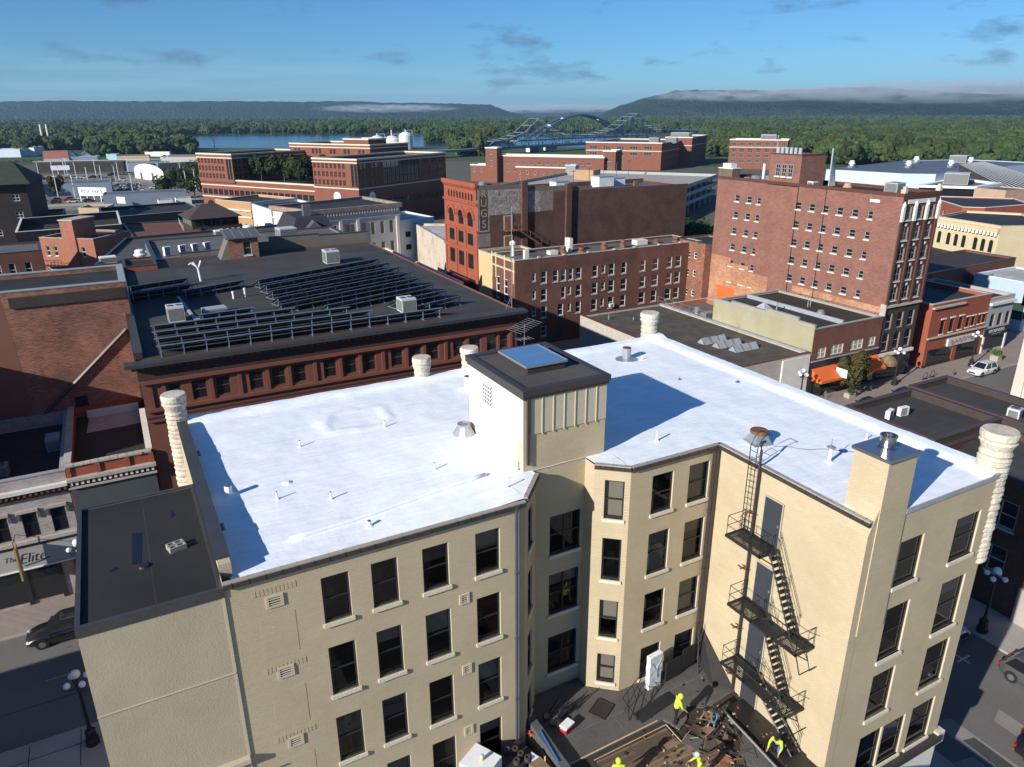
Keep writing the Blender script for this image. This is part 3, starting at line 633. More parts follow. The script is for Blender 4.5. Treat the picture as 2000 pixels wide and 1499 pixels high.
# ---- roof: coated foam, slightly uneven, falling to the gutters
WR, t, b = base_mat('white_roof_coating'); L = t.links
co = N(t, 'ShaderNodeTexCoord'); na = N(t, 'ShaderNodeTexNoise', i_Scale=0.9, i_Detail=6.0, i_Roughness=0.6); L.new(co.outputs['Object'], na.inputs['Vector'])
mpn = N(t, 'ShaderNodeMapping'); mpn.inputs['Scale'].default_value = (0.5, 3.2, 1); mpn.inputs['Rotation'].default_value = (0, 0, 0.25); L.new(co.outputs['Object'], mpn.inputs[0])
nb = N(t, 'ShaderNodeTexNoise', i_Scale=1.3, i_Detail=5.0, i_Roughness=0.65); L.new(mpn.outputs[0], nb.inputs['Vector'])
f = math_(t, 'ADD', math_(t, 'MULTIPLY', na.outputs[0], 0.5), math_(t, 'MULTIPLY', nb.outputs[0], 0.5))
L.new(ramp(t, f, [(0.32, (0.78, 0.825, 0.86)), (0.6, (0.92, 0.945, 0.955))]), b.inputs['Base Color'])
b.inputs['Roughness'].default_value = 0.42; b.inputs['Specular IOR Level'].default_value = 0.35
bn = N(t, 'ShaderNodeBump', i_Strength=0.75, i_Distance=0.09); L.new(f, bn.inputs['Height']); L.new(bn.outputs[0], b.inputs['Normal'])
def zroof(x, y):
    k = max(0, min(1, (13 - x) / 6)); front = max(0, min(1, (y - 23.5) / 14))
    z = ZR - 0.30 * k * (1 - front) + 0.035 * mnoise.noise((x * .55, y * .55, 1)) + 0.02 * mnoise.noise((x * 1.6, y * 3.2, 4))
    if y > 38.2: z += 0.18 * min(1, (y - 38.2) / .5)                     # upturned back edge
    if x > 31.7: z += 0.15 * min(1, (x - 31.7) / .5)
    dd = hypot((x - 9.6) / 1.9, (y - 35.0) / 1.3)                            # puddle-like ridge in the coating
    dd += 0.35 * mnoise.noise((x * .9, y * .9, 8))
    z += 0.09 * math.exp(-((dd - 1) / 0.09) ** 2)
    return z
def roof_patch(mb, x0, x1, y0, y1, st=0.25):
    nx, ny = max(2, int((x1 - x0) / st)), max(2, int((y1 - y0) / st)); i0 = len(mb.v)
    for j in range(ny + 1):
        for i in range(nx + 1):
            x, y = x0 + (x1 - x0) * i / nx, y0 + (y1 - y0) * j / ny; mb.v.append((*ml(x, y), zroof(x, y)))
    for j in range(ny):
        for i in range(nx): a = i0 + j * (nx + 1) + i; mb.f.append((a, a + 1, a + nx + 2, a + nx + 1)); mb.m.append(0)
mb = MB()
roof_patch(mb, 1.62, 13.2, 23.45, 39.2)
roof_patch(mb, 13.2, 24.05, 25.45, 39.2); roof_patch(mb, 24.05, 32.9, 15.25, 39.2)
roof_patch(mb, 18.8, 24.05, 23.6, 25.45)
zz = ZR + .01
for tri in ([(13.2, 23.45), (14.72, 25.12), (14.72, 25.45), (13.2, 25.45)], [(17.55, 24.68), (18.8, 23.6), (18.8, 25.45), (17.55, 25.45)]): mb.face([(*ml(x, y), zroof(x, y)) for x, y in tri])
mb.build('roof', WR, main, smooth=True)
# water dam: low white ridge across the left roof, and flashing lumps
mb = MB(); pts = [(4.0 + k * .62, 25.3 + k * .055, zroof(4.0 + k * .62, 25.3 + k * .055) + .05) for k in range(15)]
mb.tube([(p[0] - 1.3, p[1] - 23.45, p[2]) for p in pts], 0.11, 8); mb.build('roof_ridge', WR, main, smooth=True)
# ---- gutters along the court edges
def edge_box(mb, a, b, z0, z1, d0, d1):
    L_ = hypot(b[0] - a[0], b[1] - a[1]); nx, ny = (b[1] - a[1]) / L_, -(b[0] - a[0]) / L_
    mb.prism([(a[0] + nx * d1, a[1] + ny * d1), (b[0] + nx * d1, b[1] + ny * d1), (b[0] + nx * d0, b[1] + ny * d0), (a[0] + nx * d0, a[1] + ny * d0)], z0, z1, 0, True)
for i, dz in ((0, -.12), (1, 0), (5, 0), (6, 0), (7, 0)):
    g = MB(); a, b_ = mp_[i], mp_[i + 1]
    za = -0.24 if i == 0 else 0
    edge_box(g, a, b_, ZR - .20 + za * .6, ZR - .01 + za * .6, 0.003, .16); go = g.build('gutter', DARKM, main)
    fl = MB(); edge_box(fl, a, b_, ZR - .012 + za * .6, ZR + .045 + za * .6, -0.06, .13); fl.build('gutter_flashing', mat('flashing', (0.36, 0.32, 0.28), 0.5, 0.15), go)
    L_ = hypot(b_[0] - a[0], b_[1] - a[1]); nk = int(L_ / .55); br = MB()
    for k in range(nk):
        u = (k + .5) * L_ / nk; x = a[0] + (b_[0] - a[0]) * u / L_; y = a[1] + (b_[1] - a[1]) * u / L_
        nx, ny = (b_[1] - a[1]) / L_, -(b_[0] - a[0]) / L_
        br.tube([(x - nx * .05, y - ny * .05, ZR + .06 + za * .6), (x + nx * .165, y + ny * .165, ZR - .005 + za * .6), (x + nx * .17, y + ny * .17, ZR - .16 + za * .6)], 0.012, 4)
    br.build('gutter_bracket', BLACKM, go)
e = MB(); edge_box(e, ml(26.1, 15.25), ml(32.6, 15.25), ZR - .16, ZR + .05, 0.003, .06); e.build('edge_flashing', CAPG, main)
# downspouts
for x, y, z0 in ((12.75, 23.33, 0), (23.82, 23.42, 6.9), (23.62, 23.44, 6.9)):
    d = MB(); d.box(x - .055, y - .05, z0, x + .055, y + .05, ZR - .2)
    for zz_ in (9.2, 12.6, 16.0): d.box(x - .075, y - .06, zz_, x + .075, y + .06, zz_ + .09)
    d.build('downspout', DARKM if x > 20 else mat('slate_metal', (0.07, 0.085, 0.11), 0.4, 0.15), main, (-1.3, -23.45, 0))
# left parapet with dark metal cap
p = MB(); p.prism([ml(1.3, 24.0), ml(1.72, 24.0), ml(1.72, 38.2), ml(1.3, 38.2)], ZR - .4, 19.78); p.build('parapet', CREAM, main)
p = MB(); p.prism([ml(1.26, 24.35), ml(1.76, 24.35), ml(1.76, 38.2), ml(1.26, 38.2)], 19.783, 19.86, 0, True)
for y in (26.3, 33.6): p.box(.44, y - 23.45, 19.784, .6, y + .55 - 23.45, 19.82)
p.build('parapet_cap', COPE, main)
# ---- round stone turrets rising from the street fronts
def turret(x, y, z0, ztop, r=0.52, seed=1):
    rnd = random.Random(seed); prof = []; z = z0
    while z < ztop - 1.05:
        h = rnd.uniform(.2, .34); prof += [(r * .97, z + .02), (r * rnd.uniform(1.02, 1.09), z + h * .35), (r * rnd.uniform(1.0, 1.08), z + h * .75), (r * .96, z + h - .01)]; z += h
    prof += [(r * .95, z), (r * 1.02, z + .1), (r * 1.16, z + .3), (r * 1.22, z + .36), (r * 1.1, z + .44), (r * 1.22, z + .56), (r * 1.22, z + .78), (r * 1.14, z + .86)]
    o = MB().lathe(0, 0, prof, 22, 0, .022, rnd).build('stone_turret', STONE, main, (x - 1.3, y - 23.45, 0)); return o
turret(1.35, 39.0, 8.0, 21.2, .50, 1); turret(15.0, 39.25, 17, 21.0, .47, 2); turret(18.15, 39.25, 17, 21.0, .47, 3); turret(32.4, 39.6, 17, 21.2, .56, 4); turret(32.75, 15.75, 14.9, 21.35, .62, 5)
c = MB().lathe(0, 0, [(.1, 14.2), (.3, 14.5), (.62, 15.0)], 20).build('turret_corbel', STONE, main, (32.75 - 1.3, 15.75 - 23.45, 0))
# ---- chimney of the right wing
c = MB(); c.prism([ml(24.36, 15.2), ml(26.05, 15.2), ml(26.05, 16.75), ml(24.36, 16.75)], 14.0, 22.0); ch = c.build('chimney', CREAM, main)
c = MB(); c.prism([ml(23.93, 15.24), ml(24.4, 15.24), ml(24.4, 16.18), ml(23.93, 16.18)], 0, 18.9, top=False)
a_ = [(*ml(23.93, 15.24), 18.9), (*ml(24.4, 15.24), 18.9), (*ml(24.4, 16.18), 18.9), (*ml(23.93, 16.18), 18.9), (*ml(24.37, 15.24), 20.1), (*ml(24.37, 16.18), 20.1)]
c.face([a_[0], a_[3], a_[5], a_[4]]); c.face([a_[0], a_[4], a_[1]]); c.face([a_[3], a_[2], a_[5]]); c.build('chimney_breast', CREAM, main)
c = MB(); c.prism([ml(24.28, 15.12), ml(26.13, 15.12), ml(26.13, 16.83), ml(24.28, 16.83)], 22.0, 22.14, 0, True); c.build('chimney_cap', mat('steel_cap', (0.34, 0.36, 0.39), 0.3, 0.12, metal=0.85, spec=0.6), ch)
fx, fy = ml(25.25, 16.0)
c = MB().lathe(fx, fy, [(.36, 22.14), (.36, 22.2), (.30, 22.24), (.30, 22.62), (.33, 22.62), (.33, 22.68), (.27, 22.68), (.27, 22.3)], 22, captop=True).build('flue', mat('steel', (0.55, 0.56, 0.57), 0.25, 0.1, metal=1.0), ch, smooth=False)
# ---- stair and lift penthouse
PX0, PX1, PY0, PY1, PZ = 14.32, 18.6, 25.48, 31.0, 23.3
po = [ml(PX0, PY0), ml(PX1, PY0), ml(PX1, PY1), ml(PX0, PY1)]
pp = MB(); pp.prism(po, ZR - 1, PZ, top=False); pent = pp.build('penthouse', CREAM, main)
# metal panel cladding: pale boards on the left side, ribbed panels on the front
SIDING = mat('pale_siding', (0.66, 0.58, 0.50), 0.7, 0.07, 0.8, 5)
nb_ = 9
for k in range(nb_):
    y0 = PY1 - (PY1 - PY0 - .02) * (k + 1) / nb_; y1 = PY1 - (PY1 - PY0 - .02) * k / nb_
    s = MB(); s.box(PX0 - .05, y0 + .012, ZR + .05, PX0 - .003, y1 - .012, PZ - .35); s.build('siding_board', SIDING, pent, (-1.3, -23.45, 0))
s = MB(); s.box(PX0 - .02, PY0, ZR + .05, PX0 - .001, PY1, PZ - .35); s.build('siding_backing', mat('siding_gap', (0.2, 0.17, 0.14)), pent, (-1.3, -23.45, 0))
PANEL = mat('cream_metal_panel', (0.50, 0.44, 0.32), 0.6, 0.05, 0.7, 4)
for k in range(7):
    x0 = 14.62 + k * (PX1 - 14.62) / 7; x1 = 14.62 + (k + 1) * (PX1 - 14.62) / 7
    s = MB(); s.box(x0 + .004, PY0 - .04, 21.25 + .02 * k * 0, x1 - .004, PY0 - .003, PZ - .33); po_ = s.build('metal_panel', PANEL, pent, (-1.3, -23.45, 0))
    if k: s = MB(); s.box(x0 - .022, PY0 - .075, 21.2, x0 + .022, PY0 - .041, PZ - .34); s.build('rib', CREAMP, po_)
s = MB(); s.box(14.42, PY0 - .13, ZR + .35, 14.52, PY0 - .01, PZ - .3); s.build('downspout', DARKM, pent, (-1.3, -23.45, 0))
s = MB(); s.box(PX0 - .075, PY0 + .08, ZR + .1, PX0 - .052, PY0 + .55, 20.9); s.build('patch_panel', CREAMP, pent, (-1.3, -23.45, 0))
pf = [ml(PX0 - .16, PY0 - .16), ml(PX1 + .12, PY0 - .16), ml(PX1 + .12, PY1 + .12), ml(PX0 - .16, PY1 + .12)]
s = MB(); s.ring(pf, offset_poly(pf, .34), PZ - .2, PZ + .1); s.ring(offset_poly(pf, .06), offset_poly(pf, .3), PZ - .34, PZ - .202); s.build('fascia', DARKM, pent)
s = MB(); s.face([(*q, PZ + .02) for q in offset_poly(pf, .33)]); s.build('penthouse_roof', roofmat('penthouse_membrane', (0.085, 0.077, 0.068), sw=1.9, slen=5, line=0.7), pent)
sk = MB(); sk.box(15.5, 27.3, PZ + .02, 17.5, 29.9, PZ + .34); sko = sk.build('skylight_kerb', DARKM, pent, (-1.3, -23.45, 0))
for y0, y1 in ((27.25, 28.57), (28.63, 29.95)):
    s = MB(); s.box(15.42, y0, PZ + .345, 17.58, y1, PZ + .42); s.build('skylight_pane', SKYP, sko)
s = MB(); s.box(15.4, 27.22, PZ + .342, 17.6, 27.25, PZ + .45); s.box(15.4, 28.575, PZ + .342, 17.6, 28.625, PZ + .45); s.box(15.4, 29.95, PZ + .342, 17.6, 29.98, PZ + .45); s.box(15.39, 27.22, PZ + .341, 15.42, 29.98, PZ + .45); s.box(17.58, 27.22, PZ + .341, 17.61, 29.98, PZ + .45); s.build('skylight_frame', GALV, sko)
gw = MB(); gw.box(-.075, -.45, 0, -.055, .45, 1.0); gwo = gw.build('barred_window', PANE, pent, (PX0 - 1.3, 28.9 - 23.45, 21.55))
s = MB()
for k in range(6): s.box(-.1, -.45 + k * .172, 0, -.076, -.41 + k * .172, 1.0)
for k in range(6): s.box(-.1, -.45, k * .192, -.0765, .45, k * .192 + .04)
s.build('bars', WHITE, gwo)
# ---- pipes, vents and hatches fixed on the roof
def pipe(x, y, r=.05, h=.32, m=WR, top=None, name='vent_pipe'):
    zb = zroof(x, y); q = MB().lathe(0, 0, [(r * 3.2, -.02), (r * 1.5, .05), (r, .08), (r, h)], 12).build(name, m, main, (x - 1.3, y - 23.45, zb), smooth=False)
    if top: MB().lathe(0, 0, [(r * .98, h - .005), (r * 1.02, h + .03), (r * .5, h + .035)], 12).build('pipe_collar', top, q)
    return q
for x, y in ((6.25, 33.2), (6.22, 27.6), (11.0, 27.8), (4.23, 28.65), (10.6, 33.4)): pipe(x, y, .035, .32, WR, DGREY)
pipe(2.5, 29.9, .15, .5, WR, DGREY); pipe(7.0, 24.9, .07, .22, WR, DGREY); pipe(16.6, 36.2, .2, .75, WR, RUST); pipe(27.9, 36.2, .28, .75, GALV, RUST); pipe(13.0, 24.6, .035, .45); pipe(4.9, 29.9, .1, .09)
pipe(28.7, 35.6, .03, .3); pipe(28.3, 31.5, .035, .12, DGREY); pipe(21.6, 25.3, .05, .5); pipe(14.1, 25.8, .05, .4, WR, SILL); pipe(30.6, 20.5, .03, .3); pipe(31.0, 29.5, .05, .1, DGREY)
q = MB().lathe(0, 0, [(.58, -.02), (.5, .12), (.33, .42), (.33, .55), (.30, .55), (.30, .5)], 10).build('exhaust_hood', GALV, main, (13.75 - 1.3, 30.6 - 23.45, zroof(13.7, 30.6)))
q = MB().lathe(0, 0, [(.75, -.02), (.6, .1), (.36, .5), (.34, .55)], 4).build('exhaust_hood', GALV, main, (25.75 - 1.3, 22.8 - 23.45, zroof(25.7, 22.8)), 0.6)
MB().lathe(0, 0, [(.42, .5), (.44, .6), (.4, .64)], 16).build('hood_rim', RUST, q)
q = pipe(27.0, 19.7, .075, .75); MB().lathe(0, 0, [(.2, .7), (.2, .74), (.05, .82)], 12).build('pipe_hat', GALV, q)
MB().tube([(.12, .1, .75), (.14, .12, 1.05)], .02, 6).build('antenna', GALV, q)
# hose lying on the roof
mb = MB(); hp = [(26.0 + k * .22, 22.0 - k * .16 + .12 * sin(k * .9), zroof(26 + k * .22, 22 - k * .16) + .02) for k in range(14)]
mb.tube([(a - 1.3, b - 23.45, c) for a, b, c in hp], .014, 5); tag(mb.build('hose', DGREY, None, MO), 'thin dark hose lying on the white roof behind the ladder', 'hose')
# street front cornice strip at the far right corner above the ground floor
s = MB(); edge_box(s, ml(26.5, 15.25), ml(32.6, 15.25), 4.55, 4.9, 0.003, .35); s.build('cornice', DARKM, main)
s = MB(); edge_box(s, ml(26.5, 15.25), ml(32.6, 15.25), 0.1, 4.5, 0.003, .12); s.build('shopfront_panel', OFFW, main)
s = MB(); s.box(32.4 - 1.3, 15.0 - 23.45, 4.3, 32.95 - 1.3, 15.5 - 23.45, 5.0); s.build('corner_block', STONE, main)
s = MB(); s.box(32.55 - 1.3, 15.6 - 23.45, 9.6, 33.05 - 1.3, 16.2 - 23.45, 10.2); s.build('corner_block', STONE, main)
s = MB(); s.box(0, 15.3 - 23.45, 12.1, 0.01, 15.31 - 23.45, 12.11) if False else None
# ---- doors of the fire escape
IRON = mat('rust_brown_iron', (0.04, 0.033, 0.03), 0.6, 0.4, 2, 12, spec=0.4)
SLATE = mat('slate_door', (0.040, 0.045, 0.055), 0.5, 0.12, 0.9, 5)
for z in (16.0, 12.55, 9.1, 6.72):
    h = 2.2 if z > 7 else 1.75
    s = MB(); s.box(-.05, -.5, 0, -.004, .5, h); do = s.build('door', SLATE, main, (24.05 - 1.3, 19.92 - 23.45, z))
    s = MB(); s.box(-.075, -.56, 0, -.051, -.5, h + .06); s.box(-.075, .5, 0, -.051, .56, h + .06); s.box(-.075, -.5, h, -.051, .5, h + .06); s.build('door_frame', mat('door_trim', (0.45, 0.4, 0.3)), do)
    s = MB(); s.box(-.1, -.42, 1.0, -.052, -.36, 1.12); s.build('door_handle', GALV, do)
# standpipe
s = MB(); s.tube([(23.85, 20.85, 6.9), (23.85, 20.85, 20.3), (23.85, 20.9, 20.5), (24.0, 21.0, 20.6), (24.3, 21.1, 20.55)], .06, 8)
spo = s.build('standpipe', IRON, main, (-1.3, -23.45, 0))
for z in (8.0, 10.8, 14.2, 17.2):
    s = MB(); s.tube([(23.8, 20.85, z), (23.5, 20.95, z)], .05, 6); s.tube([(23.62, 20.65, z), (23.62, 21.2, z)], .03, 6); s.tube([(23.5, 20.8, z + .08), (23.5, 21.1, z + .08)], .03, 5); s.build('hose_valve', RUST, spo)
# ---- fire escape
fe = thing('fire_escape', 'black iron fire escape zigzagging down the sunlit cream wall', 'fire escape', (24.0, 20.0, 0))
FO = (24.0, 20.0)
def fl_(x, y, z): return (x - FO[0], y - FO[1], z)
def platform(y0, y1, x0, x1, z, gap=None):
    m_ = MB()
    m_.box(*fl_(x0, y0, z - .12), *fl_(x0 + .06, y1, z + .02)); m_.box(*fl_(x1 - .06, y0, z - .12), *fl_(x1, y1, z + .02)); m_.box(*fl_(x0, y0, z - .12), *fl_(x1, y0 + .06, z + .018)); m_.box(*fl_(x0, y1 - .06, z - .12), *fl_(x1, y1, z + .018))
    po_ = m_.build('platform', BLACKM, fe)
    nn_ = int((x1 - x0 - .1) / .085)
    for k in range(nn_):
        x = x0 + .08 + k * .085; s = MB(); s.box(*fl_(x, y0 + .06, z - .03), *fl_(x + .035, y1 - .06, z)); s.build('slat', BLACKM, po_)
    br = MB()
    for y in (y0 + .25, y1 - .25): br.tube([fl_(x0 + .1, y, z - .1), fl_(23.98, y, z - .95)], .03, 5); br.tube([fl_(x0 + .05, y, z - .1), fl_(23.98, y, z - .1)], .03, 5)
    br.build('bracket', BLACKM, po_)
    return po_
def rail(pts, z, h=1.0, posts=None):
    m_ = MB()
    for a, b in zip(pts[:-1], pts[1:]):
        for hh in (.5, h): m_.tube([fl_(*a, z + hh), fl_(*b, z + hh)], .018, 5)
        n_ = max(1, int(hypot(b[0] - a[0], b[1] - a[1]) / .75))
        for k in range(n_ + 1): x = a[0] + (b[0] - a[0]) * k / n_; y = a[1] + (b[1] - a[1]) * k / n_; m_.tube([fl_(x, y, z), fl_(x, y, z + h)], .016, 5)
    return m_.build('railing', BLACKM, fe)
def flight(ya, za, yb, zb, x0, x1):
    s = MB()
    for x in (x0, x1): s.tube([fl_(x, ya, za), fl_(x, yb, zb)], .045, 4)
    so_ = s.build('stair_stringer', BLACKM, fe); nst = 13
    for k in range(1, nst):
        f = k / nst; y = ya + (yb - ya) * f; z = za + (zb - za) * f; s = MB(); s.box(*fl_(x0, y - .11, z - .02), *fl_(x1, y + .11, z + .012)); s.build('tread', BLACKM, so_)
    s = MB()
    for x in (x0, x1):
        s.tube([fl_(x, ya, za + .95), fl_(x, yb, zb + .95)], .016, 5)
        for f in (.05, .5, .95): s.tube([fl_(x, ya + (yb - ya) * f, za + (zb - za) * f), fl_(x, ya + (yb - ya) * f, za + (zb - za) * f + .95)], .014, 4)
    s.build('handrail', BLACKM, fe)
for z in (16.0, 12.55, 9.1):
    platform(19.3, 21.45 if z > 15 else 20.85, 22.8, 23.95, z)
    rail([(23.9, 21.4 if z > 15 else 20.8), (22.84, 21.4 if z > 15 else 20.8), (22.84, 19.35), (23.2, 19.35)], z)
for z in (12.55, 9.1):
    platform(16.75, 18.05, 22.8, 23.95, z)
    rail([(22.84, 19.35), (22.84, 16.8), (23.9, 16.8)], z); s = MB(); s.box(*fl_(22.8, 18.0, z - .12), *fl_(23.35, 19.35, z)); s.build('landing_bridge', BLACKM, fe)
    s = MB(); s.tube([fl_(22.9, 16.8, z - .1), fl_(22.9, 16.5, z - .9), fl_(23.9, 16.5, z - .9)], .03, 5); s.tube([fl_(22.84, 16.8, z + 1.0), fl_(22.7, 16.2, z + 1.25)], .02, 4); s.build('strut', BLACKM, fe)
for za, zb in ((16.0, 12.55), (12.55, 9.1)): flight(19.3, za, 17.6, zb, 23.4, 23.9)
flight(19.3, 9.1, 16.5, 6.8, 23.3, 23.85)
s = MB()
for y in (21.0, 21.4):
    s.tube([fl_(23.75, y, 16.0), fl_(23.75, y, 20.35), fl_(23.95, y, 20.75), fl_(24.25, y, 20.95), fl_(24.55, y, 20.85)], .022, 6)
lo = s.build('ladder', BLACKM, fe)
for k in range(15): s = MB(); s.tube([fl_(23.75, 21.0, 16.25 + k * .3), fl_(23.75, 21.4, 16.25 + k * .3)], .014, 5); s.build('rung', BLACKM, lo)
s = MB(); s.tube([fl_(24.4, 21.0, 20.93), fl_(24.4, 21.4, 20.93)], .014, 5); s.build('rung', BLACKM, lo)

# ================================================================== stucco annex on the left of it
ann = building('annex', 'windowless beige stucco annex with a flat black roof', 'building', rect(-3.13, 23.42, 1.28, 32.0), 19.17, CREAMS, roofmat('annex_membrane', (0.028, 0.027, 0.026), sw=2.35, slen=20, swap=True, line=1.8), parapet=0.05, pt=0.1, cope=COPE, cope_h=.05, cope_o=.03)
MB().ring(offset_poly(rect(0, 0, 4.41, 8.58), -.035), offset_poly(rect(0, 0, 4.41, 8.58), -.003), 18.85, 19.17).build('fascia', COPE, ann)
s = MB(); s.box(-.01, -.035, 15.6, 4.4, -.003, 15.64); s.build('stucco_joint', CREAMP, ann)
s = MB(); s.box(1.6, -.25, 11.55, 4.4, -.003, 11.75); s.build('ledge', CREAMP, ann)
s = MB(); s.tube([(1.6, -.4, 11.2), (4.4, -.4, 11.2)], .03, 6); s.tube([(1.6, -.5, 10.95), (4.4, -.5, 10.95)], .03, 6); s.build('conduit', BLACKM, ann)
s = MB(); s.box(4.35, -.02, 0, 4.44, .02, 19.0); s.build('corner_trim', CREAMP, ann)
s = MB()
for q in ([(1.75, 3.2), (2.05, 3.1), (2.2, 5.4), (1.85, 5.6)], [(1.0, 3.1), (1.35, 3.15), (1.2, 3.35)], [(3.3, 6.1), (3.5, 6.3), (3.35, 6.9)]): s.face([(x, y, 19.126) for x, y in q])
s.build('tar_patch', mat('fresh_tar', (0.010, 0.011, 0.014), 0.25, 0.2, spec=0.6), ann)
blk = thing('concrete_block', 'pair of grey hollow concrete blocks lying on the black annex roof', 'blocks', (0.15, 27.0, 19.122), 0.25)
s = MB()
for k in (0, 1):
    y = k * .26 - .13; s.box(-.3, y - .11, 0, .3, y - .07, .2); s.box(-.3, y + .07, 0, .3, y + .11, .2)
    for x in (-.3, -.04, .24): s.box(x, y - .07, 0, x + .06, y + .07, .2)
s.build('block', CONC, blk)
dr = MB().lathe(0, 0, [(.2, 0), (.17, .06), (.05, .07)], 12); tag(dr.build('roof_drain', BLACKM, None, (-1.0, 26.3, 19.122)), 'small black drain dome in the middle of the annex roof', 'drain')
# ================================================================== generic rooftop and street objects
def ac_unit(name, label, x, y, z, wx, wy, h, rz=0.0, fans=1, m=None, group=None, feet=True):
    t = thing(name, label, 'AC unit', (x, y, z), rz, group); m = m or mat('ac_casing', (0.56, 0.57, 0.56), 0.5, 0.08)
    f0 = .1 if feet else 0
    MB().cbox(0, 0, f0, wx, wy, h - f0).build('casing', m, t)
    if feet: s = MB(); s.cbox(-wx * .38, 0, 0, .08, wy, f0); s.cbox(wx * .38, 0, 0, .08, wy, f0); s.build('feet', DGREY, t)
    for k in range(fans):
        xx = (k - (fans - 1) / 2) * wx / fans
        MB().lathe(xx, 0, [(min(wx / fans, wy) * .38, h + .002), (min(wx / fans, wy) * .38, h + .05), (min(wx / fans, wy) * .1, h + .03)], 14).build('fan_grille', DGREY, t)
    s = MB()
    s.box(-wx / 2 + .08, -wy / 2 - .015, f0 + .1, wx / 2 - .08, -wy / 2 - .001, h - .15); s.box(-wx / 2 - .015, -wy / 2 + .1, f0 + .1, -wx / 2 - .001, wy / 2 - .1, h - .15)
    s.build('coil_grille', mat('coil', (0.17, 0.17, 0.165), 0.7, 0.3, 3, 30), t)
    return t
def mini_split(name, label, x, y, z, rz, group=None, w_=.95, h=.75):
    """outdoor unit with a round fan on its front"""
    t = thing(name, label, 'AC unit', (x, y, z), rz, group)
    MB().box(-w_ / 2, -.18, .1, w_ / 2, .18, .1 + h).build('casing', WHITE, t)
    s = MB(); s.box(-w_ / 2 + .06, -.195, .16, w_ / 2 - .22, -.181, .04 + h); s.build('fan_grille', mat('fan_mesh', (0.24, 0.24, 0.235), .7, .3, 3, 30), t)
    s = MB(); s.cbox(-w_ * .3, 0, 0, .06, .4, .1); s.cbox(w_ * .3, 0, 0, .06, .4, .1); s.build('feet', DGREY, t); return t
def mushroom(name, label, x, y, z, r, h, m=WHITE, group=None):
    t = thing(name, label, 'roof fan', (x, y, z), 0, group)
    MB().cbox(0, 0, 0, r * 1.5, r * 1.5, h * .3).build('kerb', GALV, t)
    MB().lathe(0, 0, [(r * .6, h * .3), (r * .6, h * .45), (r, h * .5), (r * 1.02, h * .62), (r * .75, h * .68), (r * .8, h * .9), (r * .5, h)], 16).build('hood', m, t); return t
def text_part(par, name, txt, loc, rz, size, m, ext=.02, sx=1.0, shear=0.0, align='CENTER', tilt=pi / 2, thin=0.0):
    cu = bpy.data.curves.new(name, 'FONT'); cu.body = txt; cu.size = size; cu.extrude = ext; cu.align_x = align; cu.align_y = 'CENTER'; cu.shear = shear; cu.offset = thin
    tmp = bpy.data.objects.new(name, cu); COL.objects.link(tmp)
    dg = bpy.context.evaluated_depsgraph_get(); me = bpy.data.meshes.new_from_object(tmp.evaluated_get(dg)); bpy.data.objects.remove(tmp)
    me.materials.clear(); me.materials.append(m)
    o = bpy.data.objects.new(name, me); COL.objects.link(o); o.parent = par; o.location = loc; o.rotation_euler = (tilt, 0, rz); o.scale = (sx, 1, 1); return o

for pb, q in POST:
    if q[0] > 4.5: text_part(pb, 'lettering', 'FIRST', (0, .19, q[3] * .78), 0, .26, mat('black_lettering', (0.02, 0.02, 0.02), 0.6), .004, 1.3)
    else:
        for a, b_ in ((-.22, .85), (.25, .82), (.02, .68), (.0, .92)): s = MB(); s.face([(a + .09 * cos(k), .19, q[3] * b_ + .09 * sin(k)) for k in [j * .785 for j in range(8)]]); s.build('poster_dot', mat('black_lettering', (0.02, 0.02, 0.02), 0.6), pb)
# ================================================================== red commercial block with the solar roof
sol = building('commercial_block', 'dark red terracotta block with rows of solar panels on its roof', 'building', rect(0.0, 57.6, 31.5, 100.2), 17.55, TERRA, roofmat('solar_membrane', (0.055, 0.052, 0.048), sw=2.4, slen=12, line=1.5), parapet=0.05, pt=0.25, cope=None,
    wins={0: rows_of([3.92, 5.63, 8.12, 9.84, 11.5, 13.99, 15.71, 17.35, 19.8, 21.5, 23.15, 25.62, 27.3, 28.97], (13.95,), 1.08, 1.6, dict(fm=BFRAME, t=0.07, rows=2)) + rows_of([2.2, 30.2], (13.95,), .9, 1.6, dict(fm=BFRAME, t=.07)) + rows_of([4 + k * 2.75 for k in range(10)], (10.0,), 1.9, 2.4, dict(fm=BFRAME, t=.09, cols=2))})
def add0(t, n_, m, *b): s = MB(); s.box(*b[0]); return s.build(n_, m, t)
def solp(n_, m, *boxes, **k):
    s = MB()
    for b_ in boxes: s.box(*b_)
    return s.build(n_, m, sol, **k)
solp('cornice', COPE, (-.85, -.75, 17.25, 32.3, .4, 17.52)); solp('cornice_bed', TERRAD, (-.45, -.42, 16.98, 31.95, -.003, 17.24))
solp('frieze', TERRAD, (-.02, -.14, 16.05, 31.52, -.003, 16.95)); solp('moulding', TERRA, (-.1, -.3, 15.78, 31.6, -.003, 16.04)); solp('moulding', TERRA, (-.05, -.22, 13.55, 31.55, -.003, 13.8)); solp('moulding', TERRAD, (-.03, -.16, 12.98, 31.53, -.003, 13.14)); solp('moulding', TERRA, (-.03, -.2, 12.75, 31.53, -.003, 12.95))
for k in range(15):
    x = (0.55, 1.45, 7.0 - .12, 12.75, 18.55, 24.35, 30.9, 4.78, 8.98, 10.67, 14.85, 16.53, 20.65, 22.3, 26.46)[k]; solp('pilaster', TERRA, (x - .14, -.1, 13.82, x + .14, -.003, 15.76))
for k in range(64): solp('modillion', TERRAD, (-.3 + k * .51, -.66, 17.08, -.12 + k * .51, -.43, 17.24))
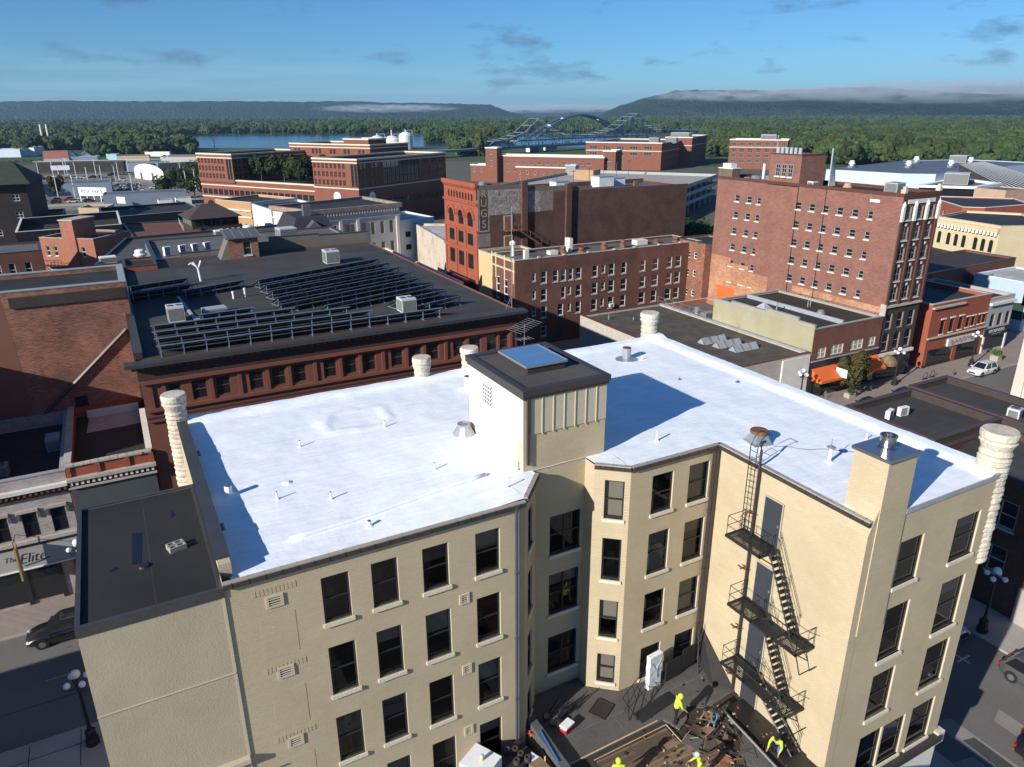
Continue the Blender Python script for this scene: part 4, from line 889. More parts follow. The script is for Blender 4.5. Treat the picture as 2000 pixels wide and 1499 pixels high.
# parapet on the left roof edge, patched flat strips
s = MB(); s.box(-.02, .8, 17.3, .45, 40.0, 17.95); s.build('parapet', BR_DRK, sol); s = MB(); s.box(-.08, .8, 17.953, .5, 40.0, 18.02); s.build('coping', COPE, sol)
# brick stair bulkhead and stepped party wall at the back of the roof
bk = thing('bulkhead', 'small brick stair house with a slanted metal roof behind the solar panels', 'bulkhead', (12.4, 96.5, 15.4))
mb = MB(); wallface(mb, (0, 0), (3.5, 0), 0, 4.75, [(1.7, 2.65, 2.5, 4.2)], .12); wallface(mb, (3.5, 0), (3.5, 3.2), 0, 4.9, []); wallface(mb, (0, 3.2), (0, 0), 0, 4.9, [])
mb.build('wall', BR_OLD, bk); add_window(bk, (0, 0), (3.5, 0), 2.175, 2.5, .95, 1.7, dict(fm=GFRAME, t=.08, sill=OFFW))
mb = MB(); mb.face([(-.35, -.4, 4.75), (3.85, -.4, 4.75), (3.85, 3.5, 5.35), (-.35, 3.5, 5.35)]); mb.face([(-.35, -.4, 4.6), (-.35, -.4, 4.75), (-.35, 3.5, 5.35), (-.35, 3.5, 5.2)]); mb.face([(-.35, -.4, 4.6), (3.85, -.4, 4.6), (3.85, -.4, 4.75), (-.35, -.4, 4.75)]); ro = mb.build('roof', DGREY, bk)
for k in range(5):
    x = -.2 + k * 1.0; s = MB(); s.face([(x, -.4, 4.77), (x + .05, -.4, 4.77), (x + .05, 3.5, 5.37), (x, 3.5, 5.37)]); s.build('standing_seam', GREYM, ro)
mb = MB(); mb.prism([(-2.0, 0.2), (-.02, 0.1), (-.02, 3.0), (-2.0, 3.0)], 0, .2, top=False); mb.face([(-2.0, .2, .2), (-.02, .1, 4.4), (-.02, 3, 4.4), (-2, 3, .2)]); mb.face([(-2.0, .2, 0), (-.02, .1, 0), (-.02, .1, 4.4), (-2.0, .2, .2)]); mb.build('stair_slope', TANST, bk)
pw = building('rear_block', 'grey stuccoed rear block with a stepped parapet behind the solar roof', 'building', [(4.0, 100.4), (31.4, 100.4), (31.4, 120), (4.0, 120)], 17.2, TANST, GREYR, parapet=.3, pt=.4, cope=COPE)
for x0, x1, z in ((4.0, 7.0, 17.5), (7.0, 10.6, 18.1), (14.0, 18.0, 18.6), (18.0, 24.5, 19.2), (24.5, 31.4, 19.0)):
    add0(pw, 'parapet_step', TANST, (x0 - 4.0, -.006, 16.9, x1 - 4.0, .42, z)); add0(pw, 'parapet_cap', COPE, (x0 - 4.05, -.06, z + .002, x1 - 3.95, .48, z + .09))
sm = building('lean_to', 'low red brick addition with a torn black roof beside the solar roof', 'building', rect(0.55, 94.5, 4.0, 100.3), 18.0, BR_ORG, TAR, z0=15.0, parapet=.25, pt=.2, cope=COPE)
# ---- solar racks: tilted rows seen from behind
PV = mat('solar_cell', (0.012, 0.014, 0.022), 0.25, 0.2, spec=0.6); PVB = mat('panel_back', (0.02, 0.02, 0.022), 0.6, 0.2); ALU = mat('aluminium_rail', (0.20, 0.25, 0.33), 0.4, 0.1, metal=0.3)
PM = MB(); PM.box(-.79, 0, -.02, .79, 1.66, .0, 1); PM.box(-.79, 0.001, .001, .79, 1.659, .018, 0); PMESH = PM.mesh('panel', [PV, PVB])
PO = MB(); PO.box(-.035, -.035, 0, .035, .035, .82); PO.tube([(0, 0, .62), (0, 1.3, .02)], .02, 4); PO.box(-.03, -.25, 0, .03, 1.4, .05); POMESH = PO.mesh('post', ALU)
def rack(x0, y0, x1, y1, label):
    L_ = hypot(x1 - x0, y1 - y0); a = atan2(y1 - y0, x1 - x0); t = thing('solar_rack', label, 'solar panels', (x0, y0, 17.5), a, 'solar racks on the red block')
    n_ = max(1, round(L_ / 1.62))
    for k in range(n_):
        o = place('panel', PMESH, t, ((k + .5) * L_ / n_, 0, .86)); o.rotation_euler = (radians(-26), 0, 0); o.scale = (L_ / n_ / 1.62, 1, 1)
    for k in range(0, n_ + 1): place('post', POMESH, t, (min(max(k * L_ / n_, .05), L_ - .05), .05, 0))
    s = MB(); s.box(0 - .25, -.04, .83, L_ + .25, .04, .91); s.box(-.1, .5, .55, L_ + .1, .54, .59); s.build('rail', ALU, t)
    return t
K_ = 1.02
for i, (a, b_, yy) in enumerate(((1.7, 24.3, 58.15), (1.7, 18.6, 60.3), (1.7, 17.2, 62.4), (1.7, 12.9, 64.5), (5.6, 9.8, 66.4))):
    rack(a, yy, b_, yy + .25, ('long front row of solar panels just behind the dark cornice', 'second solar row from the front cornice', 'third solar row from the front cornice', 'fourth solar row from the front, ending left of the middle', 'shortest solar row beside the left rooftop AC unit')[i])
for i, (a, b_, c, d) in enumerate(((12.5, 78.2, 27.3, 83.6), (12.7, 75.3, 27.4, 80.6), (12.7, 72.4, 27.5, 77.5), (12.6, 69.4, 27.6, 74.3), (12.3, 66.6, 27.6, 71.2), (15.9, 64.3, 27.6, 67.8), (21.9, 63.0, 27.6, 64.6), (24.2, 60.6, 27.7, 61.6))):
    rack(a, b_, c, d, ('rearmost slanting solar row, nearest the rooftop AC box', 'second slanting solar row from the back', 'third slanting solar row from the back', 'fourth slanting solar row from the back', 'fifth slanting solar row from the back', 'sixth slanting solar row, just behind the AC unit in the panels', 'short solar row to the right of the AC unit', 'shortest solar row, at the right front of the roof')[i])
for i, (a, b_, c, d) in enumerate(((.7, 81.3, 6.2, 83.0), (.7, 78.2, 6.3, 79.6), (5.3, 76.9, 11.2, 79.0))):
    rack(a, b_, c, d, ('solar row at the back left corner by the low brick addition', 'second solar row at the back left of the roof', 'solar row running to the middle of the roof gap')[i])
ac_unit('ac_unit', 'boxy grey rooftop AC unit at the left of the solar racks', 3.7, 68.6, 17.5, 1.35, 1.5, 1.4, 0, 2)
ac_unit('ac_unit', 'boxy grey rooftop AC unit standing among the solar racks at right', 22.4, 61.7, 17.5, 1.35, 1.5, 1.35, 0, 2)
ac_unit('ac_unit', 'boxy grey rooftop AC unit behind the rearmost solar row', 22.7, 88.0, 17.5, 1.6, 1.8, 1.6, 0, 2)
ac_unit('duct_box', 'flat grey duct box on the solar roof right of the left AC unit', 7.0, 69.8, 17.5, 2.0, 1.2, .55, .1, 0, GREYM, None, False)
s = MB(); s.box(0, 0, 0, .25, 9, .12); s.box(0, -1.2, 0, 1.6, 0, .12); tag(s.build('cable_tray', GREYM, None, (5.0, 69.0, 17.52), .05), 'grey cable tray bending across the middle of the solar roof', 'cable tray')
for x, y, h, lb in ((9.4, 74.8, .6, 'short white vent pipe on the solar roof, left of two'), (10.55, 75.1, .75, 'taller white vent pipe on the solar roof, right of two')):
    tag(MB().lathe(0, 0, [(.09, 0), (.09, h), (.13, h), (.13, h + .12)], 10).build('vent_pipe', WHITE, None, (x, y, 17.5)), lb, 'vent pipe')
am = thing('mast', 'thin white antenna mast at the right front corner of the solar roof', 'antenna', (31.4, 58.3, 17.5))
MB().tube([(0, 0, 0), (0, 0, 9.2)], .035, 6).build('pole', GALV, am); s = MB(); s.tube([(-.9, -.5, .1), (0, 0, 1.2)], .025, 5); s.tube([(.3, .9, .1), (0, 0, 1.2)], .025, 5); s.build('guy_brace', GALV, am)
ya = thing('tv_antenna', 'spiky silver television antenna behind the penthouse', 'antenna', (24.6, 43.8, 17.0))
MB().tube([(0, 0, 0), (0, 0, 3.4)], .03, 6).build('pole', GALV, ya)
s = MB(); s.tube([(-1.0, -.3, 3.1), (1.0, .3, 3.5)], .02, 5)
for k in range(9): f = -1 + k * .25; s.tube([(f + .15, -.8 + f * .3, 3.3 + f * .2), (f - .15, .8 + f * .3, 3.3 + f * .2)], .012, 4)
s.tube([(-.5, .1, 2.3), (.5, -.1, 2.4)], .02, 5)
for k in range(5): f = -.5 + k * .25; s.tube([(f + .05, -.4, 2.35), (f - .05, .4, 2.35)], .012, 4)
s.build('elements', GALV, ya)
xt = thing('white_sculpture', 'small white branching exhaust stack on the back of the solar roof', 'exhaust', (7.6, 85.0, 17.5))
s = MB(); s.tube([(0, 0, 0), (-.1, 0, 1.4), (-.5, 0, 2.1)], .12, 7, r1=.1); s.tube([(-.1, 0, 1.3), (.3, 0, 2.2)], .09, 7); s.tube([(-.2, 0, 1.6), (-.7, .2, 2.0), (-.95, .2, 1.8)], .08, 7); s.build('stack', WHITE, xt)

# ================================================================== shops left of it, over the street
st2 = building('brick_shop', 'narrow red brick shop with a broken stone coping and dentil cornice', 'shop', rect(-5.85, 57.4, -0.06, 70.4), 10.5, BR_ORG, TAR2, parapet=.9, pt=.35, cope=None)
def add(t, n_, m, *boxes, **k):
    s = MB()
    for b_ in boxes: s.box(*b_)
    return s.build(n_, m, t, **k)
rs = random.Random(3)
x = 0
while x < 5.7:
    w_ = rs.uniform(.45, .8); w_ = min(w_, 5.79 - x); add(st2, 'coping_stone', CAPS, (x + .01, -.12 + rs.uniform(-.03, .03), 10.503, x + w_ - .01, .38, 10.6 + rs.uniform(0, .06))); x += w_
y = .5
while y < 12.5:
    h_ = rs.uniform(.5, .9); add(st2, 'coping_stone', CAPS, (-.1, y, 10.503, .4, y + h_ - .03, 10.6 + rs.uniform(-.02, .1)))
    if y < 9: add(st2, 'coping_stone', OFFW, (5.35, y, 10.503, 5.8, y + h_ - .03, 10.6 + rs.uniform(-.02, .12)))
    y += h_
add(st2, 'cornice', CAPS, (-.05, -.42, 9.45, 5.85, -.003, 9.68)); add(st2, 'cornice', CAPS, (-.03, -.3, 8.82, 5.83, -.003, 8.95))
for k in range(16): add(st2, 'dentil', OFFW, (.1 + k * .36, -.3, 9.1, .27 + k * .36, -.003, 9.4))
for xp in (0, 1.9, 3.85, 5.5): add(st2, 'pilaster', BR_ORG, (xp, -.1, 9.69, xp + .3, -.002, 10.49))
add(st2, 'sign_board', mat('slate_sign', (0.075, 0.085, 0.09), 0.6, 0.12), (.05, -.1, 6.0, 5.75, -.003, 8.75)); add(st2, 'shop_glass', PANE, (.3, -.05, .5, 5.5, -.003, 4.2))
s = MB(); s.face([(1.2, 8.6, 9.606), (5.3, 8.9, 9.606), (5.3, 12.4, 9.606), (1.4, 12.3, 9.606)]); s.build('pale_roof_coating', mat('worn_pale_coating', (0.40, 0.35, 0.30), 0.9, 0.2, 0.5, 4), st2)
s = MB(); s.box(1.3, 12.2, 9.61, 5.35, 12.6, 10.2); s.build('rear_kerb', OFFW, st2)
eli = building('cafe_building', 'two storey whitewashed old brick shop with arched windows', 'shop', rect(-16.0, 57.42, -5.9, 70.4), 10.3, brick('whitewashed_brick', (0.44, 0.41, 0.38), (0.34, 0.25, 0.22), (0.40, 0.38, 0.36), var=0.3, stain=((0.26, 0.10, 0.08), 0.55)), TAR, parapet=1.0, pt=.3, cope=CAPG,
    wins={0: [(u, 5.62, .95, 2.05, dict(fm=FRAME, t=.07), .22) for u in (1.9, 3.7, 5.5, 7.3, 9.1)]})
add(eli, 'cornice', OFFW, (-.05, -.4, 9.25, 10.08, -.003, 9.5)); add(eli, 'cornice', BR_DRK, (-.02, -.2, 8.75, 10.05, -.003, 9.2))
for k in range(28): add(eli, 'dentil', BR_RED, (.1 + k * .36, -.32, 8.95, .27 + k * .36, -.203, 9.2))
for u in (1.9, 3.7, 5.5, 7.3, 9.1): add(eli, 'window_hood', CAPS, (u - .62, -.12, 7.62, u + .62, -.003, 7.85)); add(eli, 'window_bracket', DGREY, (u - .74, -.1, 7.1, u - .55, -.003, 7.6), (u + .55, -.1, 7.1, u + .74, -.003, 7.6))
add(eli, 'sill_course', CAPS, (-.02, -.3, 5.25, 10.08, -.003, 5.5)); add(eli, 'sign_shadow_board', BLACKM, (-.01, -.22, 5.0, 10.07, -.003, 5.22))
sgn = add(eli, 'sign_board', mat('grey_sign', (0.36, 0.36, 0.36), 0.7, 0.05), (-.01, -.2, 3.3, 10.05, -.003, 4.98)); add(eli, 'sign_lip', WHITE, (-.02, -.28, 3.2, 10.07, -.003, 3.29))
INK = mat('black_lettering', (0.02, 0.02, 0.02), 0.6)
text_part(sgn, 'lettering', 'The', (5.55, -.215, 4.25), 0, .62, INK, .006, .9, .35, thin=-.012)
text_part(sgn, 'lettering', 'Elite', (6.85, -.215, 4.1), 0, 1.15, INK, .006, .85, .35, thin=-.02)
s = MB(); s.tube([(6.3, -.22, 3.55), (7.3, -.22, 3.7), (8.0, -.22, 3.85)], .03, 5); s.build('lettering_swash', INK, sgn)
add(eli, 'shop_glass', PANE, (.3, .0 - .03, .4, 3.2, -.003, 3.0), (3.5, -.03, .4, 6.0, -.003, 3.0), (6.3, -.03, .4, 8.2, -.003, 3.0)); add(eli, 'shop_frame', FRAME, (3.2, -.1, .1, 3.5, -.003, 3.1), (6.0, -.1, .1, 6.3, -.003, 3.1), (8.2, -.1, .1, 8.5, -.003, 3.1)); add(eli, 'brick_pier', BR_ORG, (9.3, -.12, .1, 10.05, -.003, 3.1))
bl = thing('blade_sign', 'narrow yellow blade sign hanging over the grey shop sign', 'sign', (-9.8, 56.3, 3.1)); MB().box(-.06, -.45, 0, .06, .45, 2.6).build('board', mat('ochre_sign', (0.42, 0.28, 0.09), 0.7, 0.2, 1, 5), bl)
s = MB(); s.tube([(0, -.4, 2.62), (0, -.4, 3.1), (0, 1.1, 3.0)], .03, 5); s.tube([(0, .4, 2.62), (0, .4, 3.05)], .02, 5); s.build('bracket', BLACKM, bl)
ac_unit('ac_unit', 'round-topped grey AC unit in the shade on the left shop roof', -10.2, 61.0, 9.3, 1.0, 1.0, .9, 0, 1, GALV)
ac_unit('ac_unit', 'blue-grey AC unit against the party wall of the brick shop', -6.9, 64.6, 9.3, 1.0, 1.6, 1.1, 0, 0, mat('bluegrey_casing', (0.22, 0.28, 0.34), 0.5, 0.15))
big = building('warehouse', 'tall windowless weathered brick wall behind the small shops', 'building', rect(-15.5, 70.5, 0.3, 79.0), 21.0, BR_OLD, TAR, parapet=.35, pt=.45, cope=CAPG)
s = MB(); s.face([(0.0, -.004, 9), (7.0, -.004, 9), (7.0, -.004, 14.4), (6.7, -.004, 20.7), (0.0, -.004, 20.7)]); s.build('painted_strip', mat('faded_red_paint', (0.21, 0.095, 0.065), 0.9, 0.12, 0.6, 8), big)
s = MB(); s.prism([(7.2, -.16), (15.7, -.16), (15.7, -.004), (7.2, -.004)], 19.7, 20.55); s.build('corbel_band', BR_DRK, big)
mb = MB(); mb.tube([(8.6, -.14, 11.0), (15.2, -.14, 16.9)], .14, 4); mb.build('raking_flashing', DARKM, big)
mb = MB(); mb.tube([(6.6, -.14, 9.3), (8.6, -.14, 11.0)], .14, 4); mb.build('raking_flashing', DARKM, big)
add(big, 'corner_pier', BR_DRK, (15.35, -.25, 9.6, 15.85, -.003, 18.2))
s = MB(); s.box(10.2, -.05, 10.1, 11.2, -.003, 11.4); s.build('small_window', PANE, big)
# neighbours whose shadows fall into view
building('row_building', 'tall brick neighbour just left of the view', 'building', rect(-34, 57.5, -14.0, 69.4), 16.75, BR_RED, TAR, parapet=.3)
building('row_building', 'stone faced building on the near pavement left of the annex', 'building', rect(-44, 18, -20.0, 41.9), 12.5, CREAMS, TAR, parapet=.3)

# ================================================================== across the cross street: gravel roof, olive building, hotel
grv = building('low_shop', 'low shop with a wide gravel roof behind the white roof', 'shop', rect(58.9, 59.0, 73.9, 88.0), 6.3, CAPS, GRAVEL, parapet=.35, pt=.3, cope=mat('red_brown_coping', (0.13, 0.05, 0.04), 0.6, 0.2))
for k, (x, y) in enumerate(((6.4, 9.4), (6.9, 7.2), (7.6, 5.0))):
    for j in range(3):
        s = MB(); x0 = x + j * 1.35; s.face([(x0, y, 6.0), (x0 + 1.25, y, 6.0), (x0 + 1.25, y + .75, 6.75), (x0, y + .75, 6.75)]); s.face([(x0, y + 1.5, 6.0), (x0 + 1.25, y + 1.5, 6.0), (x0 + 1.25, y + .75, 6.75), (x0, y + .75, 6.75)]); s.face([(x0, y, 6), (x0, y + .75, 6.75), (x0, y + 1.5, 6)]); s.face([(x0 + 1.25, y, 6), (x0 + 1.25, y + .75, 6.75), (x0 + 1.25, y + 1.5, 6)]); so_ = s.build('skylight', mat('milky_glass', (0.30, 0.32, 0.33), 0.25, 0.2, 1, 6), grv)
        s = MB(); s.tube([(x0, y, 6.02), (x0, y + .75, 6.77), (x0, y + 1.5, 6.02)], .04, 4); s.build('skylight_bar', BLACKM, so_)
s = MB(); s.box(10.2, -.2, .2, 14.9, -.003, 6.0); s.build('shop_panel', OFFW, grv)
s = MB(); s.tube([(3.0, 26, 5.95), (3.0, 26, 6.7)], .1, 8); s.tube([(6.0, 24, 5.95), (6.0, 24, 6.4)], .1, 8); s.build('vent_pipe', GALV, grv)
add(grv, 'edge_flashing', CAPG, (14.4, 0.3, 6.303, 15.0, 28.5, 6.45))
fn = thing('railing', 'thin metal guard railing along the gravel roof edge', 'railing', (73.2, 77.0, 6.3)); s = MB()
for k in range(7): s.tube([(0, k * 1.8, 0), (0, k * 1.8, 1.2)], .03, 5)
for z in (.6, 1.2): s.tube([(0, 0, z), (0, 10.8, z)], .025, 5)
s.build('rails', GALV, fn)
olv = building('olive_shop', 'two storey shop with an olive stucco side wall and orange awning', 'shop', rect(74.1, 59.0, 86.9, 76.6), 9.2, GREENW, TAR, parapet=.25, pt=.3, cope=CAPG, wins={})
mb = MB(); fw_ = [(1.75, 5.3, 1.7, 1.4), (4.55, 5.35, 2.5, 1.4), (8.3, 5.4, 2.5, 1.4), (11.25, 5.45, 1.5, 1.3)]
wallface(mb, (-.02, -.12), (12.82, -.12), 5.15, 9.18, [(u - w_ / 2, u + w_ / 2, z, z + h) for u, z, w_, h in fw_], .1); mb.build('brick_front', BR_RED, olv)
for u, z, w_, h in fw_: add_window(olv, (-.02, -.12), (12.82, -.12), u, z, w_, h, dict(fm=WFRAME, t=.1, cols=3 if w_ > 2 else 2))
add(olv, 'sill_band', CAPG, (0, -.3, 5.0, 12.8, -.003, 5.12)); add(olv, 'fascia', BLACKM, (0, -.2, 3.9, 12.8, -.003, 4.98)); add(olv, 'shop_glass', PANE, (1.0, -.1, .5, 11.8, -.003, 2.9)); add(olv, 'shop_base', BR_DRK, (.2, -.15, .13, 12.6, -.003, .49)); add(olv, 'pier', BLACKM, (-.01, -.3, .13, .5, -.003, 3.88))
mb = MB(); a0, a1 = .3, 12.6
mb.face([(a0, -.22, 4.1), (a0, -1.9, 2.9), (a1, -1.9, 2.9), (a1, -.22, 4.1)]); mb.face([(a0, -1.9, 2.9), (a0, -1.9, 2.6), (a1, -1.9, 2.6), (a1, -1.9, 2.9)]); mb.face([(a0, -.22, 4.1), (a0, -.22, 2.6), (a0, -1.9, 2.6), (a0, -1.9, 2.9)]); mb.face([(a1, -.22, 4.1), (a1, -1.9, 2.9), (a1, -1.9, 2.6), (a1, -.22, 2.6)])
mb.build('awning', ORANGE, olv)
bs = add(olv, 'blade_sign', WHITE, (3.9, -2.6, 2.95, 4.02, -1.0, 4.0)); s = MB(); s.tube([(3.96, -.1, 4.4), (3.96, -2.6, 4.15)], .03, 5); s.build('sign_bracket', BLACKM, bs)
s = MB()
for k in range(3): s.box(3.893, -2.45, 3.75 - k * .27, 3.899, -1.2 + .05 * k, 3.83 - k * .27)
s.build('lettering', GREYM, bs)
xs_ = [0, 2.6, 5.2, 8.0, 11.0, 14.2, 17.55]; zs_ = [9.7, 10.1, 10.1, 9.75, 9.75, 9.45, 9.1]
for (y0, z), (y1, _) in zip(zip(xs_[:-1], zs_[:-1]), zip(xs_[1:], zs_[1:])): add0(olv, 'parapet_step', GREENW, (-.01, y0 + (0.02 if y0 == 0 else 0), 8.9, .3, y1, z))
for (y0, z), (y1, _) in zip(zip(xs_[:-1], zs_[:-1]), zip(xs_[1:], zs_[1:])): add0(olv, 'parapet_cap', CAPG, (-.06, y0 + .02, z + .002, .36, y1, z + .09))
s = MB(); s.box(5.8, .6, 8.96, 6.1, 17, 9.5); s.build('party_ridge', CAPG, olv)
s = MB(); s.face([(2.2, 10.2, 8.97), (4.0, 10.2, 8.97), (3.1, 11.2, 9.9)]); s.face([(4.0, 10.2, 8.97), (4.0, 12.2, 8.97), (3.1, 11.2, 9.9)]); s.face([(4, 12.2, 8.97), (2.2, 12.2, 8.97), (3.1, 11.2, 9.9)]); s.face([(2.2, 12.2, 8.97), (2.2, 10.2, 8.97), (3.1, 11.2, 9.9)]); s.build('pyramid_skylight', GREYM, olv)
s = MB(); s.tube([(3.6, 9.4, 8.96), (3.6, 9.4, 10.2)], .1, 8); s.tube([(9.2, 9.0, 8.96), (9.2, 9.0, 9.8)], .08, 8); s.tube([(9.7, 9.0, 8.96), (9.7, 9.0, 9.8)], .08, 8); s.build('vent_pipe', GALV, olv)
mushroom('roof_fan', 'galvanized fan on the olive shop roof beside its party ridge', 80.6, 63.6, 8.96, .55, .9, GALV)
# ---- hotel
HX = 86.97
hw_a = [(y, z) for y in (86.97, 84.45, 82.48) for z in (21.25, 18.7, 16.2, 13.65, 11.05, 8.5)]
hw = [(91.5 - y, z, .8 if y < 83 else 1.0, 1.0, ST_GREY) for y, z in hw_a]
for yb, ww in ((74.94, .95), (72.6, 1.0), (70.3, 1.0), (67.95, 1.0), (65.57, 1.0), (63.28, .78)):
    for z in (21.28, 18.65, 16.08, 13.5, 10.9): hw.append((91.5 - yb, z, ww, 1.03, ST_GREY))
for yb in (75.0, 72.7, 70.3, 67.9): hw.append((91.5 - yb, 8.55, .95, .9, ST_GREY))
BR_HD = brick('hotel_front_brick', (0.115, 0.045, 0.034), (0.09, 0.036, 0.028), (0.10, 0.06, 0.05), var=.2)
hot = thing('hotel', 'seven storey salmon brick hotel with many small windows', 'building', (HX, 59.0, 0))
P4 = [(0, 0), (7.3, 0), (7.3, 32.5), (0, 32.5)]; mb = MB()
fwins = [(1.35 + k * 2.3, z, 1.35, 1.75) for k in range(3) for z in (11.2, 13.75, 16.35, 19.0, 21.55)]
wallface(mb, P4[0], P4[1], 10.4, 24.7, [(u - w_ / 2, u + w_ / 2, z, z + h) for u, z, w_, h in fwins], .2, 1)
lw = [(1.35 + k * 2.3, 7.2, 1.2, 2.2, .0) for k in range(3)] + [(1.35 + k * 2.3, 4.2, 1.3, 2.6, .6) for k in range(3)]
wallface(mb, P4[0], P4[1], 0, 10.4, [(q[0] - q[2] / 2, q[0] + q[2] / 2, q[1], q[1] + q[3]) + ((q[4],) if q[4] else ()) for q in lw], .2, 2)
wallface(mb, P4[1], P4[2], 0, 24.7, [], .1, 0); wallface(mb, P4[2], P4[3], 0, 24.7, [], .1, 0)
wallface(mb, P4[3], P4[0], 0, 24.7, [(q[0] - q[2] / 2, q[0] + q[2] / 2, q[1], q[1] + q[3]) for q in hw], .16, 0)
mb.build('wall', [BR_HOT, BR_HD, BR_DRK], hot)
for q in hw:
    o = add_window(hot, P4[3], P4[0], *q)
for u, z, w_, h in fwins: add_window(hot, P4[0], P4[1], u, z, w_, h, dict(fm=GFRAME, t=.09, cols=2, sill=OFFW))
for q in lw: add_window(hot, P4[0], P4[1], q[0], q[1], q[2], q[3], dict(fm=GFRAME, t=.09))
mb = MB(); mb.face([(.25, .25, 24.3), (7.05, .25, 24.3), (7.05, 32.25, 24.3), (.25, 32.25, 24.3)]); mb.build('roof', TAR, hot)
mb = MB(); mb.ring(offset_poly(P4, -.03), offset_poly(P4, .25), 24.4, 24.85); mb.build('coping', BR_HD, hot)
for k in range(4):
    x = .12 + k * 2.35; add(hot, 'pilaster', BR_HD, (x - .12, -.2, 10.6, x + .24, -.003, 22.0)); add(hot, 'pilaster_head', OFFW, (x - .16, -.28, 21.4, x + .28, -.003, 23.2)); s = MB().lathe(x + .06, -.15, [(.22, 23.2), (.22, 23.5), (.02, 23.9)], 8); s.build('pilaster_finial', OFFW, hot)
add(hot, 'inscription_panel', OFFW, (1.0, -.08, 23.55, 6.4, -.003, 24.05)); add(hot, 'belt_course', CAPS, (-.1, -.25, 10.3, 7.4, -.003, 10.6)); add(hot, 'belt_course', OFFW, (-.1, -.3, 3.55, 7.4, -.003, 3.95)); add(hot, 'entrance_glass', PANE, (.6, -.04, .3, 6.6, -.003, 3.3))
for k in range(3):
    for z in (13.2, 15.8, 18.4, 21.0): add(hot, 'keystone', OFFW, (1.2 + k * 2.3, -.06, z - .2, 1.5 + k * 2.3, -.003, z + .1))
for x0 in (0, 6.9): add(hot, 'corner_finial', STONE, (x0 - .05, -.1, 24.86, x0 + .45, .5, 25.35), (x0 + .05, 0, 25.36, x0 + .35, .35, 25.7))
add(hot, 'sign_tablet', WHITE, (-.03, 3.2, 23.45, -.003, 4.6, 23.8)); add(hot, 'belt_end', CAPS, (-.15, -.3, 9.3, -.003, .5, 10.8))
s = MB(); s.box(0, 16.4, 24.3, 5.0, 22.1, 28.6); tw = s.build('lift_tower', BR_HOT, hot)
s = MB(); s.ring(rect(-.05, 16.35, 5.05, 22.15), rect(.3, 16.7, 4.7, 21.8), 28.602, 28.75); s.build('tower_coping', BR_HD, tw)
for y in (18.1, 19.25, 20.4): add_window(tw, (0, 22.1), (0, 16.4), 22.1 - y, 25.6, .85, 1.7, dict(fm=GFRAME, t=.07, cols=2, rows=3, sill=OFFW), off=.14)
s = MB(); s.box(-.02, 29.5, 24.3, 1.6, 32.52, 26.0); s.build('chimney_stack', brick('sooty_brick', (0.17, 0.115, 0.09), (0.12, 0.09, 0.075), (0.15, 0.12, 0.10), var=.5), hot)
s = MB(); s.box(-.1, 29.4, 26.003, 1.7, 32.6, 26.15); s.box(.1, 30, 26.153, 1.3, 31.8, 26.8); s.build('stack_cap', OFFW, hot)
s = MB(); s.tube([(-.03, 16.3, 24.6), (-.03, 16.2, 9)], .06, 5); s.tube([(-.03, 11.5, 24.6), (-.03, 11.4, 8.5)], .05, 5); s.build('drain_pipe', BLACKM, hot)
STRIP = brick('stripped_orange_brick', (0.46, 0.24, 0.13), (0.36, 0.16, 0.09), (0.45, 0.32, 0.22), bw=.5, bh=.17, var=.5, stain=((0.28, 0.11, 0.08), 0.6))
for y0, y1, z in ((.5, 8, 10.2), (8, 15.2, 10.25), (20, 24.2, 10.7), (24.2, 28, 11.6), (28, 32.45, 12.4)):
    add0(hot, 'stripped_brick', STRIP, (-.018, y0, 4.0 if y0 > 19 else 9.55, -.002, y1, z if y0 > 19 else z + .15))
add(hot, 'orange_patch', ORANGE, (-.03, 26.5, 5.4, -.019, 30.5, 7.6), (-.03, 24.0, 5.2, -.019, 25.2, 6.4))
for j, (yy, zz_) in enumerate(((26, 25.2), (27.5, 24.9), (24, 24.9), (23.2, 25.4))): add(hot, 'roof_equipment', GALV, (1.0, yy - .5, 24.31, 2.0, yy + .4, zz_))
s = MB(); s.tube([(2, 25, 24.3), (2, 25, 27)], .2, 8); s.tube([(4, 22.6, 24.3), (4, 22.6, 27.4)], .35, 8); s.build('roof_stack', WHITE, hot)
s = MB()
for k in range(6): s.box(.4 + k * .35 * 0, 17 + k * .8, 28.76, .6, 17.45 + k * .8, 29.6)
for k in range(5): s.tube([(5.2 + .3 * k, 15.5, 24.3), (5.2 + .3 * k, 15.6 + .1 * k, 29.5 - .5 * k)], .12, 5)
s.tube([(1, 22, 28.6), (1, 22, 31.2)], .05, 5); s.build('antennas', GREYM, hot)
ac_unit('ac_unit', 'small pale AC unit on the hotel roof beside the tower', HX + 1.2, 59 + 15.0, 24.3, 1.0, 1.0, .9, 0, 1, OFFW)
ac_unit('ac_unit', 'grey louvred AC unit on the hotel roof near the street front', HX + 2.2, 59 + 3.0, 24.3, 1.6, 1.8, 1.6, 0, 1, GREYM)
mushroom('roof_fan', 'rust stained pale fan on the middle of the hotel roof', HX + .9, 59 + 9.0, 24.3, .6, 1.1, mat('peach_hood', (0.5, 0.33, 0.25)))
ann2 = building('rear_wing', 'low brick rear wing joining the hotel with paired white windows', 'building', rect(85.6, 91.6, 93, 99), 14.0, BR_OLD, TAR, parapet=.3, cope=COPE, wins={3: [(u, z, .7, 1.1, ST_WHITE) for u in (3.6, 5.2) for z in (4.8, 8.2, 11.2)]})
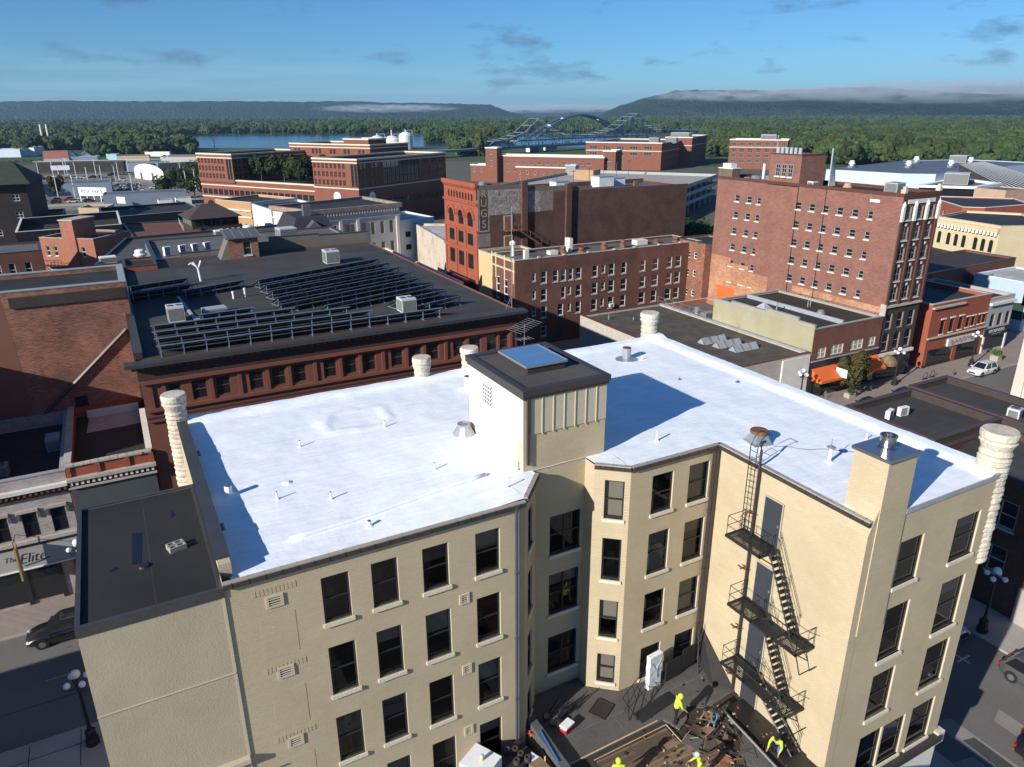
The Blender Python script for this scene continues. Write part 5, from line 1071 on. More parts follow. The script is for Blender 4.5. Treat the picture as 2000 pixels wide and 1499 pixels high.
# ---- white terrace and small sheds between gravel roof and hotel
trc = building('terrace_shed', 'low shed with a pinkish wall and roof terrace beside the olive wall', 'shed', rect(75.5, 78.5, 86.4, 91.0), 5.0, BR_SAL, GREYR, parapet=.8, pt=.3, cope=CAPS)
ac_unit('kitchen_unit', 'silver kitchen exhaust box on the terrace shed', 76.6, 80.2, 5.0, 1.8, 1.2, 1.3, 0, 0, GALV); mushroom('roof_fan', 'silver mushroom fan on the terrace shed behind the kitchen box', 77.0, 83.0, 5.0, .6, 1.4, GALV)

# ================================================================== apartment house with white windows
rowsA = [[(55.04, 55.6), (56.56, 57.57), (58.66, 59.62), (60.16, 61.04), (61.55, 62.37), (62.88, 63.92), (65.99, 67.02), (67.85, 68.47), (69.19, 70.26), (71.66, 72.65), (75.47, 76.51), (78.04, 79.2), (81.03, 82.14), (82.89, 84.08), (86.48, 87.7)],
         [(55.05, 55.63), (56.55, 57.61), (60.27, 61.03), (61.44, 62.04), (62.96, 63.96), (66.0, 67.06), (67.87, 68.53), (69.22, 70.32), (71.64, 72.82), (75.46, 76.65), (78.01, 79.33), (81.06, 82.24), (82.88, 84.05), (86.55, 87.73)],
         [(55.07, 55.65), (56.58, 57.6), (59.64, 60.66), (61.49, 62.07), (62.99, 63.97), (65.97, 67.05), (67.83, 68.43), (69.22, 70.33), (71.61, 72.76), (75.48, 76.72), (78.07, 79.19), (81.05, 82.27), (82.91, 84.06), (86.42, 87.71)]]
aw = []
for r, z in zip(rowsA, (9.85, 7.1, 4.4)):
    for a, b_ in r: sm_ = b_ - a < .75; aw.append(((a + b_) / 2 - 52, z + (.5 if sm_ else 0), b_ - a, 1.25 if sm_ else 1.85, ST_WHITES, 0.12))
aw += [(57.1 - 52, 1.4, 1.0, 1.6, ST_WHITES), (66.5 - 52, 2.1, 1.0, 1.4, ST_WHITES)]
apt = building('apartment_house', 'long brick apartment house with white framed windows', 'building', [(52, 95.5), (88.2, 95.5), (88.2, 103), (52, 103)], 13.75, BR_APT, GREYR, parapet=.35, pt=.3, cope=CAPS, wins={0: aw, 3: [(1.9, 6.9, 1.2, 3.6, dict(fm=WFRAME, t=.16, cols=1, rows=3)), (4.5, 6.9, 1.2, 3.6, dict(fm=WFRAME, t=.16, rows=3)), (1.9, 2.4, 1.2, 3.2, dict(fm=WFRAME, t=.16, rows=3)), (4.5, 2.4, 1.2, 3.2, dict(fm=WFRAME, t=.16, rows=3))]})
for y in (.35, 3.2, 6.1, 7.4): add(apt, 'cream_pilaster', BR_CRM, (-.1, y - .16, 10.2, -.003, y + .16, 14.1))
add(apt, 'cream_band', BR_CRM, (-.12, -.02, 12.0, -.003, 7.5, 12.25), (-.14, -.02, 13.76 - .3, -.003, 7.5, 13.72))
for x in (4, 8.5, 13.0, 18, 22, 27, 31.5): add(apt, 'coping_tile', CAPS, (x, -.1, 13.85, x + .5, .4, 14.0))
for x, y, h in ((10.5, 3.2, 1.2), (13.5, 2.6, .8), (18.6, 3.5, 1.1), (22, 3.0, 1.3), (29.5, 3.6, .7), (33, 2.8, .9)): MB().lathe(0, 0, [(.55, 0), (.5, .5 * h), (.3, .55 * h), (.5, .7 * h), (.3, h)], 10).build('roof_ventilator', RUST, apt, (x, y, 13.4))
s = MB(); s.box(2.5, 1.4, 13.4, 3.2, 2.0, 14.9); s.box(8.0, 3.0, 13.4, 9.4, 4.2, 14.0); s.box(11.9, 3.6, 13.4, 12.5, 5.0, 15.6); s.box(25.3, 3.5, 13.4, 27.5, 5.0, 14.2); s.build('roof_box', OFFW, apt)
MB().lathe(0, 0, [(.3, 13.4), (.25, 15), (.45, 15.1), (.5, 15.5), (.2, 15.8)], 10).build('globe_vent', WHITE, apt, (2.6, 5.5, 0))
mini_split('window_ac', 'small window air conditioner sticking out of the brick apartment wall', 69.75, 95.2, 4.55, 0, w_=.8, h=.5); mini_split('window_ac', 'grey wall fan box low on the brick apartment wall', 76.2, 95.1, 1.2, 0, w_=1.1, h=.9)
tanb = building('tan_front', 'narrow blank tan front between the ornate red facade and the apartment house', 'building', rect(52, 103.05, 60, 107.9), 13.5, mat('tan_render', (0.60, 0.42, 0.22), 0.9, 0.1, 0.4, 4, dirt=((0.55, 0.47, 0.2), .5)), GREYR, parapet=.2, cope=CAPS)
# ================================================================== building with the ghost sign
rug = thing('store_building', 'large brown brick block with an ornate orange red front and faded wall sign', 'building', (52, 108, 0))
RP = [(0, 0), (43.3, 0), (43.3, 13.2), (0, 13.2)]; mb = MB()
wallface(mb, RP[0], RP[1], 0, 22.0, [], .1, 0); wallface(mb, RP[1], RP[2], 0, 21.6, [], .1, 0); wallface(mb, RP[2], RP[3], 0, 22, [], .1, 0)
fops = [(13.2 - y, z, 2.0, 2.3, 1.0) for y in (10.3, 6.45, 2.8) for z in (16.9,)] + [(13.2 - y, z, 2.1, h, 0) for y in (10.3, 6.6, 2.9) for z, h in ((13.8, 1.95), (9.9, 2.45))]
sops = [(2.0 + k * 1.15, 21.05, .62, 1.15, .3) for k in range(9)]
wallface(mb, RP[3], RP[0], 0, 23.85, [(q[0] - q[2] / 2, q[0] + q[2] / 2, q[1], q[1] + q[3]) + ((q[4],) if q[4] else ()) for q in fops + sops] + [(1.2, 12.0, 4.6, 8.2)], .3, 1)
for (x0, x1, z) in ((0, 4.7, 23.6), (4.7, 8.0, 23.45), (8.9, 13, 23.1), (13, 16.5, 22.9), (17.6, 22, 22.6), (22, 27, 22.3), (27, 31, 22.15), (31, 32, 23.0), (32, 38, 22.0), (38, 43.3, 21.75)): mb.box(x0, .003, 21.3, x1, .35, z, 2)
for x0, z in ((7.95, 23.95), (16.55, 23.2)): mb.box(x0, -.5, 0, x0 + 1.05, .36, z, 0)
mb.build('wall', [BR_RUG, BR_ORG, mat('lime_washed_brick', (0.155, 0.115, 0.095), 0.9, 0.25, 0.6, 6)], rug)
for q in fops: add_window(rug, RP[3], RP[0], q[0], q[1], q[2], q[3], dict(fm=FRAME, t=.1, cols=2), off=-.12)
mb = MB(); mb.face([(.02, .36, 21.2), (43.2, .36, 21.2), (43.2, 13.1, 21.2), (.02, 13.1, 21.2)]); mb.build('roof', GREYR, rug)
add(rug, 'cornice', BR_ORG, (-.45, -.1, 23.3, -.003, 13.3, 23.95)); add(rug, 'belt_course', BR_ORG, (-.3, -.05, 20.5, -.003, 13.25, 20.8)); add(rug, 'belt_course', BR_ORG, (-.25, -.05, 16.2, -.003, 13.25, 16.5)); add(rug, 'belt_course', BR_ORG, (-.3, -.05, 12.7, -.003, 13.25, 13.2)); add(rug, 'shop_glass', PANE, (.18, 1.2, 4.6, .2, 12.0, 8.1)); add(rug, 'canopy', BR_ORG, (-.9, 3.5, 7.4, -.003, 9.5, 7.9))
for k in range(26): add(rug, 'dentil', BR_ORG, (-.36, .15 + k * .5, 22.95, -.003, .42 + k * .5, 23.28))
for y in (.3, 4.62, 8.4, 12.75): add(rug, 'pier', BR_ORG, (-.16, y - .3, 8.3, -.003, y + .3, 16.15))
for yc in (10.3, 6.45, 2.8):
    mb = MB(); n_ = 12
    for k in range(n_):
        a, b_ = pi * k / n_, pi * (k + 1) / n_
        for r0, r1, xx in ((1.05, 1.5, -.14), (1.5, 1.75, -.2)):
            q = [(yc - r0 * cos(a), 18.2 + r0 * sin(a) * 1.0), (yc - r1 * cos(a), 18.2 + r1 * sin(a)), (yc - r1 * cos(b_), 18.2 + r1 * sin(b_)), (yc - r0 * cos(b_), 18.2 + r0 * sin(b_))]
            mb.face([(xx, *p) for p in q]); mb.face([(xx, *q[1]), (-.002, *q[1]), (-.002, *q[2]), (xx, *q[2])])
    mb.build('arch_moulding', BR_ORG, rug)
# ghost sign: thin worn paint on the bricks
GH, t, b = base_mat('worn_sign_paint'); L = t.links
co = N(t, 'ShaderNodeTexCoord'); na = N(t, 'ShaderNodeTexNoise', i_Scale=1.6, i_Detail=8.0, i_Roughness=0.75); L.new(co.outputs['Object'], na.inputs['Vector'])
L.new(ramp(t, na.outputs[0], [(0.36, (0.13, 0.075, 0.06)), (0.58, (0.33, 0.31, 0.29))]), b.inputs['Base Color']); b.inputs['Roughness'].default_value = 0.95
gs = add(rug, 'ghost_sign', GH, (2.1, -.012, 18.85, 7.94, -.003, 22.8), (9.02, -.012, 18.9, 11.6, -.003, 22.3)); add(rug, 'ghost_sign', mat('fainter_sign_paint', (0.20, 0.16, 0.145), .95, .5, 1.4, 6), (11.6, -.0115, 18.95, 14.2, -.003, 22.2), (.15, -.0115, 13.9, 2.3, -.003, 16.0))
FADE = mat('faded_white_paint', (0.30, 0.275, 0.25), .95, .5, 1.5, 7)
add(rug, 'ghost_sign_border', FADE, (.2, -.014, 16.3, .38, -.003, 22.9), (1.95, -.014, 16.3, 2.1, -.003, 22.9), (.38, -.014, 16.3, 1.95, -.003, 16.48))
for ch_, z in (('R', 22.25), ('U', 20.85), ('G', 19.2), ('S', 17.5)): text_part(rug, 'painted_letter', ch_, (1.16, -.016, z), 0, 1.75, FADE, .003, .95)
text_part(rug, 'painted_letter', 'FURNI', (5.0, -.016, 21.0), 0, 1.7, mat('darker_faded_paint', (0.17, 0.14, 0.13), .95, .3, 1.5, 7), .003, 1.0)
for z in (16.4, 13.15): add(rug, 'door', RUST, (4.9, -.08, z, 6.2, -.003, z + 2.1)); add(rug, 'door_trim', CAPS, (4.75, -.1, z, 4.89, -.003, z + 2.25), (6.21, -.1, z, 6.35, -.003, z + 2.25), (4.89, -.1, z + 2.12, 6.21, -.003, z + 2.25))
add(rug, 'corner_trim', FADE, (-.003, -.03, 13.6, .12, -.003, 23.5))
fe2 = thing('iron_stair', 'rusty iron stair slanting down the brown brick wall', 'stair', (58, 107.8, 13.6)); s = MB(); s.box(-1.5, -1.3, 2.7, .8, -.1, 2.8); s.build('landing', RUST, fe2)
s = MB()
for y in (-1.2, -.3): s.tube([(.8, y, 2.75), (5.2, y, .1)], .09, 4); s.tube([(.8, y, 3.7), (5.2, y, 1.1)], .04, 4); s.tube([(-1.5, y, 3.7), (.8, y, 3.7)], .04, 4)
s.build('stringer', RUST, fe2)
for k in range(12): f = (k + .5) / 12; s = MB(); s.box(.8 + 4.4 * f - .13, -1.2, 2.75 - 2.65 * f, .8 + 4.4 * f + .13, -.3, 2.8 - 2.65 * f); s.build('tread', RUST, fe2)
s = MB()
for x in (-1.5, -.3, .8, 3, 5.2): s.tube([(x, -1.2, 2.75 - max(0, (x - .8)) * .6), (x, -1.2, 3.7 - max(0, (x - .8)) * .6)], .035, 4)
s.build('railing', RUST, fe2)
for i, (x, y, wx, wy, h, lb) in enumerate(((17.8, 4.0, 2.6, 2.2, 2.0, 'white box penthouse on the left of the brown block roof'), (27.6, 5.0, 3.2, 2.6, 2.4, 'white box penthouse in the middle of the brown block roof'), (31.5, 7.5, 4.2, 2.5, 1.8, 'pale blue box penthouse at the right of the brown block roof'))):
    q = thing('roof_penthouse', lb, 'penthouse', (52 + x, 108 + y, 21.2)); MB().cbox(0, 0, 0, wx, wy, h).build('wall', mat('streaky_white', (0.62, 0.64, 0.66), .8, .2, .8, 5), q); MB().cbox(0, 0, h + .003, wx + .2, wy + .2, .12).build('roof', CAPG, q)
mushroom('roof_fan', 'round galvanized tank vent on the ornate red corner of the brown block', 56.2, 114.5, 21.2, .9, 2.4, GALV)
# ================================================================== shops right of the hotel
rsp = building('corner_shop', 'two storey orange brick corner shop with glazed front', 'shop', rect(98.0, 59.3, 111.7, 75), 9.3, BR_ORG, TAR, parapet=.5, pt=.35, cope=CAPS, wins={0: [(101.0 - 98, 4.75, .95, 2.05, dict(fm=FRAME, t=.07, sill=OFFW), .12), (103.15 - 98, 4.82, .95, 2.0, dict(fm=FRAME, t=.07, sill=OFFW), .12), (105.25 - 98, 4.87, .95, 1.95, dict(fm=FRAME, t=.07, sill=OFFW), .12), (107.05 - 98, 4.95, .85, 1.5, dict(fm=FRAME, t=.07, sill=OFFW)), (108.35 - 98, 5.0, .85, 1.48, dict(fm=FRAME, t=.07, sill=OFFW)), (109.95 - 98, 5.05, .8, 1.45, dict(fm=FRAME, t=.07, sill=OFFW)), (111.05 - 98, 5.1, .8, 1.42, dict(fm=FRAME, t=.07, sill=OFFW))]})
add(rsp, 'cornice', CAPS, (-.05, -.35, 8.7, 7.2, -.003, 8.95)); add(rsp, 'belt_course', CAPS, (-.05, -.25, 4.3, 13.72, -.003, 4.5)); add(rsp, 'shop_glass', PANE, (.8, -.04, .5, 6.4, -.003, 2.6), (7.4, -.04, .5, 12.8, -.003, 2.5)); add(rsp, 'shop_base', BLACKM, (.7, -.12, .13, 13.0, -.003, .49)); add(rsp, 'pier', BR_ORG, (6.45, -.15, .13, 7.35, -.003, 2.8))
for u in (3.0, 5.15, 7.25): add(rsp, 'window_hood', OFFW, (u - .6, -.12, 6.85, u + .6, -.003, 7.05))
for u in (9.05, 10.35, 11.95, 13.05): add(rsp, 'window_hood', OFFW, (u - .5, -.12, 6.5, u + .5, -.003, 6.65))
sb = add(rsp, 'sign_board', mat('pale_grey_sign', (0.5, 0.51, 0.5), .7, .05), (4.8, -.3, 2.65, 11.2, -.003, 3.75))
s = MB(); pts = [(5.6 + k * .17, -.31, 3.1 + .32 * sin(k * 1.25) * (1 - .3 * sin(k * .31)) + .015 * k) for k in range(29)]; s.tube(pts, .05, 5); s.tube([(5.5, -.31, 3.5), (5.7, -.31, 2.9), (6.0, -.31, 2.85)], .06, 5); s.tube([(10.1, -.31, 3.5), (10.4, -.31, 3.0), (10.7, -.31, 3.1)], .06, 5); s.build('lettering', mat('sign_script', (0.19, 0.09, 0.06), .7, .5, 2, 5), sb)
gsp = building('coffee_shop', 'grey painted narrow shop with a black sign band', 'shop', rect(111.75, 59.3, 118.0, 72), 8.5, mat('grey_paint', (0.36, 0.36, 0.36), .85, .12), TAR, parapet=.4, cope=CAPS, wins={0: [(u, 4.1, 1.05, 2.0, dict(fm=BFRAME, t=.08), .2) for u in (1.5, 3.45, 5.4)]})
add(gsp, 'cornice', OFFW, (-.05, -.4, 7.5, 6.25, -.003, 7.9)); bb = add(gsp, 'sign_board', BLACKM, (.1, -.2, 2.75, 6.1, -.003, 3.85)); text_part(bb, 'lettering', 'GROUNDED', (2.95, -.215, 3.42), 0, .72, WHITE, .004, 1.0); add(bb, 'lettering', GREYM, (1.8, -.206, 2.92, 4.3, -.201, 3.0))
add(gsp, 'shop_glass', PANE, (.5, -.04, .6, 5.6, -.003, 2.5)); add(gsp, 'shop_frame', OFFW, (.1, -.12, .13, .45, -.003, 2.7), (5.7, -.12, .13, 6.1, -.003, 2.7))
lng = building('long_hall', 'long low brick hall with a dark bluish roof behind the corner shop', 'hall', [(110.5, 66), (116, 62.3 + 11), (145.5, 74.5), (145.5, 84), (112, 84)], 9.0, BR_RED, TAR2, parapet=.3, cope=COPE)
mur = building('mural_building', 'building with a pale blue sky and tree mural on its front', 'building', [(129, 63), (141, 63), (141, 72), (129, 72)], 8.2, mat('sky_blue_paint', (0.40, 0.50, 0.58), .85, .1, .3, 3), PALER, parapet=.2, cope=WHITE)
mb = MB(); rr = random.Random(4); pts = [(0, 3.2)] + [(k * .5, 3.3 - .09 * k * 2 + 1.8 * math.exp(-((k * .5 - .9) / 1.6) ** 2) + rr.uniform(-.15, .15)) for k in range(1, 14)] + [(6.6, 2.2), (0, 2.2)]
mb.face([(x, -.01, z) for x, z in pts][::-1]); mb.face([(-.01, y, z) for y, z in [(0.1, 2), (6, 2), (6, 3.5), (3, 4.6), (.1, 4.9)]]); mb.build('painted_trees', mat('mural_green', (0.03, 0.045, 0.04), .9, .4), mur)
# east block with dark roofs
e1 = building('dark_roof_shop', 'dark flat roofed shop at the street corner across from the white roof', 'shop', rect(52.2, 29.4, 60.9, 37.4), 11.0, BR_DRK, roofmat('charcoal_roof', (0.052, 0.049, 0.046), sw=2.6, slen=6, line=1.7), parapet=.55, pt=.35, cope=mat('plum_coping', (0.075, 0.05, 0.052), .6, .2))
e2 = building('dark_roof_shop', 'long dark flat roofed shop second from the cross street', 'shop', rect(60.95, 12.0, 66.5, 37.7), 11.15, BR_DRK, MATS['charcoal_roof'], parapet=.5, pt=.35, cope=MATS['plum_coping'])
e4 = building('brick_corner_house', 'dark brick corner building in the shade with lit window frames', 'building', rect(52.25, 8.0, 60.85, 29.35), 10.4, BR_RUG, MATS['charcoal_roof'], parapet=.5, pt=.35, cope=MATS['plum_coping'], wins={3: [(u, z, 1.2, 2.1, dict(fm=GFRAME, t=.1, sill=CAPG)) for u in (3, 6, 9, 12, 15, 18) for z in (3.0, 6.6)]})
add(e4, 'shop_glass', PANE, (-.06, .6, .4, -.003, 12, 2.6)); add(e4, 'corner_stone', CONC, (-.25, 12.3, .1, -.004, 13.4, 2.9))
mini_split('ac_condenser', 'pale condenser unit on the dark roof, left of the pair', 54.1, 34.6, 10.46, .3); mini_split('ac_condenser', 'white condenser unit on the dark roof, right of the pair', 55.7, 34.5, 10.46, -.1); ac_unit('ac_unit', 'grey AC box on the dark roofs behind the right stone turret', 62.6, 29.4, 10.66, .9, .9, 1.0, .2, 1)
pal = building('stone_tower', 'pale limestone building at the right edge with a dark cornice', 'building', rect(96.8, 20, 112, 46.4), 14.0, mat('pale_limestone', (0.52, 0.47, 0.40), .9, .1, .4, 4), TAR, parapet=.3, cope=COPE)
add(pal, 'cornice', BR_DRK, (-.9, 25.4, 12.2, -.003, 27.3, 13.9), (-.9, 26.403, 12.2, 15.2, 27.3, 13.9)); add(pal, 'pilaster', MATS['pale_limestone'], (-.3, 25.2, .2, -.003, 26.38, 12.1))
# ================================================================== rear court roof under repair
FZ = 6.8
crt = thing('court_roof', 'low court roof between the wings, half stripped to brown boards', 'roof', (13.55, 8.0, 0))
mb = MB(); mb.prism(rect(0, 0, 10.5, 17.5), 0, FZ - .12, top=False); mb.build('wall', CREAM, crt)
MEM = roofmat('court_membrane', (0.095, 0.09, 0.084), sw=1.6, slen=8, line=1.5, var=.45)
mb = MB(); mb.face([(0, 0, FZ - .1), (10.5, 0, FZ - .1), (10.5, 17.5, FZ - .1), (0, 17.5, FZ - .1)]); mb.build('deck', mat('dark_deck', (0.05, 0.04, 0.033), .9, .4, .7, 6), crt)
def cr(x, y): return (x - 13.55, y - 8.0)
mb = MB(); mb.prism([cr(13.55, 20.95), cr(19.6, 21.05), cr(19.9, 20.2), cr(20.6, 20.5), cr(21.2, 21.2), cr(22.2, 20.6), cr(24.0, 20.8), cr(24.0, 25.4), cr(13.55, 25.4)], FZ - .1, FZ); mb.build('membrane', MEM, crt)
mb = MB(); mb.prism([cr(19.47, 19.57), cr(20.0, 19.9), cr(20.5, 19.2), cr(19.9, 18.7)], FZ - .1, FZ - .02); mb.prism([cr(20.9, 15.0), cr(22.2, 14.6), cr(22.35, 18.6), cr(21.4, 17.8)], FZ - .1, FZ + .005); mb.build('membrane_piece', MEM, crt)
mb = MB(); mb.prism([cr(22.75, 10), cr(24.0, 10), cr(24.0, 20.2), cr(22.85, 20.2)], FZ - .1, FZ - .015); mb.build('gutter_strip', mat('wet_tar', (0.018, 0.017, 0.017), .35, .5, .8, 7, spec=.5), crt)
WOOD = [mat('old_board_%d' % k, c, .9, .35, 1.0, 7, stretch=(0.5, 5, 1)) for k, c in enumerate(((0.19, 0.125, 0.08), (0.14, 0.098, 0.066), (0.23, 0.155, 0.098), (0.10, 0.072, 0.053)))]
rp = random.Random(11); y = 13.2
while y < 20.55:
    w_ = rp.uniform(.16, .22); x = 15.3 + rp.uniform(0, .1); xe = 19.45 if y > 19.55 else 21.0 - .25 * abs(sin(y * 1.7))
    while x < xe - .2:
        l = min(rp.uniform(1.6, 3.6), xe - x); s = MB(); s.box(*cr(x, y), FZ - .099, *cr(x + l - .02, min(y + w_ - .018, 20.6)), FZ - .06 + rp.uniform(-.012, .012)); s.build('board', rp.choice(WOOD), crt); x += l
    y += w_
NEWW = mat('pale_wood', (0.44, 0.33, 0.20), .85, .25, 1.5, 9)
for a, b_, r in (((15.3, 20.66), (19.5, 20.72), .03), ((19.5, 20.72), (19.46, 19.56), .025), ((19.46, 19.56), (20.3, 19.9), .02), ((13.7, 21.0), (19.3, 21.12), .045), ((20.6, 18.5), (20.9, 17.6), .03), ((21.1, 16.2), (22.6, 15.6), .025)):
    s = MB(); s.tube([(*cr(*a), FZ), (*cr(*b_), FZ + .01)], r, 4); s.build('edge_batten', NEWW, crt)
s = MB(); s.tube([(*cr(22.5, 20.0), FZ + .06), (*cr(22.2, 16.2), FZ + .06), (*cr(22.0, 12), FZ + .06)], .06, 5); s.build('edge_rail', GALV, crt)
# low sheet-metal wall on its left and lower yard roof beyond
mb = MB(); mb.prism([cr(13.35, 10), cr(13.75, 10), cr(14.0, 23.9), cr(13.6, 23.9)], 0, FZ + .42); mb.build('low_wall', mat('dull_metal_cladding', (0.10, 0.105, 0.11), .5, .3, .8, 5), crt)
s = MB(); s.tube([(*cr(13.78, 22.9), FZ + .46), (*cr(13.6, 21.0), FZ + .46)], .035, 6); s.build('blue_pipe', mat('blue_plastic', (0.02, 0.13, 0.42), .4, .1), crt)
yard = thing('yard_roof', 'small dark yard roof below the left wing windows', 'roof', (7.0, 12.0, 0)); mb = MB(); mb.prism(rect(0, 0, 6.35, 11.44), 0, 6.05); mb.build('deck', MEM, yard)
# black membrane flap hung on the inner corner
mb = MB(); mb.face([(24.03, 23.5, 8.9), (24.03, 20.9, FZ), (24.03, 23.5, FZ)][::-1]); mb.face([(24.01, 23.5, 8.9), (24.01, 20.9, FZ + .02), (23.3, 21.6, FZ + .02), (23.5, 23.5, FZ + .6)]); tag(mb.build('membrane_flap', mat('black_flap', (0.022, 0.02, 0.02), .6, .4, 1, 6)), 'torn black roofing flap in the corner of the court', 'roofing')
# debris: chunks of torn roofing
mb = MB(); rd = random.Random(21)
for k in range(360):
    cx_, cy_ = rd.choice(((20.6, 20.1), (21.3, 18.6), (20.9, 17.4), (22.0, 19.2), (23.3, 19.0), (20.3, 18.9), (22.9, 17.6), (22.5, 21.6), (21.6, 16.6), (18.5, 19.0)));
    x, y = rd.gauss(cx_, .7), rd.gauss(cy_, .9)
    if x > 23.9: continue
    s_ = rd.uniform(.02, .09); mb.cbox(x, y, FZ - .05, s_ * rd.uniform(.8, 2.2), s_, s_ * rd.uniform(.3, .9), rd.choices((0, 1, 2, 3), (6, 2, 1, 2))[0], rd.uniform(0, 3.1))
stuff(tag(mb.build('debris', [MATS['wet_tar'], WOOD[0], mat('brick_crumbs', (0.30, 0.12, 0.07), .9, .3), NEWW]), 'scattered torn roofing and wood scraps on the court roof', 'debris'))
mb = MB()
for k in range(16):
    x, y = rd.uniform(19.9, 22.2), rd.uniform(16.6, 20.6); L_ = rd.uniform(.35, 1.1); a = rd.uniform(0, 3.1); mb.tube([(x, y, FZ + .02), (x + L_ * cos(a), y + L_ * sin(a), FZ + rd.uniform(.02, .1))], rd.uniform(.015, .03), 4, rd.choice((0, 1, 0, 2)))
for k in range(10):
    x, y = rd.uniform(20, 22), rd.uniform(17.4, 20.4); a = rd.uniform(0, 6.3); r = rd.uniform(.25, .6); h = rd.uniform(.04, .15)
    mb.face([(x, y, FZ + .02), (x + r * cos(a), y + r * sin(a), FZ + h), (x + r * 1.2 * cos(a + .9), y + r * 1.2 * sin(a + .9), FZ + h * .4), (x + r * cos(a + 1.8), y + r * sin(a + 1.8), FZ + .03)], rd.choice((0, 0, 1, 3)))
stuff(tag(mb.build('torn_boards', [WOOD[3], WOOD[0], NEWW, mat('orange_brown_sheet', (0.26, 0.11, 0.06), .9, .3)]), 'heap of torn boards and roofing around the bending worker', 'debris'))
# things standing on the court roof
t = thing('bucket', 'green plastic bucket in the corner by the low wall', 'bucket', (13.85, 23.75, FZ)); MB().lathe(0, 0, [(.13, 0), (.17, .34), (.155, .34), (.12, .03)], 14, captop=True).build('body', mat('teal_plastic', (0.02, 0.28, 0.24), .5, .1), t); MB().tube([(-.17, 0, .33), (0, .1, .42), (.17, 0, .33)], .008, 4).build('handle', BLACKM, t)
t = thing('cooler', 'red cooler box with a white lid on the court roof', 'cooler', (15.15, 22.75, FZ), .35); MB().box(-.3, -.2, 0, .3, .2, .3).build('body', mat('red_plastic', (0.36, 0.02, 0.015), .45, .1), t); MB().box(-.32, -.22, .303, .32, .22, .38).build('lid', WHITE, t); MB().tube([(-.33, -.15, .25), (-.36, 0, .3), (-.33, .15, .25)], .015, 5).build('handle', WHITE, t)
mb = MB(); pts = [(13.55 + .16 * cos(k * 1.9) * (1 + .3 * sin(k)), 23.3 + .16 * sin(k * 1.9), FZ + .02 + .006 * k) for k in range(24)]; mb.tube(pts, .018, 5); tag(mb.build('cord', mat('orange_cord', (0.60, 0.10, 0.03), .6)), 'tangle of orange cord beside the green bucket', 'cord')
t = thing('grating', 'rusty square grating lying flat in front of the bay', 'grating', (17.3, 23.0, FZ), .5); MB().ring(rect(-.55, -.45, .55, .45), rect(-.5, -.4, .5, .4), .02, .08).build('frame', IRON, t)
for k in range(12): MB().box(-.49 + k * .085, -.4, .03, -.46 + k * .085, .4, .06).build('bar', IRON, t)
mb = MB(); rd = random.Random(8)
for k in range(22): x, y = rd.uniform(14.6, 15.9), rd.uniform(23.2, 24.2); a = rd.uniform(.2, 1.2); L_ = rd.uniform(.6, 1.5); mb.tube([(x, y, FZ + rd.uniform(0, .3)), (x + L_ * cos(a), y + L_ * sin(a) * .5, FZ + rd.uniform(.05, .6))], .022, 4)
for k in range(8): mb.cbox(rd.uniform(14.5, 15.6), rd.uniform(23.1, 23.8), FZ, .3, .2, rd.uniform(.1, .4), 0, rd.uniform(0, 3))
stuff(tag(mb.build('pipe_pile', BLACKM), 'pile of black pipes and tools by the recessed wall', 'pile'))
t = thing('wrapped_panel', 'tall narrow panel wrapped in white plastic leaning by the window', 'wrapped panel', (20.55, 23.05, FZ), .12); mb = MB(); nz_ = 9
for k in range(nz_):
    z = 2.0 * k / (nz_ - 1); c = .03 * mnoise.noise((k * .7, 1, 2)); mb.v += [(-.42 + c, -.12, z), (.42 - c, -.12 + c, z), (.42, .14, z), (-.42, .14 - c, z)]
for k in range(nz_ - 1):
    for j in range(4): mb.f.append((k * 4 + j, k * 4 + (j + 1) % 4, k * 4 + 4 + (j + 1) % 4, k * 4 + 4 + j)); mb.m.append(0)
mb.f.append((nz_ * 4 - 4, nz_ * 4 - 3, nz_ * 4 - 2, nz_ * 4 - 1)); mb.m.append(0)
mb.build('wrapping', mat('white_plastic_film', (0.78, 0.79, 0.80), .35, .06, 1.5, 6, bump=.8), t); s = MB(); s.tube([(-.4, -.14, 1.7), (0, -.15, 1.1), (.38, -.14, 1.75)], .012, 4); s.tube([(0, -.15, 1.1), (.05, -.15, .6)], .012, 4); s.build('plastic_fold', GREYM, t)
t = thing('screen_panels', 'black mesh screen panels standing beside the wrapped panel', 'screen', (21.2, 22.9, FZ), .1)
for x0, x1, z0, h in ((0, 1.15, .1, 1.15), (1.2, 2.2, .3, 1.25)): MB().box(x0, -.03, z0, x1, .03, z0 + h).build('panel', mat('black_mesh', (0.022, 0.022, 0.024), .7, .5, 3, 40), t)
s = MB(); s.tube([(2.3, -.2, 0), (2.25, 0, 2.6)], .035, 5); s.tube([(1.9, -.5, 0), (2.3, 0, 1.9)], .03, 5); s.build('prop', IRON, t)
t = thing('fallen_railing', 'bent black railing frame lying across the court roof', 'railing', (18.4, 21.6, FZ), .15); s = MB()
for a, b_ in (((0, 0, .05), (2.9, .9, .1)), ((-.1, .7, .1), (2.2, 1.5, .9)), ((.1, .1, .1), (-.2, .8, .9)), ((1.2, .4, .1), (1.0, 1.1, .9)), ((2.5, .8, .1), (2.0, 1.5, .85)), ((-.2, .8, .9), (2.0, 1.5, .85)), ((-.3, .2, .05), (.6, 1.2, .5)), ((.9, 1.2, .8), (.3, .4, .9)), ((2.9, .9, .1), (3.3, 1.9, .7))): s.tube([a, b_], .022, 5)
s.build('bars', BLACKM, t)
s = MB(); s.box(.1, -.3, .04, 2.6, .35, .07); s.build('mesh_infill', MATS['black_mesh'], t)
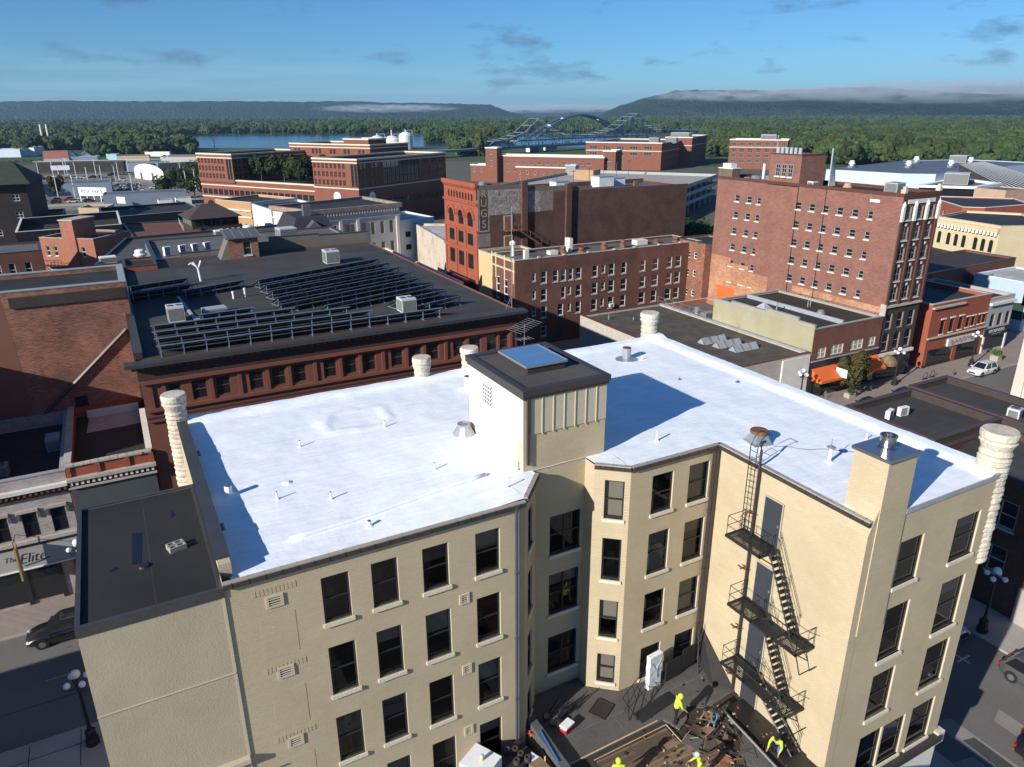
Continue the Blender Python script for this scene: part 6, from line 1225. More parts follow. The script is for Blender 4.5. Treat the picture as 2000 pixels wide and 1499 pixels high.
t = thing('white_bin', 'big white open crate under the left wing windows with a drink on it', 'crate', (10.45, 22.5, 6.05), .5); MB().box(-.65, -.7, 0, .65, .7, 1.55).build('body', WHITE, t)
t = thing('drink_cup', 'yellow and clear drink cup standing on the white crate', 'cup', (10.5, 22.45, 7.61)); MB().lathe(0, 0, [(.07, 0), (.09, .14)], 12).build('lower_band', mat('yellow_drink', (0.55, 0.5, 0.05), .3), t); MB().lathe(0, 0, [(.09, .142), (.1, .26), (.06, .3)], 12).build('cup_top', mat('clear_cup', (0.5, 0.55, 0.6), .2), t)
t = thing('tool_cart', 'black container holding rolls of roofing felt by the yard window', 'container', (12.2, 22.4, 6.05), .3); MB().box(-.7, -.6, 0, .7, .6, 1.0).build('body', mat('black_plastic', (0.03, 0.03, 0.032), .5, .2), t)
for k, (x, y) in enumerate(((-.3, .35), (.05, .2), (.15, -.15), (-.2, -.4), (.3, -.5))): tag(MB().lathe(0, 0, [(.15, 0), (.15, .22), (.07, .22), (.07, .1)], 14).build('felt_roll', mat('roofing_felt', (0.06, 0.052, 0.045), .9, .3), None, (12.2 + x, 22.4 + y, 7.052)), ('roll of roofing felt nearest the wall on the black container', 'second felt roll from the wall on the black container', 'third felt roll from the wall on the black container', 'fourth felt roll from the wall on the black container', 'felt roll farthest from the wall on the black container')[k], 'roll', 'felt rolls on the black container')
t = thing('plywood_box', 'brown plywood box with white plastic beside the low metal wall', 'box', (13.0, 21.3, 6.05), .15); MB().box(-.45, -.7, 0, .2, .5, 1.0).build('body', WOOD[2], t); mb = MB(); mb.face([(-.3, .5, 1.0), (-.1, .75, 1.25), (.1, .7, .9), (.15, .5, 1.0)]); mb.face([(-.1, .75, 1.25), (-.2, 1.0, .6), (.1, .7, .9)]); mb.build('plastic_bag', WHITE, t)

# ================================================================== workers
SKIN = mat('skin', (0.40, 0.22, 0.15), .6, .06); HIVIS = mat('hi_vis_yellow', (0.52, 0.62, 0.06), .85, .12, 3, 12); DENIM = mat('denim', (0.09, 0.17, 0.30), .9, .2, 3, 14); BLKC = mat('black_cloth', (0.018, 0.017, 0.018), .9, .2); OLIV = mat('olive_cloth', (0.115, 0.115, 0.085), .9, .15); KHAK = mat('khaki_cloth', (0.20, 0.19, 0.12), .9, .15); HELM = mat('pale_cap', (0.50, 0.54, 0.62), .6, .1); BOOT = mat('boot', (0.03, 0.022, 0.018), .7); HAIR = mat('dark_hair', (0.02, 0.016, 0.013), .8)
def person(label, loc, rz, J, top, pants, head, group='roof workers'):
    """one continuous skinned body; J maps joint -> (x forward, y left, z)"""
    t = thing('person', label, 'person', loc, rz, group)
    names = ['pelvis', 'belly', 'chest', 'neck', 'skull', 'hipL', 'kneeL', 'ankL', 'toeL', 'hipR', 'kneeR', 'ankR', 'toeR', 'shL', 'elL', 'wrL', 'haL', 'shR', 'elR', 'wrR', 'haR']
    rad = dict(pelvis=(.15, .13), belly=(.14, .12), chest=(.17, .13), neck=(.06, .06), skull=(.1, .11), hipL=(.095, .095), kneeL=(.062, .062), ankL=(.045, .045), toeL=(.04, .032), shL=(.072, .072), elL=(.048, .048), wrL=(.033, .033), haL=(.042, .026))
    par = dict(belly='pelvis', chest='belly', neck='chest', skull='neck', hipL='pelvis', kneeL='hipL', ankL='kneeL', toeL='ankL', hipR='pelvis', kneeR='hipR', ankR='kneeR', toeR='ankR', shL='chest', elL='shL', wrL='elL', haL='wrL', shR='chest', elR='shR', wrR='elR', haR='wrR')
    me = bpy.data.meshes.new('body'); me.from_pydata([J[n_] for n_ in names], [(names.index(par[n_]), names.index(n_)) for n_ in names[1:]], [])
    o = bpy.data.objects.new('body', me); COL.objects.link(o)
    o.modifiers.new('s', 'SKIN'); 
    for i, n_ in enumerate(names):
        r = rad.get(n_) or rad[n_[:-1] + 'L']; k = 1.18 if n_[:2] in ('sh', 'el') or n_ in ('belly', 'chest', 'pelvis') else 1.12 if n_[:2] in ('hi', 'kn') else 1
        me.skin_vertices[0].data[i].radius = (r[0] * k, r[1] * k)
    me.skin_vertices[0].data[0].use_root = True
    sb_ = o.modifiers.new('d', 'SUBSURF'); sb_.levels = 2; sb_.render_levels = 2
    dg = bpy.context.evaluated_depsgraph_get(); m2 = bpy.data.meshes.new_from_object(o.evaluated_get(dg)); bpy.data.objects.remove(o)
    m2.materials.clear()
    for q in (top, pants, SKIN, BOOT): m2.materials.append(q)
    segs = []
    for n_ in names[1:]:
        reg = 1 if n_[:3] in ('hip', 'kne') or n_[:3] == 'ank' else 3 if n_[:3] == 'toe' else 2 if n_[:2] == 'ha' or n_ == 'skull' else 0
        segs.append((Vector(J[par[n_]]), Vector(J[n_]), reg, n_))
    for p in m2.polygons:
        c = p.center; best = min(((c - (a + (b_ - a) * max(0, min(1, (c - a).dot(b_ - a) / max(1e-9, (b_ - a).length_squared))))).length, reg) for a, b_, reg, n_ in segs); p.material_index = best[1]; p.use_smooth = True
    bo = bpy.data.objects.new('body', m2); COL.objects.link(bo); bo.parent = t
    fg = MB()
    for sd in 'LR':                                                                 # fingers curl from the palm
        h, w_ = Vector(J['ha' + sd]), Vector(J['wr' + sd]); d = (h - w_).normalized(); a = d.cross(Vector((0, 1, .2))).normalized(); b_ = d.cross(a)
        for k, L_ in enumerate((.065, .075, .07, .055)): p0 = h + b_ * (.028 - .018 * k); fg.tube([p0, p0 + d * L_ * .6, p0 + d * L_ * .9 + a * .03], .009, 5)
        p0 = w_ + (h - w_) * .4; fg.tube([p0 + b_ * .03, p0 + b_ * .055 + d * .035, p0 + b_ * .05 + d * .06 + a * .015], .01, 5)
    fg.build('fingers', SKIN, t)
    sk_ = Vector(J['skull']); fwd = (Vector((1, 0, -.4)) if head != 'up' else Vector((1, 0, 0))).normalized()
    if head == 'hood': MB_sphere('hood', sk_ + Vector((-.03, 0, .01)), (.145, .14, .16), top, t)
    elif head == 'cap':
        MB_sphere('cap', sk_ + Vector((0, 0, .05)), (.125, .115, .1), HELM, t); s = MB(); s.cbox(sk_.x + .13, sk_.y, sk_.z + .03, .12, .16, .02); s.build('cap_peak', HELM, t)
    else: MB_sphere('hair', sk_ + Vector((-.02, 0, .04)), (.115, .105, .1), HAIR, t)
    f = MB(); c = sk_ + fwd * .1
    f.tube([c + Vector((0, 0, .01)), c + fwd * .03 - Vector((0, 0, .02))], .014, 5)
    for y in (-.035, .035): f.cbox(c.x, c.y + y, c.z + .015, .015, .02, .012, 1)
    f.cbox(c.x - .005, c.y, c.z - .055, .012, .045, .01, 1); f.build('face', [SKIN, HAIR], t)
    return t
def MB_sphere(name, c, r, m, par):
    mb = MB(); prof = [(sin(pi * k / 8), -cos(pi * k / 8)) for k in range(9)]
    mb.lathe(0, 0, [(max(.001, a), b_) for a, b_ in prof], 12); mb.v = [(c[0] + x * r[0], c[1] + y * r[1], c[2] + z * r[2]) for x, y, z in mb.v]
    return mb.build(name, m, par, smooth=True)
def pose(lean=0.15, arms=((.25, .15, -.5), (.25, -.15, -.5)), step=.12, crouch=0.0, hands=None):
    """torso leaning forward by lean radians; legs apart by step"""
    hz = .92 - crouch; J = {'pelvis': (0, 0, hz)}
    up_ = Vector((sin(lean), 0, cos(lean))); P = Vector((0, 0, hz))
    for n_, d in (('belly', .18), ('chest', .38), ('neck', .53), ('skull', .68)): q = P + up_ * d; J[n_] = tuple(q)
    J['skull'] = tuple(P + up_ * .62 + Vector((.05, 0, .06 * cos(lean))))
    for sd, s_ in (('L', 1), ('R', -1)):
        J['hip' + sd] = (0.0, .1 * s_, hz - .06); fx_ = step * s_
        J['knee' + sd] = (fx_ * .6 + crouch * .5 + .04, .12 * s_, .48 - crouch * .25); J['ank' + sd] = (fx_, .13 * s_, .09); J['toe' + sd] = (fx_ + .17, .14 * s_, .035)
        sh = P + up_ * .44 + Vector((0, .2 * s_, 0)); J['sh' + sd] = tuple(sh); v = arms[0 if s_ > 0 else 1]
        wr = sh + Vector(v); mid = (sh + wr) / 2 + Vector((-.06, .06 * s_, -.04)); J['el' + sd] = tuple(mid); J['wr' + sd] = tuple(wr); J['ha' + sd] = tuple(wr + Vector(v).normalized() * .1)
    return J
person('worker in a lime hooded jacket and black trousers looking down at the debris', (19.95, 20.62, FZ), radians(-20), pose(.28, ((.22, .05, -.52), (.3, -.02, -.46)), .1), HIVIS, BLKC, 'hood')
person('worker in an olive top and blue jeans bending far over the debris', (21.55, 19.55, FZ - .05), radians(165), pose(1.15, ((.15, .08, -.5), (.2, -.05, -.5)), .14, .06), OLIV, DENIM, 'hair')
person('worker in a lime shirt with a pale cap standing on the boards', (18.75, 17.55, FZ - .06), radians(150), pose(.25, ((.28, .02, -.42), (.3, -.05, -.38)), .16, .05), HIVIS, KHAK, 'cap')
person('worker in a lime hooded jacket at the left of the brown boards', (15.3, 18.9, FZ - .06), radians(60), pose(.12, ((.2, .02, -.5), (.22, 0, -.5)), .08), HIVIS, BLKC, 'hood')
person('worker in a lime shirt and jeans crouching under the fire escape stair', (22.95, 17.0, FZ), radians(200), pose(.7, ((.3, .05, -.4), (.32, -.05, -.4)), .16, .32), HIVIS, DENIM, 'hair')

# ================================================================== street lamps
GLOBE = mat('milk_glass_globe', (0.80, 0.82, 0.85), .15, .03, spec=.5)
lamp0 = thing('street_lamp', 'five globe black street lamp on the near pavement left of the annex', 'street lamp', (-5.95, 40.6, .134), .5, 'five globe street lamps')
MB().lathe(0, 0, [(.38, 0), (.38, .35), (.3, .4), (.3, .95), (.2, 1.05)], 8).build('base', BLACKM, lamp0)
MB().lathe(0, 0, [(.13, 1.05), (.1, 1.5), (.085, 3.8), (.13, 3.9), (.09, 4.0), (.12, 4.35), (.06, 4.5), (.06, 4.75)], 10).build('post', BLACKM, lamp0)
for k in range(4):
    a = k * pi / 2; s = MB(); s.tube([(.06 * cos(a), .06 * sin(a), 4.25), (.3 * cos(a), .3 * sin(a), 4.12), (.55 * cos(a), .55 * sin(a), 4.25), (.55 * cos(a), .55 * sin(a), 4.4)], .04, 6); ar = s.build('arm', BLACKM, lamp0); MB_sphere('globe', (.55 * cos(a), .55 * sin(a), 4.57), (.19, .19, .19), GLOBE, ar)
MB_sphere('globe', (0, 0, 5.0), (.26, .26, .26), GLOBE, lamp0)
for x, y, rz, lb in ((-6.1, 56.0, .2, 'street lamp in front of the whitewashed shop with the grey sign'), (70.6, 56.9, .1, 'street lamp left of the orange awning'), (88.5, 56.8, .3, 'street lamp in front of the hotel entrance'), (104.9, 56.4, .2, 'street lamp behind the white parked SUV'), (49.1, 21.7, .2, 'street lamp in deep shade on the cross street')): dup(lamp0, (x, y, .134), rz, lb)

# ================================================================== cars
TYRE = mat('tyre', (0.016, 0.016, 0.017), .85, .2); RIM = mat('alloy_rim', (0.35, 0.36, 0.37), .3, .15, metal=.8); CARG = glass('car_glass', (0.012, 0.014, 0.018), .03)
HEADL = mat('headlight', (0.75, 0.76, 0.78), .15, .05, spec=.6); TAILL = mat('taillight', (0.35, 0.015, 0.01), .2, .1, spec=.6)
def paint(name, c, metal=.0): return mat(name, c, .28, .03, 1, 4, metal=metal, spec=.5, coat=.8)
def loft(secs, m, name, par, smooth=True, closed=True):
    mb = MB(); n_ = len(secs[0])
    for s_ in secs: mb.v += s_
    for k in range(len(secs) - 1):
        for j in range(n_ if closed else n_ - 1): mb.f.append((k * n_ + j, k * n_ + (j + 1) % n_, (k + 1) * n_ + (j + 1) % n_, (k + 1) * n_ + j)); mb.m.append(0)
    mb.f.append(tuple(range(n_ - 1, -1, -1))); mb.f.append(tuple((len(secs) - 1) * n_ + j for j in range(n_))); mb.m += [0, 0]
    return mb.build(name, m, par, smooth=smooth)
def car(label, x, y, z, rz, pm, suv=True, group='parked cars', L_=4.7, W_=1.86):
    t = thing('car', label, 'car', (x, y, z), rz, group); Hh = 1.7 if suv else 1.45; belt = 1.02 if suv else .92; hl = L_ / 2
    def sec(xx, hw_, zb, zt, cr_=.12): return [(xx, -hw_ + .06, zb), (xx, -hw_, zb + .12), (xx, -hw_, (zb + zt) * .55), (xx, -hw_ + .03, zt - cr_), (xx, -hw_ + cr_, zt), (xx, 0, zt + .02), (xx, hw_ - cr_, zt), (xx, hw_ - .03, zt - cr_), (xx, hw_, (zb + zt) * .55), (xx, hw_, zb + .12), (xx, hw_ - .06, zb)]
    w2 = W_ / 2
    body = loft([sec(-hl, w2 * .8, .42, belt - .12), sec(-hl + .12, w2 * .93, .3, belt - .02), sec(-hl + .6, w2, .24, belt), sec(-.3, w2, .22, belt), sec(hl - 1.45, w2, .22, belt), sec(hl - .75, w2 * .98, .24, belt - .07), sec(hl - .25, w2 * .9, .3, belt - .2), sec(hl, w2 * .74, .42, belt - .36)], pm, 'body', t)
    x0, x1, x2, x3 = -hl + (.18 if suv else .7), -hl + (.7 if suv else 1.45), hl - 2.15, hl - 1.28
    rw, bw_ = w2 * .72, w2 * .93
    mb = MB(); mb.v = [(x1, -rw, Hh), (x2, -rw, Hh), (x2, rw, Hh), (x1, rw, Hh), (x0, -bw_, belt), (x3, -bw_, belt), (x3, bw_, belt), (x0, bw_, belt), (x1 + .3, 0, Hh + .04), (x2 - .3, 0, Hh + .03)]
    for f in ((0, 1, 9, 8), (1, 2, 9), (2, 3, 8, 9), (3, 0, 8), (4, 5, 1, 0), (5, 6, 2, 1), (6, 7, 3, 2), (7, 4, 0, 3)): mb.f.append(f); mb.m.append(0)
    mb.build('cabin', pm, t)
    def quad(n_, a, b_, c, d, off, ins=.1):
        P = [Vector(q) for q in (a, b_, c, d)]; cen = sum(P, Vector()) / 4; nn_ = (P[1] - P[0]).cross(P[3] - P[0]).normalized() * off
        q = MB(); q.face([tuple(p + (cen - p) * ins + nn_) for p in P]); q.build(n_, CARG, t)
    V = mb.v
    quad('windshield', V[5], V[6], V[2], V[1], .012, .1); quad('rear_window', V[7], V[4], V[0], V[3], .012, .13)
    for a, b_, c, d, sgn_ in ((4, 5, 1, 0, 1), (6, 7, 3, 2, 1)):
        A, B, C, D = (Vector(V[k]) for k in (a, b_, c, d))
        for f0, f1 in ((.04, .48), (.52, .96)): quad('side_window', A.lerp(B, f0), A.lerp(B, f1), D.lerp(C, f1), D.lerp(C, f0), .012, .07)
    for wx in (-hl + .92, hl - .92):
        for s_ in (-1, 1):
            w_ = MB(); r = .36 if suv else .33; w_.lathe(0, 0, [(r * .6, -.11), (r * .95, -.11), (r, -.07), (r, .07), (r * .95, .11), (r * .6, .11)], 18); w_.v = [(a, c, b_) for a, b_, c in w_.v]; wo = w_.build('wheel', TYRE, t, (wx, s_ * (w2 - .1), r)); q = MB().lathe(0, 0, [(r * .62, 0), (r * .6, .012), (r * .2, .02)], 14); q.v = [(a, (c + .108) * s_, b_) for a, b_, c in q.v]; q.build('rim', RIM, wo)
            q = MB().lathe(0, 0, [(r * 1.13, 0), (r * 1.13, .01)], 18); q.v = [(a, c * s_, b_) for a, b_, c in q.v]; q.build('wheel_arch', TYRE, t, (wx, s_ * (w2 + .004), r + .02))
    for s_ in (-1, 1):
        q = MB(); q.cbox(hl - .2, s_ * w2 * .66, belt - .44, .3, .34, .14, 0, s_ * -.35); q.build('headlight', HEADL, t); q = MB(); q.cbox(-hl + .07, s_ * w2 * .72, belt - .25, .16, .34, .16, 0, s_ * .25); q.build('taillight', TAILL, t)
        q = MB(); q.cbox(x3 - .25, s_ * (w2 + .1), belt - .02, .14, .22, .15); q.build('mirror', pm, t)
    q = MB(); q.cbox(hl - .05, 0, .5, .12, .9, .2); q.build('grille', BLACKM, t); q = MB(); q.cbox(hl - .02, 0, .28, .1, 1.3, .12); q.cbox(-hl + .03, 0, .3, .1, 1.4, .14); q.build('bumper', DGREY, t)
    if suv: q = MB(); q.tube([(x1 + .1, -rw + .05, Hh + .06), (x2 - .1, -rw + .05, Hh + .06)], .025, 5); q.tube([(x1 + .1, rw - .05, Hh + .06), (x2 - .1, rw - .05, Hh + .06)], .025, 5); q.build('roof_rail', DGREY, t)
    return t
PB, PW, PG, PNB, PSL = paint('black_car_paint', (0.010, 0.010, 0.012)), paint('white_car_paint', (0.72, 0.72, 0.70)), paint('graphite_car_paint', (0.11, 0.115, 0.12), .4), paint('navy_car_paint', (0.012, 0.035, 0.11), .3), paint('silver_car_paint', (0.42, 0.43, 0.44), .5)
car('black SUV parked at the far kerb in front of the whitewashed shop', -7.5, 52.4, 0, pi, PB)
car('white SUV parked before the corner shop at the right', 103.3, 53.9, 0, pi, PW)
car('graphite SUV half out of the picture on the cross street', 46.9, 16.6, 0, -pi / 2 + .02, PG)
car('black hatchback cut off at the bottom right corner of the picture', 41.5, 12.6, 0, -pi / 2 + .25, PB, False)
car('white car nosing out behind the corner of the cream building', 46.9, 24.0, 0, -pi / 2, PW, False)
car('charcoal car parked in front of the orange awning', 78.0, 52.9, 0, pi, paint('charcoal_car_paint', (0.03, 0.03, 0.03), .2), False)
car('dark blue car parked near the hotel entrance', 85.0, 53.0, 0, pi, PNB, False)
car('silver car parked left of the charcoal one before the awning', 72.2, 52.8, 0, pi, PSL, False)

# ================================================================== street furniture
t = thing('planter', 'square concrete planter with yellow flowers on the pavement', 'planter', (110.6, 56.2, .134)); mb = MB(); mb.prism([(-.55, -.55), (.55, -.55), (.55, .55), (-.55, .55)], 0, .8); mb.build('box', CONC, t); place('flowers', crown_mesh('flowers', 3, .7, .9, 260, .14, leafmat('flower_mix', (0.07, 0.10, 0.02), (0.45, 0.32, 0.05))), t, (0, 0, .7))
t = thing('planter', 'concrete planter with a low shrub in front of the awning shop', 'planter', (79.5, 56.6, .134)); mb = MB(); mb.prism(rect(-.6, -.4, .6, .4), 0, .6); mb.build('box', CONC, t); place('shrub', crown_mesh('shrub', 4, .6, .7, 160, .12, LEAF), t, (0, 0, .5))
for i, (x, y, lb) in enumerate(((94.2, 56.2, 'left of two dark bicycle stands on the pavement by the alley'), (95.8, 56.2, 'right of two dark bicycle stands on the pavement by the alley'))): t = thing('bike_rack', lb, 'bike rack', (x, y, .134)); MB().tube([(-.4, 0, 0), (-.4, 0, .7), (-.2, 0, .9), (.2, 0, .9), (.4, 0, .7), (.4, 0, 0)], .04, 6).build('hoop', BLACKM, t); MB().cbox(0, 0, 0, 1.0, .3, .03).build('base_plate', BLACKM, t)
t = thing('hydrant', 'dark fire hydrant at the kerb left of the white SUV', 'hydrant', (98.9, 55.2, .134)); MB().lathe(0, 0, [(.14, 0), (.12, .1), (.12, .55), (.15, .6), (.08, .75)], 10).build('barrel', DGREY, t); s = MB(); s.tube([(-.2, 0, .45), (.2, 0, .45)], .06, 6); s.build('outlets', DGREY, t)
t = thing('sandwich_board', 'cream sandwich board sign under the orange awning', 'sign', (76.0, 57.6, .134), .3); mb = MB(); mb.face([(-.3, -.25, 0), (.3, -.25, 0), (.3, 0, 1.1), (-.3, 0, 1.1)]); mb.build('front_board', OFFW, t); mb = MB(); mb.face([(.3, .25, 0), (-.3, .25, 0), (-.3, 0, 1.1), (.3, 0, 1.1)]); mb.build('back_board', OFFW, t)
t = thing('umbrella', 'faded green and red umbrella folded over the hotel door', 'awning', (88.6, 58.2, 2.6)); mb = MB(); prof = [(1.15 * sin(pi * .5 * k / 5), 1.3 * cos(pi * .5 * k / 5)) for k in range(5, -1, -1)]; mb.lathe(0, 0, [(max(a, .02), b_) for a, b_ in prof], 14); mb.build('canopy', mat('faded_awning', (0.19, 0.13, 0.07), .9, .5, 1.2, 3), t)
# ---- street tree
def tree(name, label, x, y, z, h, r, seed, m, group=None, leaves=1500, size=.26, cat='tree', trunk=.12):
    t = thing(name, label, cat, (x, y, z), 0, group); rnd = random.Random(seed); mb = MB(); tr = h * .34
    mb.tube([(0, 0, -.1), (.03 * h * .2, 0, tr * .6), (.02, .02, tr), (.03, 0, h * .8)], trunk, 8, r1=trunk * .3)
    for k in range(7): a = k * 2.4 + rnd.random(); mb.tube([(.02, 0, tr * (.8 + .14 * k)), (r * .45 * cos(a), r * .45 * sin(a), tr * (.95 + .2 * k)), (r * .8 * cos(a), r * .8 * sin(a), min(h * .92, tr * (1.2 + .25 * k)))], trunk * .45, 5, r1=.02)
    mb.build('trunk', BARK, t); place('crown', crown_mesh('crown', seed, r, h * .78, leaves, size, m), t, (0, 0, h * .24)); return t
tree('street_tree', 'street tree turning red in front of the orange awning', 80.5, 56.4, .13, 6.4, 2.3, 12, LEAFA, None, 1900, .24)
# ================================================================== riverside brick complex (its grid is turned)
CA = radians(31)
BAND = mat('pale_band', (0.60, 0.54, 0.42), .85, .1)
DW = dict(fm=BFRAME, t=.12, cols=2)
def loc_of(ox, oy, a, x, y): return (ox + x * cos(a) - y * sin(a), oy + x * sin(a) + y * cos(a), 0)
def block(label, ox, oy, a, x0, y0, x1, y1, z, wm=BR_CMP, rm=TAR, z0=0, wins=None, cope=BAND, name='office_block', bands=(), parapet=.6, bm=BAND):
    t = building(name, label, 'building', rect(0, 0, x1 - x0, y1 - y0), z, wm, rm, z0=z0, parapet=parapet, pt=.4, cope=cope, cope_h=.5, cope_o=.2, wins=wins, loc=loc_of(ox, oy, a, x0, y0), rz=a, depth=.25)
    for zz_ in bands: MB().ring(offset_poly(rect(0, 0, x1 - x0, y1 - y0), -.12), offset_poly(rect(0, 0, x1 - x0, y1 - y0), .02), zz_, zz_ + .35).build('stone_band', bm, t)
    return t
OX, OY = 69.4, 228.3
pairs = lambda L_, n_: [u for k in range(n_) for u in ((k + .5) * L_ / n_ - .85, (k + .5) * L_ / n_ + .85)]
tw_ = block('front brick office tower of the riverside complex with a dark glass bay', OX, OY, CA, 0, 0, 46.5, 18.7, 20.8,
    wins={3: [(u, z, 1.1, 1.7, DW) for z in (13.1, 15.6, 18.1) for u in pairs(14.0, 4)] + [(16.6, 12.9, 1.1, 6.8, dict(fm=FRAME, t=.12, rows=6)), (18.0, 12.9, 1.1, 6.8, dict(fm=FRAME, t=.12, rows=6))] + [(u, 5.6, 1.5, 2.2, DW) for u in (12.4, 14.6)],
          0: [(u, z, 1.2, 1.7, DW) for z in (13.1, 15.6, 18.1) for u in list(pairs(11, 2)) + [32.5 + v for v in pairs(13.5, 3)]] + [(13.2 + k * 2.05, 12.7 + j * 2.5, 1.95, 2.4, dict(fm=FRAME, t=.08, cols=2)) for k in range(9) for j in range(3)] + [(14 + k * 3.3, 6.3, 2.6, 2.0, DW) for k in range(10)]}, bands=(12.1, 19.9))
for side in (0, 1):
    c = MB().lathe(0, 0, [(1.55, 0), (1.55, .12), (1.3, .12), (1.3, .14)], 24); o = c.build('clock', OFFW, tw_)
    o.location = (-.05, 9.0, 9.6) if side == 0 else (6.0, -.05, 9.6); o.rotation_euler = (0, -pi / 2, 0) if side == 0 else (pi / 2, 0, 0)
    c = MB().lathe(0, 0, [(1.3, .142), (.01, .15)], 24); q = c.build('clock_face', WHITE, o); s = MB(); s.box(-.06, -.05, .155, .9, .05, .17); s.box(-.05, -.6, .155, .05, .06, .172); s.build('clock_hands', BLACKM, o)
pd = block('brick podium of the riverside complex with a row of dark openings and arches', OX, OY, CA, .6, 18.8, 24, 75, 12.4, wins={3: [(u, 7.5, 2.2, 1.9, dict(fm=FRAME, t=.08)) for u in [1.8 + k * 2.75 for k in range(20)]] + [(4 + k * 6.5, 1.0, 4.2, 4.4, dict(fm=FRAME, t=.1), 2.0) for k in range(8)]}, bands=(10.6, 6.6))
block('left brick office block of the riverside complex', OX, OY, CA, 0, 56.5, 36, 74.6, 21.0, z0=11.8, wins={3: [(u, z, 1.1, 1.7, DW) for z in (13.1, 15.6, 18.1) for u in pairs(14.0, 4)] + [(15.6, 12.9, 1.1, 6.8, dict(fm=FRAME, t=.12, rows=6)), (17.0, 12.9, 1.1, 6.8, dict(fm=FRAME, t=.12, rows=6))], 0: [(u, z, 1.2, 1.7, DW) for z in (13.1, 15.6, 18.1) for u in pairs(33, 8)]}, bands=(19.9,))
block('tallest brick block at the back of the riverside complex', OX, OY, CA, 34, 24, 56, 64, 23.4, wins={3: [(u, z, 1.2, 1.8, DW) for z in (17.2, 20.2) for u in [3, 4.8, 12, 13.8, 15.6, 21, 22.8, 28, 29.8, 35, 36.8]]}, bands=(22.4,))
hp_ = block('brown plant room on the tallest riverside block', OX, OY, CA, 38, 28, 48, 40, 25.2, z0=22.6, wm=BR_CMP, name='plant_room')
for i, (x, y, h, r) in enumerate(((8, 30, 7.0, 4.2), (10, 37, 7.6, 4.6), (12, 45, 7.4, 4.8), (9, 53, 6.5, 4.0), (16, 33, 7.5, 4.2), (17, 50, 7.0, 4.4))):
    p = loc_of(OX, OY, CA, x, y); tree('courtyard_tree', ('round tree at the right front of the brick courtyard', 'second tree from the right in the brick courtyard', 'largest tree in the middle of the brick courtyard', 'tree at the left of the brick courtyard', 'tree in the right rear of the brick courtyard', 'tree in the left rear of the brick courtyard')[i], p[0], p[1], 11.8, h + 1.5, r, 60 + i, LEAFD, 'courtyard trees', 1500, .55, 'tree', .2)
# ---- old shopfront row at the bend of the street
wc = building('white_corner_block', 'white and grey corner block with tall narrow windows and a heavy cornice', 'building', [(38.5, 160.4), (59.3, 164.5), (56.2, 182), (32.5, 173.4)], 15.0, mat('grey_white_paint', (0.50, 0.49, 0.46), .9, .1, .4, 4), TAR, parapet=.5, cope=None,
    wins={0: [(u, z, .95, 2.7 if z > 5 else 2.4, ST_DARK) for z in (8.6, 4.3) for u in (2.0, 4.6, 7.6, 9.0, 11.6, 14.0, 16.4, 18.8)], 3: [(u, z, .95, 2.4, ST_DARK) for z in (8.3,) for u in (2, 3.6, 6.2, 8, 10.6, 12.4)]})
MB().ring(offset_poly([(0, 0), (20.8, 4.1), (17.7, 21.6), (-6, 13)], -.5), offset_poly([(0, 0), (20.8, 4.1), (17.7, 21.6), (-6, 13)], .3), 14.2, 15.1).build('cornice', mat('rusty_cornice', (0.30, 0.22, 0.17), .85, .4, .8, 4), wc)
MB().ring(offset_poly([(0, 0), (20.8, 4.1), (17.7, 21.6), (-6, 13)], -.2), offset_poly([(0, 0), (20.8, 4.1), (17.7, 21.6), (-6, 13)], .01), 12.4, 12.7).build('belt_course', OFFW, wc)
for k in range(30): u = .4 + k * .69; MB().cbox(u * .981, u * .193 - .3, 13.5, .25, .3, .68, 0, .194).build('bracket', OFFW, wc)
for u in (6.1, 10.3, 20.4, .6): MB().cbox(u * .981 + .02, u * .193 - .14, .2, .7, .25, 12.1, 0, .194).build('pilaster', OFFW, wc)
building('white_shop', 'narrow white painted shop beside the corner block', 'shop', [(32.6, 175.2), (45, 180), (43, 194), (30.9, 189.8)], 14.0, mat('bright_white_paint', (0.66, 0.66, 0.64), .85, .08), TAR, parapet=.5, cope=CAPG, wins={3: [(u, 7.2, .9, 2.2, ST_WHITE, .3) for u in (2.5, 5, 7.5, 10, 12)]})
tb = building('arcaded_building', 'tan brick building with arched upper windows and pale cornice', 'building', [(30.8, 190.2), (43, 194.5), (36, 209), (24.2, 202)], 14.2, BR_TAN, TAR, parapet=.5, cope=BAND, wins={3: [(u, 6.0, 1.3, 3.0, ST_DARK, .6) for u in (2.2, 4.4, 6.6, 8.8, 11)]})
s = MB(); L_ = hypot(6.6, 11.8)
for z in (12.0, 10.4): edge_box(s, (-6.6, 11.8), (0, 0), z, z + .4, .003, .3)
s.build('cornice', BAND, tb)
building('low_hall', 'low flat roofed hall with a white parapet behind the solar roof', 'building', rect(36.8, 106, 48.3, 143), 8.7, BR_DRK, TAR, parapet=.5, cope=OFFW, cope_h=.25)
ac_unit('duct_fan', 'silver duct fan on the low hall roof', 43.5, 124, 8.2, 1.5, 2.4, 1.4, .2, 1, GALV)
building('stained_white_house', 'stained white brick house left of the ornate red facade', 'building', [(60, 140), (72, 136), (75, 160), (64, 168)], 9.6, brick('stained_white_brick', (0.58, 0.52, 0.44), (0.5, 0.42, 0.34), (0.5, 0.45, 0.38), var=.2, stain=((0.36, 0.19, 0.11), .7)), PALER, parapet=.4, cope=CAPS)
building('pale_blue_annex', 'pale bluish flat roofed annex right of the white corner block', 'building', [(60.3, 167.5), (70, 170), (68, 184), (58, 181)], 10.5, mat('pale_blue_paint', (0.52, 0.60, 0.66), .85, .08), PALER, parapet=.4, cope=WHITE, wins={0: [(u, z, 1.6, 1.3, ST_DARK) for u in (2.2, 5, 7.8) for z in (3.5, 6.5)]})
